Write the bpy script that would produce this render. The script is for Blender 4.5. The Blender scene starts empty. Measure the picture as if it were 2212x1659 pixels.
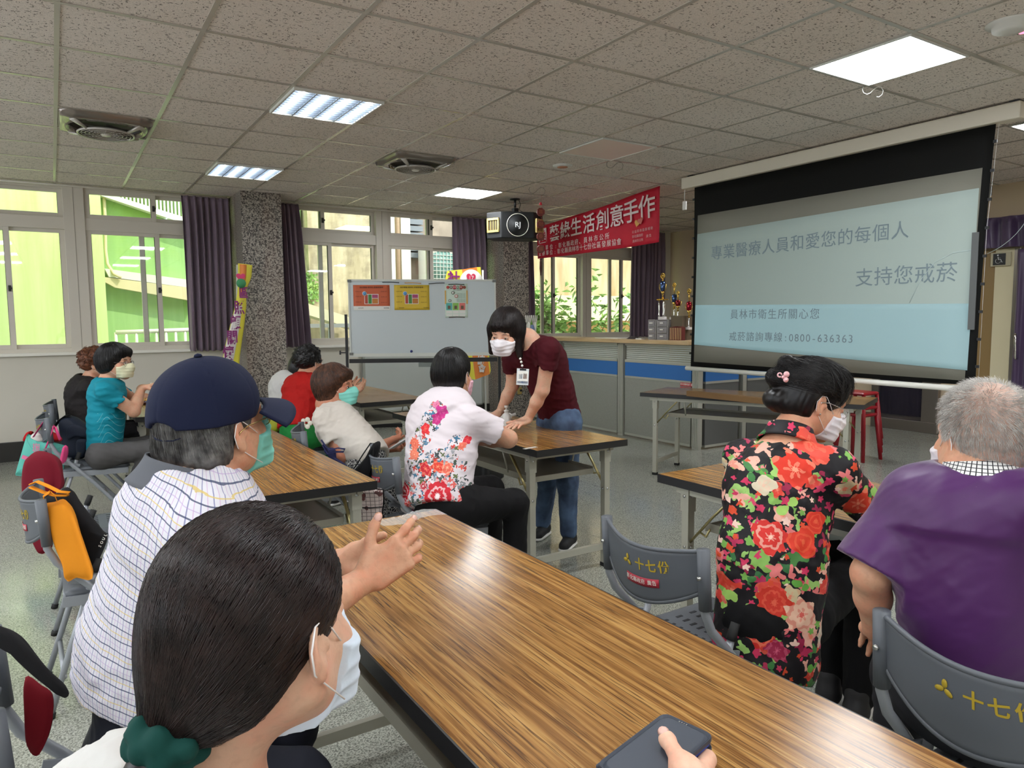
import bpy, math, random
import numpy as np
from math import sin, cos, pi, radians, sqrt
from mathutils import Vector, Matrix, noise as mnoise
from mathutils.bvhtree import BVHTree

random.seed(7)
SC = bpy.context.scene
COL = SC.collection
H = 1.40                     # eye height of the photographer
CEIL = H + 1.4255            # ceiling height
# ---------------------------------------------------------------- camera
FPX, YAW, PITCH, ROLL = 1550.849, 0.566877193, -0.0895617, -0.0086401
def cam_axes():
    cy, sy, cp, sp = cos(YAW), sin(YAW), cos(PITCH), sin(PITCH)
    fw = np.array([sy*cp, cy*cp, sp]); rt = np.array([cy, -sy, 0.0]); up = np.cross(rt, fw)
    cr, sr = cos(ROLL), sin(ROLL)
    return cr*rt+sr*up, -sr*rt+cr*up, fw
RT, UP, FW = cam_axes()
CAMP = np.array([0, 0, H])
cam_d = bpy.data.cameras.new('camera'); cam = bpy.data.objects.new('camera', cam_d); COL.objects.link(cam)
cam_d.sensor_width = 36; cam_d.lens = FPX/2212*36; cam_d.clip_start = 0.05; cam_d.clip_end = 200
m = Matrix(((RT[0], UP[0], -FW[0], 0), (RT[1], UP[1], -FW[1], 0), (RT[2], UP[2], -FW[2], H), (0, 0, 0, 1)))
cam.matrix_world = m
SC.camera = cam
def ray(px, py): return FW + RT*(px-1106)/FPX - UP*(py-829.5)/FPX
def at(px, py, d): return CAMP + ray(px, py)*d            # survey helper: a photo point at a known distance
def atz(px, py, z):
    r = ray(px, py); return CAMP + r*((z-H)/r[2])
def aty(px, py, y):
    r = ray(px, py); return CAMP + r*(y/r[1])
def atx(px, py, x):
    r = ray(px, py); return CAMP + r*(x/r[0])
# ---------------------------------------------------------------- world, sun, exposure
SC.view_settings.view_transform = 'Standard'; SC.view_settings.look = 'None'
SC.view_settings.exposure = 1.24; SC.view_settings.gamma = 1.0; SC.view_settings.use_curve_mapping = False
W = bpy.data.worlds.new('world'); SC.world = W; W.use_nodes = True
bg = W.node_tree.nodes['Background']; bg.inputs[0].default_value = (0.86, 0.93, 1.0, 1); bg.inputs[1].default_value = 1.7
sl = bpy.data.lights.new('sun', 'SUN'); sl.energy = 1.6; sl.angle = 0.01; sl.color = (1.0, 0.95, 0.84)
so = bpy.data.objects.new('sun', sl); COL.objects.link(so)
so.rotation_euler = Vector((-0.45, 0.62, -1.0)).to_track_quat('-Z', 'Y').to_euler()
SC.cycles.max_bounces = 7; SC.cycles.diffuse_bounces = 4; SC.cycles.glossy_bounces = 3
SC.cycles.transmission_bounces = 4; SC.cycles.transparent_max_bounces = 8
SC.cycles.sample_clamp_indirect = 4.0; SC.cycles.caustics_reflective = False; SC.cycles.caustics_refractive = False
SC.cycles.use_denoising = True; SC.cycles.use_adaptive_sampling = True; SC.cycles.adaptive_threshold = 0.03
LAMP_E = 13.0                 # emission of the ceiling panels
# ---------------------------------------------------------------- materials
def C(r, g, b):
    f = lambda c: (c/255/12.92) if c/255 <= 0.04045 else ((c/255+0.055)/1.055)**2.4
    return (f(r), f(g), f(b), 1.0)
MATS = {}
def mat(name, col=(0.5, 0.5, 0.5, 1), rough=0.6, metal=0.0, spec=0.5, emit=None, es=1.0, coat=0.0, sheen=0.0, sss=0.0, alpha=1.0, trans=0.0):
    if name in MATS: return MATS[name]
    m = bpy.data.materials.new(name); m.use_nodes = True
    b = m.node_tree.nodes['Principled BSDF']
    b.inputs['Base Color'].default_value = col; b.inputs['Roughness'].default_value = rough
    b.inputs['Metallic'].default_value = metal; b.inputs['Specular IOR Level'].default_value = spec
    b.inputs['Coat Weight'].default_value = coat; b.inputs['Coat Roughness'].default_value = 0.08
    if sheen: b.inputs['Sheen Weight'].default_value = sheen
    if sss:
        b.inputs['Subsurface Weight'].default_value = sss; b.inputs['Subsurface Radius'].default_value = (0.012, 0.005, 0.003)
        b.inputs['Subsurface Scale'].default_value = 1.0
    if emit: b.inputs['Emission Color'].default_value = emit; b.inputs['Emission Strength'].default_value = es
    if trans: b.inputs['Transmission Weight'].default_value = trans
    if alpha < 1: b.inputs['Alpha'].default_value = alpha
    MATS[name] = m
    return m
class NT:
    """tiny node writer"""
    def __init__(s, m): s.t = m.node_tree; s.b = s.t.nodes['Principled BSDF']; s.m = m
    def n(s, typ, **kw):
        nd = s.t.nodes.new(typ)
        for k, v in kw.items():
            if k.startswith('_'): setattr(nd, k[1:], v)
        return nd
    def put(s, sock, v):
        if hasattr(v, 'is_output') or isinstance(v, bpy.types.NodeSocket): s.t.links.new(v, sock)
        else: sock.default_value = v
    def coord(s, kind='Object', scale=(1, 1, 1), rot=(0, 0, 0), loc=(0, 0, 0)):
        tc = s.n('ShaderNodeTexCoord'); mp = s.n('ShaderNodeMapping')
        s.t.links.new(tc.outputs[kind], mp.inputs[0])
        mp.inputs['Location'].default_value = loc; mp.inputs['Rotation'].default_value = rot; mp.inputs['Scale'].default_value = scale
        return mp.outputs[0]
    def noise(s, v, scale=5, detail=2, rough=0.5, dist=0.0, out=0):
        nd = s.n('ShaderNodeTexNoise'); s.put(nd.inputs['Vector'], v)
        nd.inputs['Scale'].default_value = scale; nd.inputs['Detail'].default_value = detail
        nd.inputs['Roughness'].default_value = rough; nd.inputs['Distortion'].default_value = dist
        return nd.outputs[out]
    def vor(s, v, scale=5, feature='F1', rand=1.0, out=0):
        nd = s.n('ShaderNodeTexVoronoi', _feature=feature); s.put(nd.inputs['Vector'], v)
        nd.inputs['Scale'].default_value = scale; nd.inputs['Randomness'].default_value = rand
        return nd.outputs[out]
    def vorn(s, v, scale=5, rand=1.0):
        nd = s.n('ShaderNodeTexVoronoi'); s.put(nd.inputs['Vector'], v)
        nd.inputs['Scale'].default_value = scale; nd.inputs['Randomness'].default_value = rand
        return nd.outputs
    def ramp(s, f, stops, interp='LINEAR'):
        nd = s.n('ShaderNodeValToRGB'); nd.color_ramp.interpolation = interp; cr = nd.color_ramp
        while len(cr.elements) < len(stops): cr.elements.new(0.5)
        for e, (p, c) in zip(cr.elements, stops): e.position = p; e.color = c if len(c) == 4 else (*c, 1)
        s.put(nd.inputs[0], f); return nd.outputs[0]
    def math(s, op, a, b=0.0, c=None, clamp=False):
        nd = s.n('ShaderNodeMath', _operation=op, _use_clamp=clamp); s.put(nd.inputs[0], a); s.put(nd.inputs[1], b)
        if c is not None: s.put(nd.inputs[2], c)
        return nd.outputs[0]
    def mix(s, f, a, b, mode='MIX'):
        nd = s.n('ShaderNodeMix', _data_type='RGBA', _blend_type=mode)
        s.put(nd.inputs[0], f); s.put(nd.inputs[6], a); s.put(nd.inputs[7], b); return nd.outputs[2]
    def sep(s, v):
        nd = s.n('ShaderNodeSeparateXYZ'); s.put(nd.inputs[0], v); return nd.outputs
    def comb(s, x, y, z):
        nd = s.n('ShaderNodeCombineXYZ'); s.put(nd.inputs[0], x); s.put(nd.inputs[1], y); s.put(nd.inputs[2], z); return nd.outputs[0]
    def vmath(s, op, a, b=(0, 0, 0)):
        nd = s.n('ShaderNodeVectorMath', _operation=op); s.put(nd.inputs[0], a); s.put(nd.inputs[1], b); return nd.outputs[0]
    def col(s, v): s.put(s.b.inputs['Base Color'], v)
    def rough(s, v): s.put(s.b.inputs['Roughness'], v)
    def bump(s, h, strength=0.3, dist=0.01):
        nd = s.n('ShaderNodeBump'); nd.inputs['Strength'].default_value = strength; nd.inputs['Distance'].default_value = dist
        s.put(nd.inputs['Height'], h); s.t.links.new(nd.outputs[0], s.b.inputs['Normal'])
def nmat(name, fn, **kw):
    if name in MATS: return MATS[name]
    m = mat(name, **kw); fn(NT(m)); return m
K = lambda v: (v, v, v, 1)
# ---------------------------------------------------------------- mesh helpers
class MB:
    def __init__(s): s.v = []; s.f = []; s.mi = []; s.cur = 0; s.sm = []
        
    def add(s, vs, fs, smooth=False):
        o = len(s.v); s.v.extend([tuple(map(float, p)) for p in vs])
        for f in fs: s.f.append(tuple(i+o for i in f)); s.mi.append(s.cur); s.sm.append(smooth)
    def m(s, i): s.cur = i; return s
    def box(s, x0, y0, z0, x1, y1, z1):
        vs = [(x, y, z) for z in (z0, z1) for y in (y0, y1) for x in (x0, x1)]
        s.add(vs, [(0, 2, 3, 1), (4, 5, 7, 6), (0, 1, 5, 4), (2, 6, 7, 3), (0, 4, 6, 2), (1, 3, 7, 5)]); return s
    def obox(s, c, h, R=None, bev=0.0):
        """oriented box: centre, half sizes, 3x3 rotation; optional chamfer"""
        R = Matrix.Identity(3) if R is None else R; c = Vector(c)
        if bev <= 0:
            vs = [c + R @ Vector((x*h[0], y*h[1], z*h[2])) for z in (-1, 1) for y in (-1, 1) for x in (-1, 1)]
            s.add(vs, [(0, 2, 3, 1), (4, 5, 7, 6), (0, 1, 5, 4), (2, 6, 7, 3), (0, 4, 6, 2), (1, 3, 7, 5)])
        else:
            n = 3; pts = []
            a, b = h[0]-bev, h[1]-bev
            for sx, sy, t0 in ((1, 1, 0), (-1, 1, 90), (-1, -1, 180), (1, -1, 270)):
                for k in range(n+1):
                    t = radians(t0+90*k/n); pts.append((sx*a+bev*cos(t), sy*b+bev*sin(t)))
            prof = [(-h[2], -bev*0.6), (-h[2]+bev*0.6, 0), (h[2]-bev*0.6, 0), (h[2], -bev*0.6)]
            vs = []
            for z, off in prof:
                for (x, y) in pts:
                    fx = (abs(x)+off)/max(abs(x), 1e-6); fy = (abs(y)+off)/max(abs(y), 1e-6)
                    vs.append(c + R @ Vector((x*fx, y*fy, z)))
            N = len(pts); fs = []
            for r in range(3):
                for i in range(N): j = (i+1) % N; fs.append((r*N+i, r*N+j, (r+1)*N+j, (r+1)*N+i))
            fs.append(tuple(range(N-1, -1, -1))); fs.append(tuple(range(3*N, 4*N)))
            s.add(vs, fs)
        return s
    def tube(s, pts, r, n=10, cap=True, closed=False, flat=1.0, smooth=True):
        """swept tube; r number or list"""
        P = [Vector(p) for p in pts]; N = len(P)
        rr = r if isinstance(r, (list, tuple)) else [r]*N
        T = []
        for i in range(N):
            a = P[(i-1) % N] if (closed or i > 0) else P[0]; b = P[(i+1) % N] if (closed or i < N-1) else P[-1]
            t = (b-a); T.append(t.normalized() if t.length > 1e-9 else Vector((0, 0, 1)))
        up = Vector((0, 0, 1)) if abs(T[0].z) < 0.9 else Vector((1, 0, 0))
        u = (up - T[0]*up.dot(T[0])).normalized(); vs = []
        for i in range(N):
            u = u - T[i]*u.dot(T[i])
            u = u.normalized() if u.length > 1e-6 else T[i].orthogonal().normalized()
            w = T[i].cross(u)
            for k in range(n):
                a = 2*pi*k/n; vs.append(P[i] + (u*cos(a)*flat + w*sin(a))*rr[i])
        fs = []
        for i in range(N if closed else N-1):
            i2 = (i+1) % N
            for k in range(n):
                k2 = (k+1) % n; fs.append((i*n+k, i*n+k2, i2*n+k2, i2*n+k))
        if cap and not closed:
            fs.append(tuple(range(n-1, -1, -1))); fs.append(tuple((N-1)*n+k for k in range(n)))
        s.add(vs, fs, smooth); return s
    def lathe(s, prof, c=(0, 0, 0), n=20, R=None, smooth=True, cap=True):
        c = Vector(c); R = Matrix.Identity(3) if R is None else R; vs = []
        for (r, z) in prof:
            for k in range(n):
                a = 2*pi*k/n; vs.append(c + R @ Vector((r*cos(a), r*sin(a), z)))
        fs = []
        for i in range(len(prof)-1):
            for k in range(n):
                k2 = (k+1) % n; fs.append((i*n+k, i*n+k2, (i+1)*n+k2, (i+1)*n+k))
        if cap and prof[0][0] > 1e-6: fs.append(tuple(range(n-1, -1, -1)))
        if cap and prof[-1][0] > 1e-6: fs.append(tuple((len(prof)-1)*n+k for k in range(n)))
        s.add(vs, fs, smooth); return s
    def grid(s, fn, nu, nv, smooth=True, closeu=False):
        vs = [fn(i/nu, j/nv) for j in range(nv+1) for i in range(nu+1)]
        fs = [(j*(nu+1)+i, j*(nu+1)+i+1, (j+1)*(nu+1)+i+1, (j+1)*(nu+1)+i) for j in range(nv) for i in range(nu)]
        s.add(vs, fs, smooth); return s
    def sheet(s, fn, nu, nv, th=0.002):
        """a cloth or paper sheet with thickness th"""
        A = [[Vector(fn(i/nu, j/nv)) for i in range(nu+1)] for j in range(nv+1)]
        nv1, nu1 = nv+1, nu+1; top = []; bot = []
        for j in range(nv1):
            for i in range(nu1):
                du = A[j][min(i+1, nu)]-A[j][max(i-1, 0)]; dv = A[min(j+1, nv)][i]-A[max(j-1, 0)][i]
                n = du.cross(dv); n = n.normalized() if n.length > 1e-12 else Vector((0, 0, 1))
                top.append(A[j][i]+n*th/2); bot.append(A[j][i]-n*th/2)
        o = len(top); fs = []
        for j in range(nv):
            for i in range(nu):
                a, b, c, d = j*nu1+i, j*nu1+i+1, (j+1)*nu1+i+1, (j+1)*nu1+i
                fs.append((a, b, c, d)); fs.append((a+o, d+o, c+o, b+o))
        for i in range(nu):
            fs.append((i+o, i+1+o, i+1, i)); a = nv*nu1+i; fs.append((a, a+1, a+1+o, a+o))
        for j in range(nv):
            a, b = j*nu1, (j+1)*nu1; fs.append((a, b, b+o, a+o)); a, b = j*nu1+nu, (j+1)*nu1+nu; fs.append((a+o, b+o, b, a))
        s.add(top+bot, fs, True); return s
    def poly(s, pts, th=(0, 0, 0)):
        """extruded polygon"""
        P = [Vector(p) for p in pts]; t = Vector(th); n = len(P)
        if t.length < 1e-9: s.add(P, [tuple(range(n))]); return s
        s.add(P+[p+t for p in P], [tuple(range(n-1, -1, -1)), tuple(range(n, 2*n))]+[(i, (i+1) % n, n+(i+1) % n, n+i) for i in range(n)]); return s
    def build(s, name, mats, parent=None, base=None, kind=None, bevel=0.0):
        me = bpy.data.meshes.new(name)
        if base is None: base = parent.location if parent is not None else Vector((0, 0, 0))
        if parent is not None and parent.parent is not None: base = parent.location + parent.parent.location
        b = Vector(base)
        me.from_pydata([Vector(p)-b for p in s.v], [], s.f)
        mats = mats if isinstance(mats, (list, tuple)) else [mats]
        for x in mats: me.materials.append(x)
        me.polygons.foreach_set('material_index', s.mi); me.polygons.foreach_set('use_smooth', s.sm)
        me.update()
        o = bpy.data.objects.new(name, me); COL.objects.link(o)
        if parent is not None: o.parent = parent
        else: o.location = b
        if kind: o['kind'] = kind
        if bevel:
            md = o.modifiers.new('bevel', 'BEVEL'); md.width = bevel; md.segments = 2; md.limit_method = 'ANGLE'
        return o
def empty(name, loc, label, cat, group=None):
    o = bpy.data.objects.new(name, None); COL.objects.link(o); o.location = Vector(loc); o.empty_display_size = 0.05
    return tag(o, label, cat, group)
def tag(o, label, cat, group=None):
    o['label'] = label; o['category'] = cat
    if group: o['group'] = group
    return o
def struct(o, label=None):
    o['kind'] = 'structure'
    if label: o['label'] = label
    return o
def Rz(a): return Matrix.Rotation(a, 3, 'Z')
def copy_tree(o, loc, rz, label, group=None):
    r = o.copy(); COL.objects.link(r); r.location = Vector(loc); r.rotation_euler = (0, 0, rz); r['label'] = label
    if group: r['group'] = group
    for ch in list(o.children):
        c = ch.copy(); COL.objects.link(c); c.parent = r
        for g in list(ch.children):
            d = g.copy(); COL.objects.link(d); d.parent = c
    return r
def text_mesh(name, txt, M, size, m, parent=None, ext=0.0006, align='CENTER', sx=1.0, base=None, spacing=1.0, offset=0.0):
    """lettering: M is a 4x4 that places the text plane (x right, y up) in the world"""
    cu = bpy.data.curves.new(name, 'FONT'); cu.body = txt; cu.size = size; cu.align_x = align; cu.align_y = 'CENTER'
    cu.extrude = ext; cu.resolution_u = 3; cu.space_character = spacing; cu.offset = offset
    o = bpy.data.objects.new(name, cu); COL.objects.link(o)
    dg = bpy.context.evaluated_depsgraph_get(); me = bpy.data.meshes.new_from_object(o.evaluated_get(dg))
    bpy.data.objects.remove(o); me.name = name
    me.transform(M @ Matrix.Diagonal((sx, 1, 1, 1)))
    if base is None: base = parent.location if parent is not None else Vector((0, 0, 0))
    if parent is not None and parent.parent is not None: base = parent.location + parent.parent.location
    me.transform(Matrix.Translation(-Vector(base)))
    me.materials.clear(); me.materials.append(m)
    t = bpy.data.objects.new(name, me); COL.objects.link(t)
    if parent is not None: t.parent = parent
    else: t.location = Vector(base)
    return t
def frame(o, x, y):
    """4x4 from origin, x axis, y axis"""
    x = Vector(x).normalized(); y = Vector(y); y = (y - x*y.dot(x)).normalized(); z = x.cross(y); o = Vector(o)
    return Matrix(((x.x, y.x, z.x, o.x), (x.y, y.y, z.y, o.y), (x.z, y.z, z.z, o.z), (0, 0, 0, 1)))
# ================================================================ room
def m_ceiltile(t):
    v = t.coord('Object')
    a = t.vorn(t.vmath('ADD', t.vmath('MULTIPLY', v, (1, 0.55, 1)), (0, 0, 0)), 70)
    w = t.noise(v, 30, 2, out=1)
    vv = t.vmath('ADD', v, t.vmath('MULTIPLY', w, (0.03, 0.03, 0)))
    n2 = t.vor(t.vmath('MULTIPLY', vv, (0.32, 1, 1)), 66)
    n3 = t.vor(t.vmath('MULTIPLY', t.vmath('ADD', vv, (3.3, 1.7, 0)), (1, 0.4, 1)), 80)
    worm = t.math('MINIMUM', n2, n3)
    f = t.ramp(worm, [(0.15, K(1)), (0.25, K(0))])
    base = t.ramp(t.noise(v, 1.5, 2), [(0.3, C(226, 214, 206)), (0.7, C(234, 223, 216))])
    spk = t.noise(v, 260, 2)
    base2 = t.mix(t.ramp(spk, [(0.40, K(0.5)), (0.55, K(0))]), base, C(178, 168, 158))
    t.col(t.mix(t.math('MULTIPLY', f, 0.85), base2, C(92, 84, 76)))
    t.bump(t.math('MULTIPLY', worm, 1.0), 0.15, 0.003)
M_tile = nmat('ceiling_tile', m_ceiltile, rough=0.9, spec=0.15)
M_tbar = mat('ceiling_bar', C(176, 168, 158), 0.22, spec=0.6)
TX0, TY0, TS = -0.84101*0.605, 6.429767*0.605, 0.605
def gx(a): return TX0+a*TS
def gy(b): return TY0+b*TS
b = MB(); b.box(-4.2, -4.2, CEIL, 9.4, 9.1, CEIL+0.12)
b.m(1)
for i in range(-6, 17):
    x = gx(i); b.box(x-0.012, -4.2, CEIL-0.004, x+0.012, 9.0, CEIL+0.001)
for j in range(-14, 9):
    y = gy(j); b.box(-4.2, y-0.012, CEIL-0.0045, 9.4, y+0.012, CEIL+0.001)
struct(b.build('ceiling', [M_tile, M_tbar]), 'suspended ceiling of pale fissured square tiles in metal bars')

def m_floor(t):
    v = t.coord('Object')
    n1 = t.noise(v, 150, 3, 0.7); n2 = t.vor(v, 170, out=1)
    sp = t.ramp(n1, [(0.40, C(84, 84, 78)), (0.49, C(136, 137, 128)), (0.57, C(180, 180, 168))])
    g = t.sep(n2)[0]
    c = t.mix(t.ramp(g, [(0.0, K(0)), (0.72, K(0)), (0.8, K(0.5))]), sp, C(176, 178, 166))
    c = t.mix(t.ramp(g, [(0.0, K(0.55)), (0.12, K(0.5)), (0.2, K(0))]), c, C(50, 52, 48))
    c = t.mix(0.25, c, t.ramp(t.noise(v, 0.8, 3), [(0.3, C(122, 123, 115)), (0.7, C(152, 152, 142))]))
    xyz = t.sep(v)
    def line(s, off):
        f = t.math('FRACT', t.math('DIVIDE', t.math('ADD', s, off), 0.9)); return t.math('LESS_THAN', f, 0.0035)
    ln = t.math('MAXIMUM', line(xyz[0], 20.52), line(xyz[1], 20.1))
    t.col(t.mix(t.math('MULTIPLY', ln, 0.6), c, C(50, 50, 46)))
    t.rough(t.ramp(t.noise(v, 6, 3), [(0.3, K(0.10)), (0.7, K(0.19))]))
M_floor = nmat('terrazzo', m_floor, spec=0.5)
b = MB(); b.box(-4.2, -4.2, -0.1, 9.4, 9.2, 0); struct(b.build('floor', M_floor), 'polished grey speckled terrazzo floor')

def m_wall(t):
    v = t.coord('Object'); t.col(t.ramp(t.noise(v, 1.2, 3), [(0.3, C(205, 199, 186)), (0.7, C(214, 208, 196))]))
    t.bump(t.noise(v, 90, 2), 0.06, 0.002)
M_wall = nmat('wall_paint', m_wall, rough=0.6, spec=0.3)
M_wallb = mat('beige_paint', C(208, 188, 160), 0.6, spec=0.3)
M_frame = mat('window_aluminium', C(206, 198, 186), 0.38, spec=0.5)
M_dkgask = mat('gasket', C(45, 42, 40), 0.6)
M_sill = mat('sill_stone', C(232, 228, 218), 0.35)
YW = 8.86; SILL = 1.10; TOPZ = CEIL
secs = [(-1.20, 1.80), (2.24, 5.24), (5.62, 8.62)]
b = MB()
b.box(-4.2, YW, 0, 9.4, YW+0.22, SILL-0.01)
for x0, x1 in ((-4.2, -1.20), (1.80, 2.24), (5.24, 5.62), (8.62, 9.4)): b.box(x0, YW, SILL-0.01, x1, YW+0.22, CEIL+0.1)
b.box(-4.2, YW+0.02, CEIL-0.01, 9.4, YW+0.3, CEIL+0.9)
struct(b.build('wall_back', M_wall), 'cream painted wall below the long row of windows')
b = MB(); b.box(-1.3, YW-0.05, SILL-0.03, 1.80, YW+0.1, SILL); b.box(2.24, YW-0.05, SILL-0.03, 5.24, YW+0.1, SILL); b.box(5.62, YW-0.05, SILL-0.03, 8.62, YW+0.1, SILL)
struct(b.build('trim_1', M_sill), 'white stone window sill along the back wall')
M_base = mat('black_baseboard', C(40, 38, 37), 0.3)
b = MB(); b.box(-4.2, YW-0.03, 0, 1.8, YW, 0.2); b.box(2.24, YW-0.03, 0, 5.24, YW, 0.2); b.box(5.62, YW-0.03, 0, 8.8, YW, 0.2)
struct(b.build('baseboard_back', M_base, bevel=0.004), 'black baseboard along the back wall')
# right wall (beige) with door opening, left wall with window openings, front wall
XR = 8.82
b = MB(); b.box(XR, 6.3, 0, XR+0.2, 9.1, CEIL+0.1); b.box(XR, 5.06, 0, XR+0.2, 6.3, CEIL+0.1); b.box(XR, -4.2, 0, XR+0.2, 5.06, CEIL+0.1); struct(b.build('wall_right', M_wallb), 'beige painted wall behind the screen')
b = MB(); b.box(-4.3, -4.2, 0, -4.1, 9.1, 1.0); b.box(-4.3, -4.2, 2.6, -4.1, 9.1, CEIL+0.1)
for y0, y1 in ((-4.2, -3.6), (-0.6, -0.2), (2.8, 3.2), (6.2, 6.6), (8.8, 9.1)): b.box(-4.3, y0, 1.0, -4.1, y1, 2.6)
struct(b.build('wall_left', M_wall), 'cream wall out of frame with window openings')
b = MB(); b.box(-4.2, -4.3, 0, 9.4, -4.1, CEIL+0.1); struct(b.build('wall_front', M_wall), 'cream wall behind the photographer')

def m_granite(t):
    v = t.coord('Object')
    n = t.noise(v, 75, 3, 0.65); c = t.ramp(n, [(0.40, C(44, 41, 40)), (0.47, C(106, 100, 94)), (0.57, C(172, 163, 152))])
    st = t.noise(t.vmath('MULTIPLY', v, (1, 1, 0.4)), 2.5, 3)
    t.col(t.mix(t.ramp(st, [(0.5, K(0)), (0.75, K(0.35))]), c, C(150, 110, 90)))
M_gran = nmat('granite', m_granite, rough=0.32, spec=0.5)
def column(x0, x1, y0, lab, i):
    b = MB(); b.box(x0, y0, 0, x1, YW+0.05, CEIL); b.m(1)
    b.box(x0+0.14, y0-0.0008, 0, x0+0.142, y0, CEIL); b.box(x0-0.0008, y0+0.3, 0, x0, y0+0.302, CEIL)
    b.box(x0, y0-0.0008, 0.9, x1, y0, 0.902); b.box(x0, y0-0.0008, 1.9, x1, y0, 1.902)
    o = struct(b.build('column', [M_gran, mat('joint', C(95, 88, 82), 0.8)]), lab); return o
column(1.80, 2.235, 8.30, 'grey speckled granite pillar between the first two windows', 1)
column(5.24, 5.65, 8.42, 'grey speckled granite pillar behind the standing person', 2)

# ---- windows: outer frame, transom, fixed post, sashes
M_glass = None
def m_gl(t):
    g = t.n('ShaderNodeBsdfGlossy'); g.inputs['Roughness'].default_value = 0.02
    tr = t.n('ShaderNodeBsdfTransparent'); tr.inputs[0].default_value = (0.97, 0.99, 0.98, 1)
    mx = t.n('ShaderNodeMixShader'); mx.inputs[0].default_value = 0.06
    t.t.links.new(tr.outputs[0], mx.inputs[1]); t.t.links.new(g.outputs[0], mx.inputs[2])
    t.t.links.new(mx.outputs[0], t.t.nodes['Material Output'].inputs[0])
M_glass = nmat('window_glass', m_gl)
def window(idx, x0, x1, post, sashes, lab):
    w = bpy.data.objects.new('window_%d' % idx, None); COL.objects.link(w); w.location = (x0, YW, SILL); struct(w, lab)
    y0, y1 = YW+0.03, YW+0.14
    b = MB()
    b.box(x0, y0, SILL, x1, y1, SILL+0.04); b.box(x0, y0, CEIL-0.035, x1, y1, CEIL)
    b.box(x0, y0, SILL, x0+0.045, y1, CEIL); b.box(x1-0.045, y0, SILL, x1, y1, CEIL)
    b.box(x0, y0-0.01, 2.375, x1, y1, 2.50)
    b.box(post[0], y0-0.025, SILL, post[1], y1, CEIL)
    pm = (post[0]+post[1])/2
    b.m(1); b.box(pm-0.003, y0-0.027, SILL, pm+0.003, y0-0.024, CEIL)
    b.build('window_frame', [M_frame, mat('seam', C(150, 142, 130), 0.6)], w, bevel=0.004)
    for k, (a, c, z0, z1, lane) in enumerate(sashes):
        ya = y0+0.005+lane*0.04; yb = ya+0.032; s = MB(); fw = 0.05
        s.box(a, ya, z0, a+fw, yb, z1); s.box(c-fw, ya, z0, c, yb, z1)
        s.box(a+fw, ya, z0, c-fw, yb, z0+0.05); s.box(a+fw, ya, z1-0.04, c-fw, yb, z1)
        s.m(1); q = 0.003
        s.box(a+fw, ya-0.001, z0+0.05, a+fw+q, yb, z1-0.04); s.box(c-fw-q, ya-0.001, z0+0.05, c-fw, yb, z1-0.04)
        sa = s.build('sash', [M_frame, M_dkgask], w, bevel=0.003)
        g = MB(); g.box(a+fw-0.004, ya+0.012, z0+0.046, c-fw+0.004, ya+0.018, z1-0.036); g.build('pane', M_glass, sa)
        if lane == 0:
            l = MB(); zc = (z0+z1)/2; l.box(c-fw/2-0.012, ya-0.02, zc-0.03, c-fw/2+0.012, ya, zc+0.03); l.box(c-fw/2-0.006, ya-0.04, zc-0.01, c-fw/2+0.02, ya-0.02, zc+0.01)
            l.build('latch', M_dkgask, sa)
    return w
UZ0, UZ1, LZ0, LZ1 = 2.495, 2.795, 1.135, 2.38
window(1, -1.20, 1.80, (0.156, 0.345), [(-1.16, -0.45, UZ0, UZ1, 0), (-0.50, 0.16, UZ0, UZ1, 1), (0.345, 1.03, UZ0, UZ1, 0), (0.98, 1.76, UZ0, UZ1, 1),
    (-1.16, -0.32, LZ0, LZ1, 0), (-0.62, 0.16, LZ0, LZ1, 1), (0.345, 1.05, LZ0, LZ1, 0), (0.85, 1.76, LZ0, LZ1, 1)],
    'white aluminium window onto the green building')
window(2, 2.24, 5.24, (3.585, 3.75), [(2.28, 2.92, UZ0, UZ1, 0), (2.86, 3.59, UZ0, UZ1, 1), (3.75, 4.41, UZ0, UZ1, 0), (4.33, 5.2, UZ0, UZ1, 1),
    (2.28, 3.0, LZ0, LZ1, 0), (2.84, 3.59, LZ0, LZ1, 1), (3.75, 4.41, LZ0, LZ1, 0), (4.33, 5.2, LZ0, LZ1, 1)],
    'white aluminium window onto the weathered concrete building')
window(3, 5.62, 8.62, (6.955, 7.10), [(5.66, 6.31, UZ0, UZ1, 0), (6.25, 6.96, UZ0, UZ1, 1), (7.10, 7.80, UZ0, UZ1, 0), (7.72, 8.58, UZ0, UZ1, 1),
    (5.66, 6.45, LZ0, LZ1, 0), (6.22, 6.96, LZ0, LZ1, 1), (7.10, 7.80, LZ0, LZ1, 0), (7.54, 8.58, LZ0, LZ1, 1)],
    'white aluminium window above the partition with plants outside')

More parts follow.
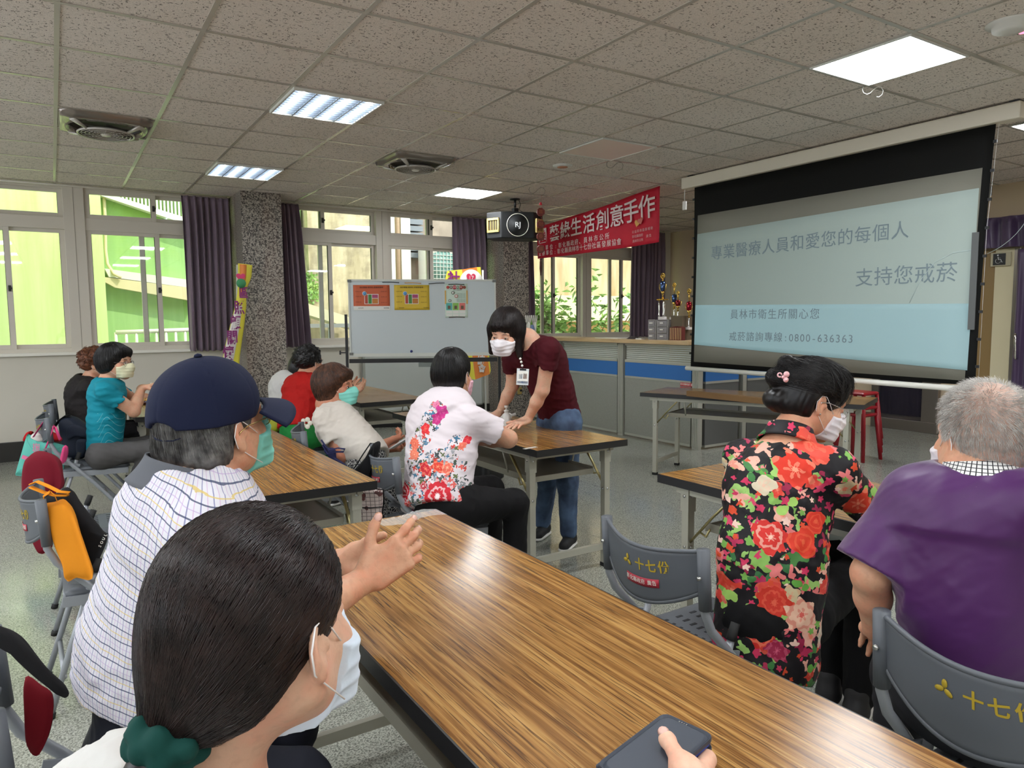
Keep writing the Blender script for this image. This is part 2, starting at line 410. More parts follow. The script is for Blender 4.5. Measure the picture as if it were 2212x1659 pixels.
# ---- curtains
def m_curt(t):
    v = t.coord('Object'); t.col(t.ramp(t.noise(v, 300, 2), [(0.3, C(104, 86, 100)), (0.7, C(130, 112, 126))]))
M_curt = nmat('purple_curtain_cloth', m_curt, rough=0.62, sheen=0.3, spec=0.3)
def curtain(x0t, x1t, x0b, x1b, z0, z1, folds, lab, y=YW-0.10, amp=0.035, seed=0, name='curtain', axis='x', m=M_curt, pinch=0.9):
    """hanging pleated cloth; width changes from top (t) to bottom (b)"""
    rnd = random.Random(seed); ph = [rnd.uniform(0, 6) for _ in range(4)]; b = MB()
    def fn(u, v):
        z = z1+(z0-z1)*v; s = v**0.7
        xa = x0t+(x0b-x0t)*s; xb = x1t+(x1b-x1t)*s
        uu = u+0.012*sin(9*u+ph[0])*v
        a = amp*(0.45+0.55*min(1, v*5))*(1+0.3*sin(7*u+ph[1]+2*v))
        if v < 0.06: a *= 0.8
        d = a*sin(2*pi*folds*uu+0.6*sin(3*v+ph[2])+0.5*sin(11*u+ph[3]))
        d += 0.3*a*sin(4*pi*folds*uu+ph[1]+1.3*v)
        x = xa+(xb-xa)*uu
        return (x, y+d, z+0.004*sin(2*pi*folds*u)) if axis == 'x' else (y+d, x, z)
    b.sheet(fn, folds*12, 40, 0.003)
    h = MB()
    p = (min(x0t, x0b), y, z0) if axis == 'x' else (y, min(x0t, x0b), z0)
    o = b.build(name, m, base=p); tag(o, lab, 'curtain', None)
    # pinch pleats along the heading
    for k in range(0):
        u = (k+0.5)/folds; x = x0t+(x1t-x0t)*u; q = MB(); w = 0.012
        pts = [(x-w, y-amp-0.004, z1-0.10), (x, y-amp-0.012, z1-0.10), (x+w, y-amp-0.004, z1-0.10)]
        if axis == 'x': h.tube([(x, y-amp*0.6, z1-0.012), (x, y-amp*0.8, z1-0.09)], [0.010, 0.007], 6)
        else: h.tube([(y-amp*0.6, x, z1-0.012), (y-amp*0.8, x, z1-0.09)], [0.010, 0.007], 6)
    return o
G = 'purple curtains at the windows'
def cur(*a, **k): o = curtain(*a, **k); return o
cur(1.27, 1.765, 1.29, 1.76, 1.075, 2.80, 7, 'purple curtain left of the first granite pillar', seed=1)
cur(2.28, 2.56, 2.30, 2.66, 1.09, 2.80, 5, 'purple curtain right of the first granite pillar', seed=2)
cur(4.64, 5.16, 4.62, 5.20, 1.12, 2.80, 6, 'purple curtain behind the right end of the whiteboard', seed=3)
cur(5.66, 5.93, 5.68, 5.99, 1.42, 2.80, 3, 'narrow purple curtain just right of the second granite pillar', seed=4, amp=0.02)
cur(7.86, 8.58, 7.86, 8.58, 1.10, 2.80, 8, 'purple curtain behind the right end of the red banner', seed=5)
b = MB()
for i, (x0, x1) in enumerate(secs):
    b = MB(); b.tube([(x0+0.05, YW-0.10, CEIL-0.02), (x1-0.05, YW-0.10, CEIL-0.02)], 0.012, 8)
    tag(b.build('curtain_rail', M_frame, base=(x0, YW-0.1, CEIL)), 'white curtain rail above the %s window from the left' % ['first', 'second', 'third'][i], 'curtain rail', 'curtain rails')

# ================================================================ outside
def m_green(hue):
    def f(t):
        v = t.coord('Object'); s = t.noise(t.vmath('MULTIPLY', v, (6, 1, 0.35)), 1.3, 4, 0.6); p = t.noise(v, 1.1, 4, 0.6)
        t.col(t.mix(t.ramp(p, [(0.45, K(0)), (0.6, K(0.7))]), t.ramp(s, [(0.35, hue[0]), (0.65, hue[1])]), hue[2]))
    return f
M_g1 = nmat('green_plaster_sunlit', m_green((C(190, 212, 132), C(208, 226, 156), C(198, 218, 142))), rough=0.9, spec=0.1)  # brightness of the sunlit near wall put into this paler green
M_g2 = nmat('green_plaster', m_green((C(140, 180, 112), C(158, 196, 126), C(150, 186, 100))), rough=0.9, spec=0.1)
M_cream = mat('cream_plaster', C(214, 200, 160), 0.85, spec=0.1); M_whp = mat('white_rail_paint', C(225, 222, 210), 0.6)
g = empty('apartment_building', (-3, 11.0, -1.0), 'green plastered building seen through the leftmost window', 'building')
b = MB(); b.box(-6, 11.0, -1, 0.62, 14, 7); b.build('near_wall', M_g1, g)
b = MB(); b.box(0.62, 12.2, -1, 3.6, 14, 7); b.build('far_wall', M_g2, g)
p = lambda x, y, yy: Vector(aty(x, y, yy))
# stair flight with railing, sloping down to the right
A = p(214, 412, 12.0); B_ = p(420, 476, 12.0); b = MB()
b.poly([A, B_, B_+Vector((0, 0, -0.10)), A+Vector((0, 0, -0.06))], (0, 0.18, 0)); st = b.build('stair_stringer', M_whp, g)
for k in range(26):
    q = A.lerp(B_, k/25); bb = MB(); bb.box(q.x-0.012, q.y+0.05, q.z, q.x+0.012, q.y+0.08, q.z+0.9); bb.build('baluster', M_whp, st)
A = p(226, 580, 12.0); B_ = p(420, 606, 12.0)
b = MB(); b.poly([A, B_, B_+Vector((0, 0, -0.12)), A+Vector((0.05, 0, -0.12))], (0, 0.19, 0)); b.build('ledge', M_whp, g)
b = MB(); b.poly([A+Vector((-0.03, 0, -0.12)), B_+Vector((0, 0, -0.12)), B_+Vector((0, 0, -0.32)), A+Vector((0.12, 0, -0.27)), A+Vector((-0.03, 0, -0.18))], (0, 0.19, 0)); b.build('beam', M_cream, g)
b = MB(); pts = [p(224, 412, 12.1), p(227, 470, 12.1), p(228, 540, 12.1), p(232, 570, 12.08), p(246, 592, 11.97), p(262, 600, 11.95)]
b.tube(pts, 0.022, 8); b.build('pipe', M_cream, g)
y = 11.6; A = p(250, 718, y); B_ = p(420, 712, y); b = MB()
b.tube([A, B_], 0.03, 6); b.tube([A+Vector((0, 0, -0.30)), B_+Vector((0, 0, -0.30))], 0.02, 6)
for k in range(9):
    q = A.lerp(B_, k/8); b.tube([q, q-Vector((0, 0, 0.9))], 0.02, 6)
b.build('railing', M_whp, g)
def m_conc(t):
    v = t.coord('Object'); s = t.noise(t.vmath('MULTIPLY', v, (3, 1, 0.5)), 1.6, 5, 0.65); q = t.noise(v, 3.0, 4, 0.6)
    t.col(t.mix(t.ramp(q, [(0.48, K(0)), (0.64, K(0.55))]), t.ramp(s, [(0.35, C(176, 162, 128)), (0.62, C(214, 200, 168))]), C(128, 118, 98)))
M_conc = nmat('weathered_concrete', m_conc, rough=0.9, spec=0.1)
M_conc2 = mat('grey_concrete', C(150, 138, 126), 0.9, spec=0.1)
g = empty('concrete_building', (4.6, 12.0, -1), 'weathered beige concrete building seen through the middle window', 'building')
b = MB(); b.box(3.65, 12.0, -1, 5.02, 13.9, 7); b.build('stained_wall', M_conc, g)
b = MB(); b.box(5.02, 11.9, -1, 5.16, 14, 7); b.box(5.3, 11.95, -1, 5.48, 14, 7); b.build('pilaster', M_whp, g)
b = MB(); b.box(5.48, 12.3, -1, 7.98, 14, 7); b.build('grey_wall', nmat('gc', lambda t: t.col(t.ramp(t.noise(t.coord('Object'), 2.5, 5), [(0.3, C(128, 116, 104)), (0.7, C(176, 160, 142))])), rough=.9), g)
b = MB(); b.box(5.16, 12.0, -1, 5.3, 14, 7); b.build('cream_wall', M_cream, g)
b = MB(); b.tube([(5.23, 11.93, -1), (5.23, 11.93, 7)], 0.035, 8); b.build('pipe', mat('tan_pipe', C(178, 150, 120), .6), g)
A = p(862, 470, 12.2); Bq = p(905, 520, 12.2); b = MB()
for k in range(9):
    z = A.z+0.25-k*0.12; b.box(A.x-0.05, 12.12, z, Bq.x+0.05, 12.28, z+0.09)
w = b.build('louvre', mat('louvre_grey', C(128, 134, 140), 0.5), g)
b = MB(); b.box(A.x-0.3, 12.2, 1.6, A.x-0.12, 12.3, 3.6); b.build('window_trim', M_cream, g)
# air-conditioner with round grille
c0 = p(957, 577, 11.8); b = MB(); b.box(c0.x-0.35, 11.8, c0.z-0.42, c0.x+0.4, 12.1, c0.z+0.42)
ac = empty('air_conditioner', (c0.x, 11.8, c0.z-0.42), 'white outdoor air conditioning unit with a round wire grille', 'air conditioner')
b.build('case', M_whp, ac)
b = MB(); R90 = Matrix.Rotation(pi/2, 3, 'X'); b.lathe([(0.01, 0), (0.30, 0), (0.30, 0.01)], (c0.x, 11.795, c0.z), 28, R90); b.build('fan', mat('fan_teal', C(110, 150, 140), .5), ac)
b = MB()
for k in range(9):
    x = c0.x-0.28+k*0.07; b.box(x-0.004, 11.772, c0.z-0.32, x+0.004, 11.78, c0.z+0.32); z = c0.z-0.28+k*0.07; b.box(c0.x-0.32, 11.772, z-0.004, c0.x+0.32, 11.78, z+0.004)
b.build('grille', M_whp, ac)
b = MB(); A = p(600, 640, 11.5); b.poly([p(600, 634, 11.4), p(770, 690, 11.4), p(770, 712, 11.4), p(600, 660, 11.4)], (0, 0.45, 0)); 
o = b.build('awning', mat('cream_awning', C(226, 216, 180), .7), base=p(600, 660, 11.4)); tag(o, 'pale sloping awning outside the middle window below the green stain', 'awning')
b = MB()
for k in range(5): b.box(3.2+k*0.42, 11.0, -0.5, 3.22+k*0.42, 11.02, 1.35)
b.box(3.1, 10.98, 1.30, 5.2, 11.04, 1.36); b.box(3.1, 10.98, 0.8, 5.2, 11.04, 0.84)
tag(b.build('fence', mat('grey_fence', C(150, 152, 150), .5), base=(3.1, 11, -.5)), 'grey metal fence low outside the middle window', 'fence')
g = empty('house', (8.1, 12.5, -1), 'cream house with a fenced balcony seen through the right window', 'building')
M_cr2 = nmat('cream_stained', lambda t: t.col(t.ramp(t.noise(t.vmath('MULTIPLY', t.coord('Object'), (3, 1, 0.6)), 1.5, 4), [(0.35, C(168, 140, 98)), (0.6, C(190, 172, 134))])), rough=.9)
b = MB(); b.box(8.2, 12.6, 1.9, 13, 14, 7); b.build('upper_wall', M_cr2, g)
b = MB(); b.box(8.0, 12.3, 1.35, 13, 14, 1.9); b.build('balcony_slab', mat('pale_cream', C(206, 194, 156), .8), g)
b = MB(); b.box(8.0, 12.9, -1, 13, 14, 1.35); b.build('lower_wall', mat('ochre_wall', C(184, 150, 84), .8), g)
b = MB()
for k in range(22): b.box(8.6+k*0.13, 12.5, 0.2, 8.63+k*0.13, 12.53, 1.0)
b.build('railing', M_whp, g)
# shrub outside the right window
def m_leaf(t):
    v = t.coord('Object'); t.col(t.ramp(t.noise(v, 7, 2), [(0.3, C(84, 128, 48)), (0.5, C(128, 170, 76)), (0.7, C(172, 204, 112))]))
M_leaf = nmat('leaf', m_leaf, rough=0.5)
rnd = random.Random(5); b = MB(); c = MB()
root = Vector((7.6, 10.4, 0.0))
sh = empty('shrub', root, 'bright green leafy shrub outside the right window', 'shrub')
for k in range(14):
    q = root+Vector((rnd.uniform(-0.7, 0.8), rnd.uniform(-0.1, 0.1), 0)); e = q+Vector((rnd.uniform(-1.2, 1.0), rnd.uniform(-0.3, 0.3), rnd.uniform(1.2, 2.0)))
    c.tube([q, q.lerp(e, 0.5)+Vector((0, 0, 0.15)), e], [0.02, 0.013, 0.006], 5)
    for i in range(150):
        t = rnd.uniform(0.25, 1.05); o = q.lerp(e, t)+Vector((rnd.gauss(0, 0.18), rnd.gauss(0, 0.15), rnd.gauss(0, 0.15)))
        d = Vector((rnd.gauss(0, 1), rnd.gauss(0, 1), rnd.gauss(-0.2, 0.6))).normalized(); s = d.orthogonal().normalized(); L = rnd.uniform(0.12, 0.22); w = L*0.22
        up = d.cross(s)*0.02
        b.add([o, o+d*L*0.45+s*w+up, o+d*L, o+d*L*0.45-s*w+up, o+d*L*0.45-up*0.4], [(0, 1, 4), (0, 4, 3), (1, 2, 4), (4, 2, 3)])
b.build('foliage', M_leaf, sh); c.build('stem', mat('stem_brown', C(110, 90, 50), .8), sh)
b = MB(); b.box(-8, 9.2, -1.1, 16, 16, -0.4); struct(b.build('ground', mat('yard', C(150, 146, 136), .9)), 'pale yard ground outside the windows')
b = MB()  # climbing greenery patch on the concrete wall
c0 = p(664, 622, 11.96)
for k in range(420):
    a = rnd.uniform(0, 2*pi); r = sqrt(rnd.random())*0.25; o = c0+Vector((r*cos(a)*0.9, rnd.uniform(-0.05, 0.0), r*sin(a))); d = Vector((rnd.gauss(0, 1), -0.5, rnd.gauss(0, 1))).normalized(); s = Vector((d.z, 0, -d.x)).normalized()
    b.add([o, o+d*0.03+s*0.02, o+d*0.06, o+d*0.03-s*0.02], [(0, 1, 2, 3)])
o = b.build('ivy', M_leaf, base=c0); tag(o, 'small patch of green ivy on the concrete wall', 'ivy'); o['kind'] = 'stuff'
# ================================================================ ceiling things
M_led = mat('lamp_diffuser', C(250, 252, 255), 0.5, emit=(0.93, 0.97, 1.0, 1), es=LAMP_E)
M_white = mat('white_enamel', C(214, 212, 206), 0.35)
M_steel = mat('steel', C(190, 190, 188), 0.25, metal=0.9)
M_black = mat('black_plastic', C(22, 22, 24), 0.45)
def led_panel(a, bb, lab, on=True):
    x0, y0 = gx(a)+0.012, gy(bb)+0.012; w = TS-0.024; z = CEIL
    t = empty('ceiling_light', (x0+w/2, y0+w/2, z), lab, 'ceiling light', 'square light panels in the ceiling' if on else None)
    b = MB(); f = 0.012
    for (p0, q0, p1, q1) in ((x0, y0, x0+w, y0+f), (x0, y0+w-f, x0+w, y0+w), (x0, y0+f, x0+f, y0+w-f), (x0+w-f, y0+f, x0+w, y0+w-f)): b.box(p0, q0, z-0.012, p1, q1, z)
    b.build('frame', M_white, t)
    b = MB(); b.box(x0+f, y0+f, z-0.008, x0+w-f, y0+w-f, z-0.001)
    b.build('diffuser', M_led if on else mat('off_diffuser', C(228, 206, 196), 0.35), t); return t  # unlit diffuser is white; the banner's pink reflection is put into its colour
led_panel(7, -3, 'bright square light panel nearest the top right corner')
led_panel(7, 5, 'bright square light panel above the black loudspeaker')
led_panel(11, -3, 'bright square light panel cut by the right picture edge behind the screen')
led_panel(7, 1, 'unlit square panel in the ceiling beside the small round disc', on=False)
def louvre_light(a, bb, lab):
    x0, y0 = gx(a)+0.01, gy(bb)+0.01; w = TS-0.02; z = CEIL
    t = empty('ceiling_light', (x0+w/2, y0+w/2, z), lab, 'ceiling light', 'square light panels in the ceiling')
    b = MB(); f = 0.012
    for (p0, q0, p1, q1) in ((x0, y0, x0+w, y0+f), (x0, y0+w-f, x0+w, y0+w), (x0, y0+f, x0+f, y0+w-f), (x0+w-f, y0+f, x0+w, y0+w-f)): b.box(p0, q0, z-0.022, p1, q1, z)
    b.build('frame', M_white, t)
    b = MB(); b.box(x0+f, y0+f, z-0.003, x0+w-f, y0+w-f, z-0.001); b.build('reflector', mat('lamp_reflector', C(235, 240, 245), 0.3, emit=(0.85, 0.92, 1, 1), es=0.75), t)
    for k in range(4):
        xx = x0+w*(k+0.5)/4; b = MB(); b.tube([(xx, y0+0.02, z-0.010), (xx, y0+w-0.02, z-0.010)], 0.0085, 10); b.build('lamp_tube', mat('tube_glow', C(255, 255, 255), 0.4, emit=(0.9, 0.96, 1, 1), es=LAMP_E*1.1), t)
    b = MB()
    for k in range(1, 4): xx = x0+w*k/4; b.box(xx-0.004, y0+f, z-0.022, xx+0.004, y0+w-f, z-0.004)
    for k in range(1, 12): yy = y0+w*k/12; b.box(x0+f, yy-0.003, z-0.021, x0+w-f, yy+0.003, z-0.004)
    b.build('louvre', mat('louvre_metal', C(150, 160, 172), 0.3, metal=0.5), t); return t
louvre_light(3, 1, 'four-tube louvred light above the capped man, nearer and larger one')
louvre_light(3, 5, 'four-tube louvred light beside the first granite pillar')
for a, bb in ((3, -3), (3, -7), (7, -7), (11, -7), (-1, 1), (-1, -3), (-1, -7), (11, 1), (-5, -3), (-5, 1), (3, -11), (7, -11), (11, -11), (-1, -11)):  # unseen panels on the visible lamps' spacing, added to brighten the interior
    led_panel(a, bb, 'unseen square ceiling light panel added beyond the picture edge')
def vent_fan(a, bb, lab, tilt=0.0):
    x0, y0 = gx(a), gy(bb); cx, cy, z = x0+TS/2, y0+TS/2, CEIL; h = TS/2-0.015
    t = empty('ceiling_fan', (cx, cy, z), lab, 'ceiling fan', 'square fan units in the ceiling')
    b = MB()      # frame ring from square outline to round opening
    n = 64; sq = []; ro = []; lip = []; inn = []
    for k in range(n):
        an = 2*pi*k/n; c, s = cos(an), sin(an); q = 1/max(abs(c), abs(s)); q = min(q, 1.30)
        sq.append((cx+c*q*h, cy+s*q*h, z-0.004)); lip.append((cx+c*q*h*0.97, cy+s*q*h*0.97, z-0.035)); r = 0.245; ro.append((cx+c*r, cy+s*r, z-0.055)); inn.append((cx+c*(r-0.02), cy+s*(r-0.02), z-0.03))
    vs = sq+lip+ro+inn; fs = []
    for L in range(3):
        for k in range(n): k2 = (k+1) % n; fs.append((L*n+k, L*n+k2, (L+1)*n+k2, (L+1)*n+k))
    b.add(vs, fs, True); b.build('frame', mat('chromed_plastic', C(136, 126, 118), 0.15, metal=0.55), t)
    b = MB(); b.lathe([(0.001, -0.002), (0.226, -0.002), (0.226, -0.031)], (cx, cy, z), 40, cap=False); b.build('housing', mat('fan_dark', C(96, 88, 80), 0.5), t)
    b = MB(); b.lathe([(0.001, -0.082), (0.176, -0.078)], (cx, cy, z), 40); b.m(1); b.lathe([(0.172, -0.070), (0.186, -0.080), (0.182, -0.090), (0.172, -0.086)], (cx, cy, z), 40, cap=False)
    for r in (0.03, 0.055, 0.08, 0.105, 0.13, 0.155): b.lathe([(r, -0.083), (r+0.002, -0.087), (r+0.004, -0.083)], (cx, cy, z), 36, cap=False)
    for k in range(16):
        an = 2*pi*k/16+0.1; b.tube([(cx+0.025*cos(an), cy+0.025*sin(an), z-0.086), (cx+0.18*cos(an+0.25), cy+0.18*sin(an+0.25), z-0.084)], 0.0016, 4)
    for k in range(4):
        an = pi/4+pi/2*k; b.tube([(cx+0.18*cos(an), cy+0.18*sin(an), z-0.08), (cx+0.30*cos(an), cy+0.30*sin(an), z-0.045)], [0.014, 0.026], 8, flat=0.5)
    b.build('grille', [mat('grille_dark', C(62, 58, 54), 0.6, spec=0.2), mat('grille_silver', C(190, 184, 176), 0.25, metal=0.3)], t)
    b = MB(); b.lathe([(0.001, -0.093), (0.028, -0.092), (0.036, -0.086), (0.04, -0.08)], (cx, cy, z), 24); b.build('hub', mat('hub_white', C(205, 200, 192), 0.3), t)
    b = MB()
    for k in range(5):
        an = 2*pi*k/5; d = Vector((cos(an), sin(an), 0)); s_ = Vector((-sin(an), cos(an), 0)); c = Vector((cx, cy, z-0.055))
        b.add([c+d*0.03+s_*0.02, c+d*0.03-s_*0.02+Vector((0, 0, 0.01)), c+d*0.14-s_*0.05+Vector((0, 0, 0.015)), c+d*0.14+s_*0.04], [(0, 1, 2, 3)])
    b.build('blade', mat('fan_blade', C(110, 102, 96), 0.4), t)
vent_fan(1, 3, 'square ventilation fan in the ceiling at the left')
vent_fan(5, 3, 'square ventilation fan in the ceiling near the middle')
b = MB(); c = Vector(atz(1215, 357, CEIL)); b.lathe([(0.09, 0), (0.092, -0.006), (0.08, -0.016), (0.02, -0.018), (0.001, -0.018)], c, 28)
b.m(1).lathe([(0.05, -0.0175), (0.05, -0.021), (0.001, -0.022)], c, 24); tag(b.build('ceiling_speaker', [M_white, mat('tan_disc', C(190, 130, 100), .5)], base=c), 'small round ceiling disc with a tan centre', 'ceiling speaker')
b = MB(); c = Vector(atz(2185, 49, CEIL)); b.lathe([(0.11, 0), (0.112, -0.006), (0.085, -0.012), (0.08, -0.035), (0.05, -0.046), (0.001, -0.048)], c, 32)
sd = b.build('smoke_detector', [M_white], base=c); tag(sd, 'round white smoke detector at the top right corner', 'smoke detector')
b = MB(); q = c+Vector((0.07, -0.02, -0.036)); b.lathe([(0.014, 0.004), (0.014, -0.006), (0.001, -0.008)], q, 12); b.build('light', mat('red_led', C(200, 60, 90), .3, emit=(1, .15, .25, 1), es=1.5), sd)
def s_hook(px, py, lab, scl, m, ang=-0.57):
    c = Vector(atz(px, py, CEIL)); b = MB(); pts = []
    for k in range(13): t = pi*0.95-pi*1.15*k/12; pts.append((-0.03*0+0.03*cos(t+pi)-0.03, -0.03*sin(t)*-1))
    P = [(-0.045, 0.0), (-0.052, -0.018), (-0.045, -0.036), (-0.025, -0.045), (-0.005, -0.036), (0.015, -0.016), (0.035, -0.004), (0.055, -0.008), (0.066, -0.026), (0.06, -0.048), (0.042, -0.06), (0.03, -0.058)]
    d = Vector((cos(ang), sin(ang), 0)); v = [c+d*(x*scl)+Vector((0, 0, z*scl)) for x, z in P]
    b.tube(v, 0.0022, 6); return tag(b.build('ceiling_hook', m, base=c), lab, 'hook')
s_hook(1883, 186, 'white S-shaped hook under the big light panel', 1.1, mat('white_wire', C(235, 235, 232), .4))
s_hook(1326, 349, 'thin dark S-shaped hook near the unlit panel', 1.3, mat('dark_wire', C(90, 84, 78), .4))
s_hook(1158, 404, 'thin dark S-shaped hook carrying the hanging charm', 1.5, mat('dark_wire'))
# hanging charm of four octagonal discs
YC = 6.5; top = Vector(aty(1170, 421, YC))
ch = empty('hanging_charm', top, 'hanging charm of four dark red octagonal discs with a tassel', 'hanging charm')
b = MB(); b.tube([top, aty(1168, 600, YC)], 0.0016, 5); b.build('string', mat('red_cord', C(150, 30, 34), .7), ch)
M_oct = mat('octagon_red', C(112, 36, 26), 0.45); M_og = mat('octagon_gold', C(150, 78, 40), 0.4)
for i, py in enumerate((458, 485, 511, 538)):
    c = Vector(aty(1168, py, YC)); b = MB(); fc = Vector((-0.45, -0.9, 0)).normalized(); s_ = Vector((0.9, -0.45, 0)).normalized()
    R = Matrix((s_, Vector((0, 0, 1)), fc)).transposed(); b.lathe([(0.001, -0.012), (0.043, -0.012), (0.047, -0.006), (0.047, 0.006), (0.043, 0.012), (0.001, 0.012)], c, 8, R @ Matrix.Rotation(pi/8, 3, 'Z'), smooth=False)
    d = b.build('disc', M_oct, ch)
    text_mesh('character', '喜財春福'[i], frame(c+fc*0.0128, s_, (0, 0, 1)), 0.05, M_og, d)
b = MB(); c = Vector(aty(1168, 440, YC)); b.lathe([(0.001, 0.02), (0.012, 0.008), (0.018, -0.012), (0.001, -0.014)], c, 10); b.build('knot', mat('red_knot', C(200, 40, 60), .6), ch)
b = MB(); c = Vector(aty(1168, 560, YC)); b.lathe([(0.001, 0.01), (0.014, 0), (0.008, -0.012), (0.012, -0.03), (0.014, -0.10), (0.006, -0.17), (0.001, -0.18)], c, 10); b.build('tassel', mat('tassel_dark', C(70, 34, 30), .8), ch)

# loudspeaker on a ceiling bracket
c = Vector(aty(1113, 489, 7.3)); t0 = Vector((c.x, c.y, CEIL))
sp = empty('loudspeaker', c-Vector((0, 0, 0.17)), 'black ceiling-mounted loudspeaker with gold side horns', 'speaker')
Rs = Rz(radians(-20)); out = [(-0.345, 0.02), (-0.20, -0.13), (0.20, -0.13), (0.345, 0.02), (0.22, 0.24), (-0.22, 0.24)]
b = MB(); P = [c+Rs @ Vector((x, y, -0.155)) for x, y in out]; b.poly(P[::-1], (0, 0, 0.31)); b.build('cabinet', mat('speaker_black', C(20, 21, 23), 0.55), sp, bevel=0.012)
fr = Rs @ Vector((0, -1, 0)); rt = Rs @ Vector((1, 0, 0)); RR = Matrix((rt, Vector((0, 0, 1)), fr)).transposed(); fc = c+Rs @ Vector((0, -0.131, 0))
b = MB(); b.lathe([(0.001, 0.006), (0.128, 0.004)], fc, 40, RR); gr = b.build('grille', mat('grille_black', C(26, 27, 28), .7), sp)
b = MB(); b.tube([fc+RR @ Vector((0.13*cos(a), 0.13*sin(a), 0.006)) for a in [2*pi*k/40 for k in range(40)]], 0.004, 6, closed=True); b.build('ring', mat('ring_white', C(225, 222, 205), .4), sp)
text_mesh('lettering', 'RJ', frame(fc+fr*0.009, rt, (0, 0, 1)), 0.085, mat('print_white', C(230, 230, 228), .5), gr, offset=0.001)
M_gold = mat('gold_horn', C(205, 180, 110), 0.35, metal=0.3)
for sx in (-1, 1):
    d = Rs @ Vector((sx*0.145, 0.15, 0)); d.normalize(); nrm = Rs @ Vector((sx*0.15, -0.145, 0)); nrm.normalize(); hc = c+Rs @ Vector((sx*0.2725, -0.055, 0))+nrm*0.004
    F = Matrix((d, Vector((0, 0, 1)), nrm)).transposed(); b = MB()
    for (x, y, w, h) in ((0, 0.07, 0.082, 0.012), (0, -0.07, 0.082, 0.012), (-0.076, 0, 0.008, 0.07), (0.076, 0, 0.008, 0.07)): b.obox(hc+F @ Vector((x, y, 0.006)), (w, h, 0.012), F)
    for k in range(3): b.obox(hc+F @ Vector((-0.035+0.035*k, 0, 0.002)), (0.003, 0.06, 0.006), F)
    h = b.build('horn', M_gold, sp); b = MB(); b.obox(hc, (0.07, 0.06, 0.002), F); b.build('port', mat('port_dark', C(58, 48, 24), .6), h)
b = MB(); b.lathe([(0.001, 0), (0.06, 0), (0.06, -0.01), (0.001, -0.012)], t0, 24); b.tube([t0, c+Vector((0, 0, 0.22))], 0.014, 10); b.box(c.x-0.03, c.y-0.03, c.z+0.15, c.x+0.03, c.y+0.03, c.z+0.21)
b.build('bracket', M_black, sp)
b = MB(); b.tube([t0+Vector((0.05, 0, 0)), t0+Vector((0.09, 0.02, -0.05)), t0+Vector((0.07, 0.02, -0.12)), c+Vector((0.15, 0.05, 0.18)), c+Vector((0.16, 0.1, 0.15))], 0.004, 6); b.build('cable', M_black, sp)

# ---------------------------------------------------------------- red banner
XB = 5.60
M_red = nmat('banner_red', lambda t: t.col(t.ramp(t.noise(t.coord('Object'), 2.5, 2), [(0.3, C(176, 20, 44)), (0.7, C(196, 30, 54))])), rough=0.6, spec=0.3)
M_bw = mat('banner_white', C(226, 208, 206), 0.6)
TL, TR, BR, BL = [Vector(atx(x, y, XB)) for x, y in ((1157, 491), (1427, 402), (1423, 523), (1163, 559))]
b = MB()
def bf(u, v):
    a = TL.lerp(TR, u); c = BL.lerp(BR, u); p = a.lerp(c, v); sag = 0.012*sin(pi*u)
    return (XB+0.015*sin(5*u+3*v)+0.012*sin(13*u-2*v), p.y, p.z-sag)
b.sheet(bf, 40, 14, 0.002)
bn = b.build('banner', M_red, base=TL); tag(bn, 'red hanging banner with white lettering', 'banner')
def bt(u, v): a = TL.lerp(TR, u); c = BL.lerp(BR, u); return a.lerp(c, v)
def btext(name, txt, u0, u1, v, hgt, m, **k):
    hl, hr = (TL-BL).length, (TR-BR).length
    A = bt(u0, v); B2 = bt(u1, v); n = len(txt)
    for i, chx in enumerate(txt):
        q = A.lerp(B2, (i+0.5)/n)
        q2 = Vector(bf(u0+(u1-u0)*(i+0.5)/n, v))
        text_mesh(name, chx, frame((q2.x-0.022, q.y, q2.z), B2-A, (0, 0, 1)), hgt*(hl+(hr-hl)*(u0+(u1-u0)*(i+0.5)/n))/0.6, m, bn, **k)
btext('large_character', '園藝綠生活創意手作', 0.01, 0.985, 0.35, 0.285, M_bw, offset=0.003)
btext('line_of_text', '指導單位:彰化縣政府、員林市公所', 0.0, 0.66, 0.71, 0.092, M_bw)
btext('line_of_text', '主辦單位:彰化縣員林市十七份社區發展協會', 0.02, 0.74, 0.87, 0.092, M_bw)
M_bg = mat('banner_grey', C(206, 150, 152), .6)
btext('small_text', '公益彩券盈餘補助', 0.82, 0.97, 0.73, 0.038, M_bg)
btext('small_text', '彰化縣政府', 0.82, 0.90, 0.82, 0.038, M_bg); btext('small_text', '員林市公所', 0.82, 0.90, 0.91, 0.038, M_bg); btext('small_text', '廣告', 0.92, 0.96, 0.86, 0.038, M_bg)
def heart(b, c, s, R, th=0.002):
    pts = []
    for k in range(28):
        a = 2*pi*k/28; x = 16*sin(a)**3; y = 13*cos(a)-5*cos(2*a)-2*cos(3*a)-cos(4*a); pts.append(c+R @ Vector((x*s/17, y*s/17, 0)))
    b.poly(pts, R @ Vector((0, 0, th)))
RB = Matrix((Vector((0, -1, 0)), Vector((0, 0, 1)), Vector((-1, 0, 0)))).transposed()
b = MB(); q = bt(0.88, 0.59); heart(b, q+Vector((-0.04, 0.03, 0)), 0.045, RB @ Matrix.Rotation(-0.3, 3, 'Z')); b.build('heart_emblem', mat('heart_gold', C(206, 150, 66), .5), bn)
b = MB(); heart(b, q+Vector((-0.043, -0.025, 0.02)), 0.045, RB @ Matrix.Rotation(0.3, 3, 'Z')); b.build('heart_emblem', mat('heart_pale', C(190, 90, 80), .5), bn)
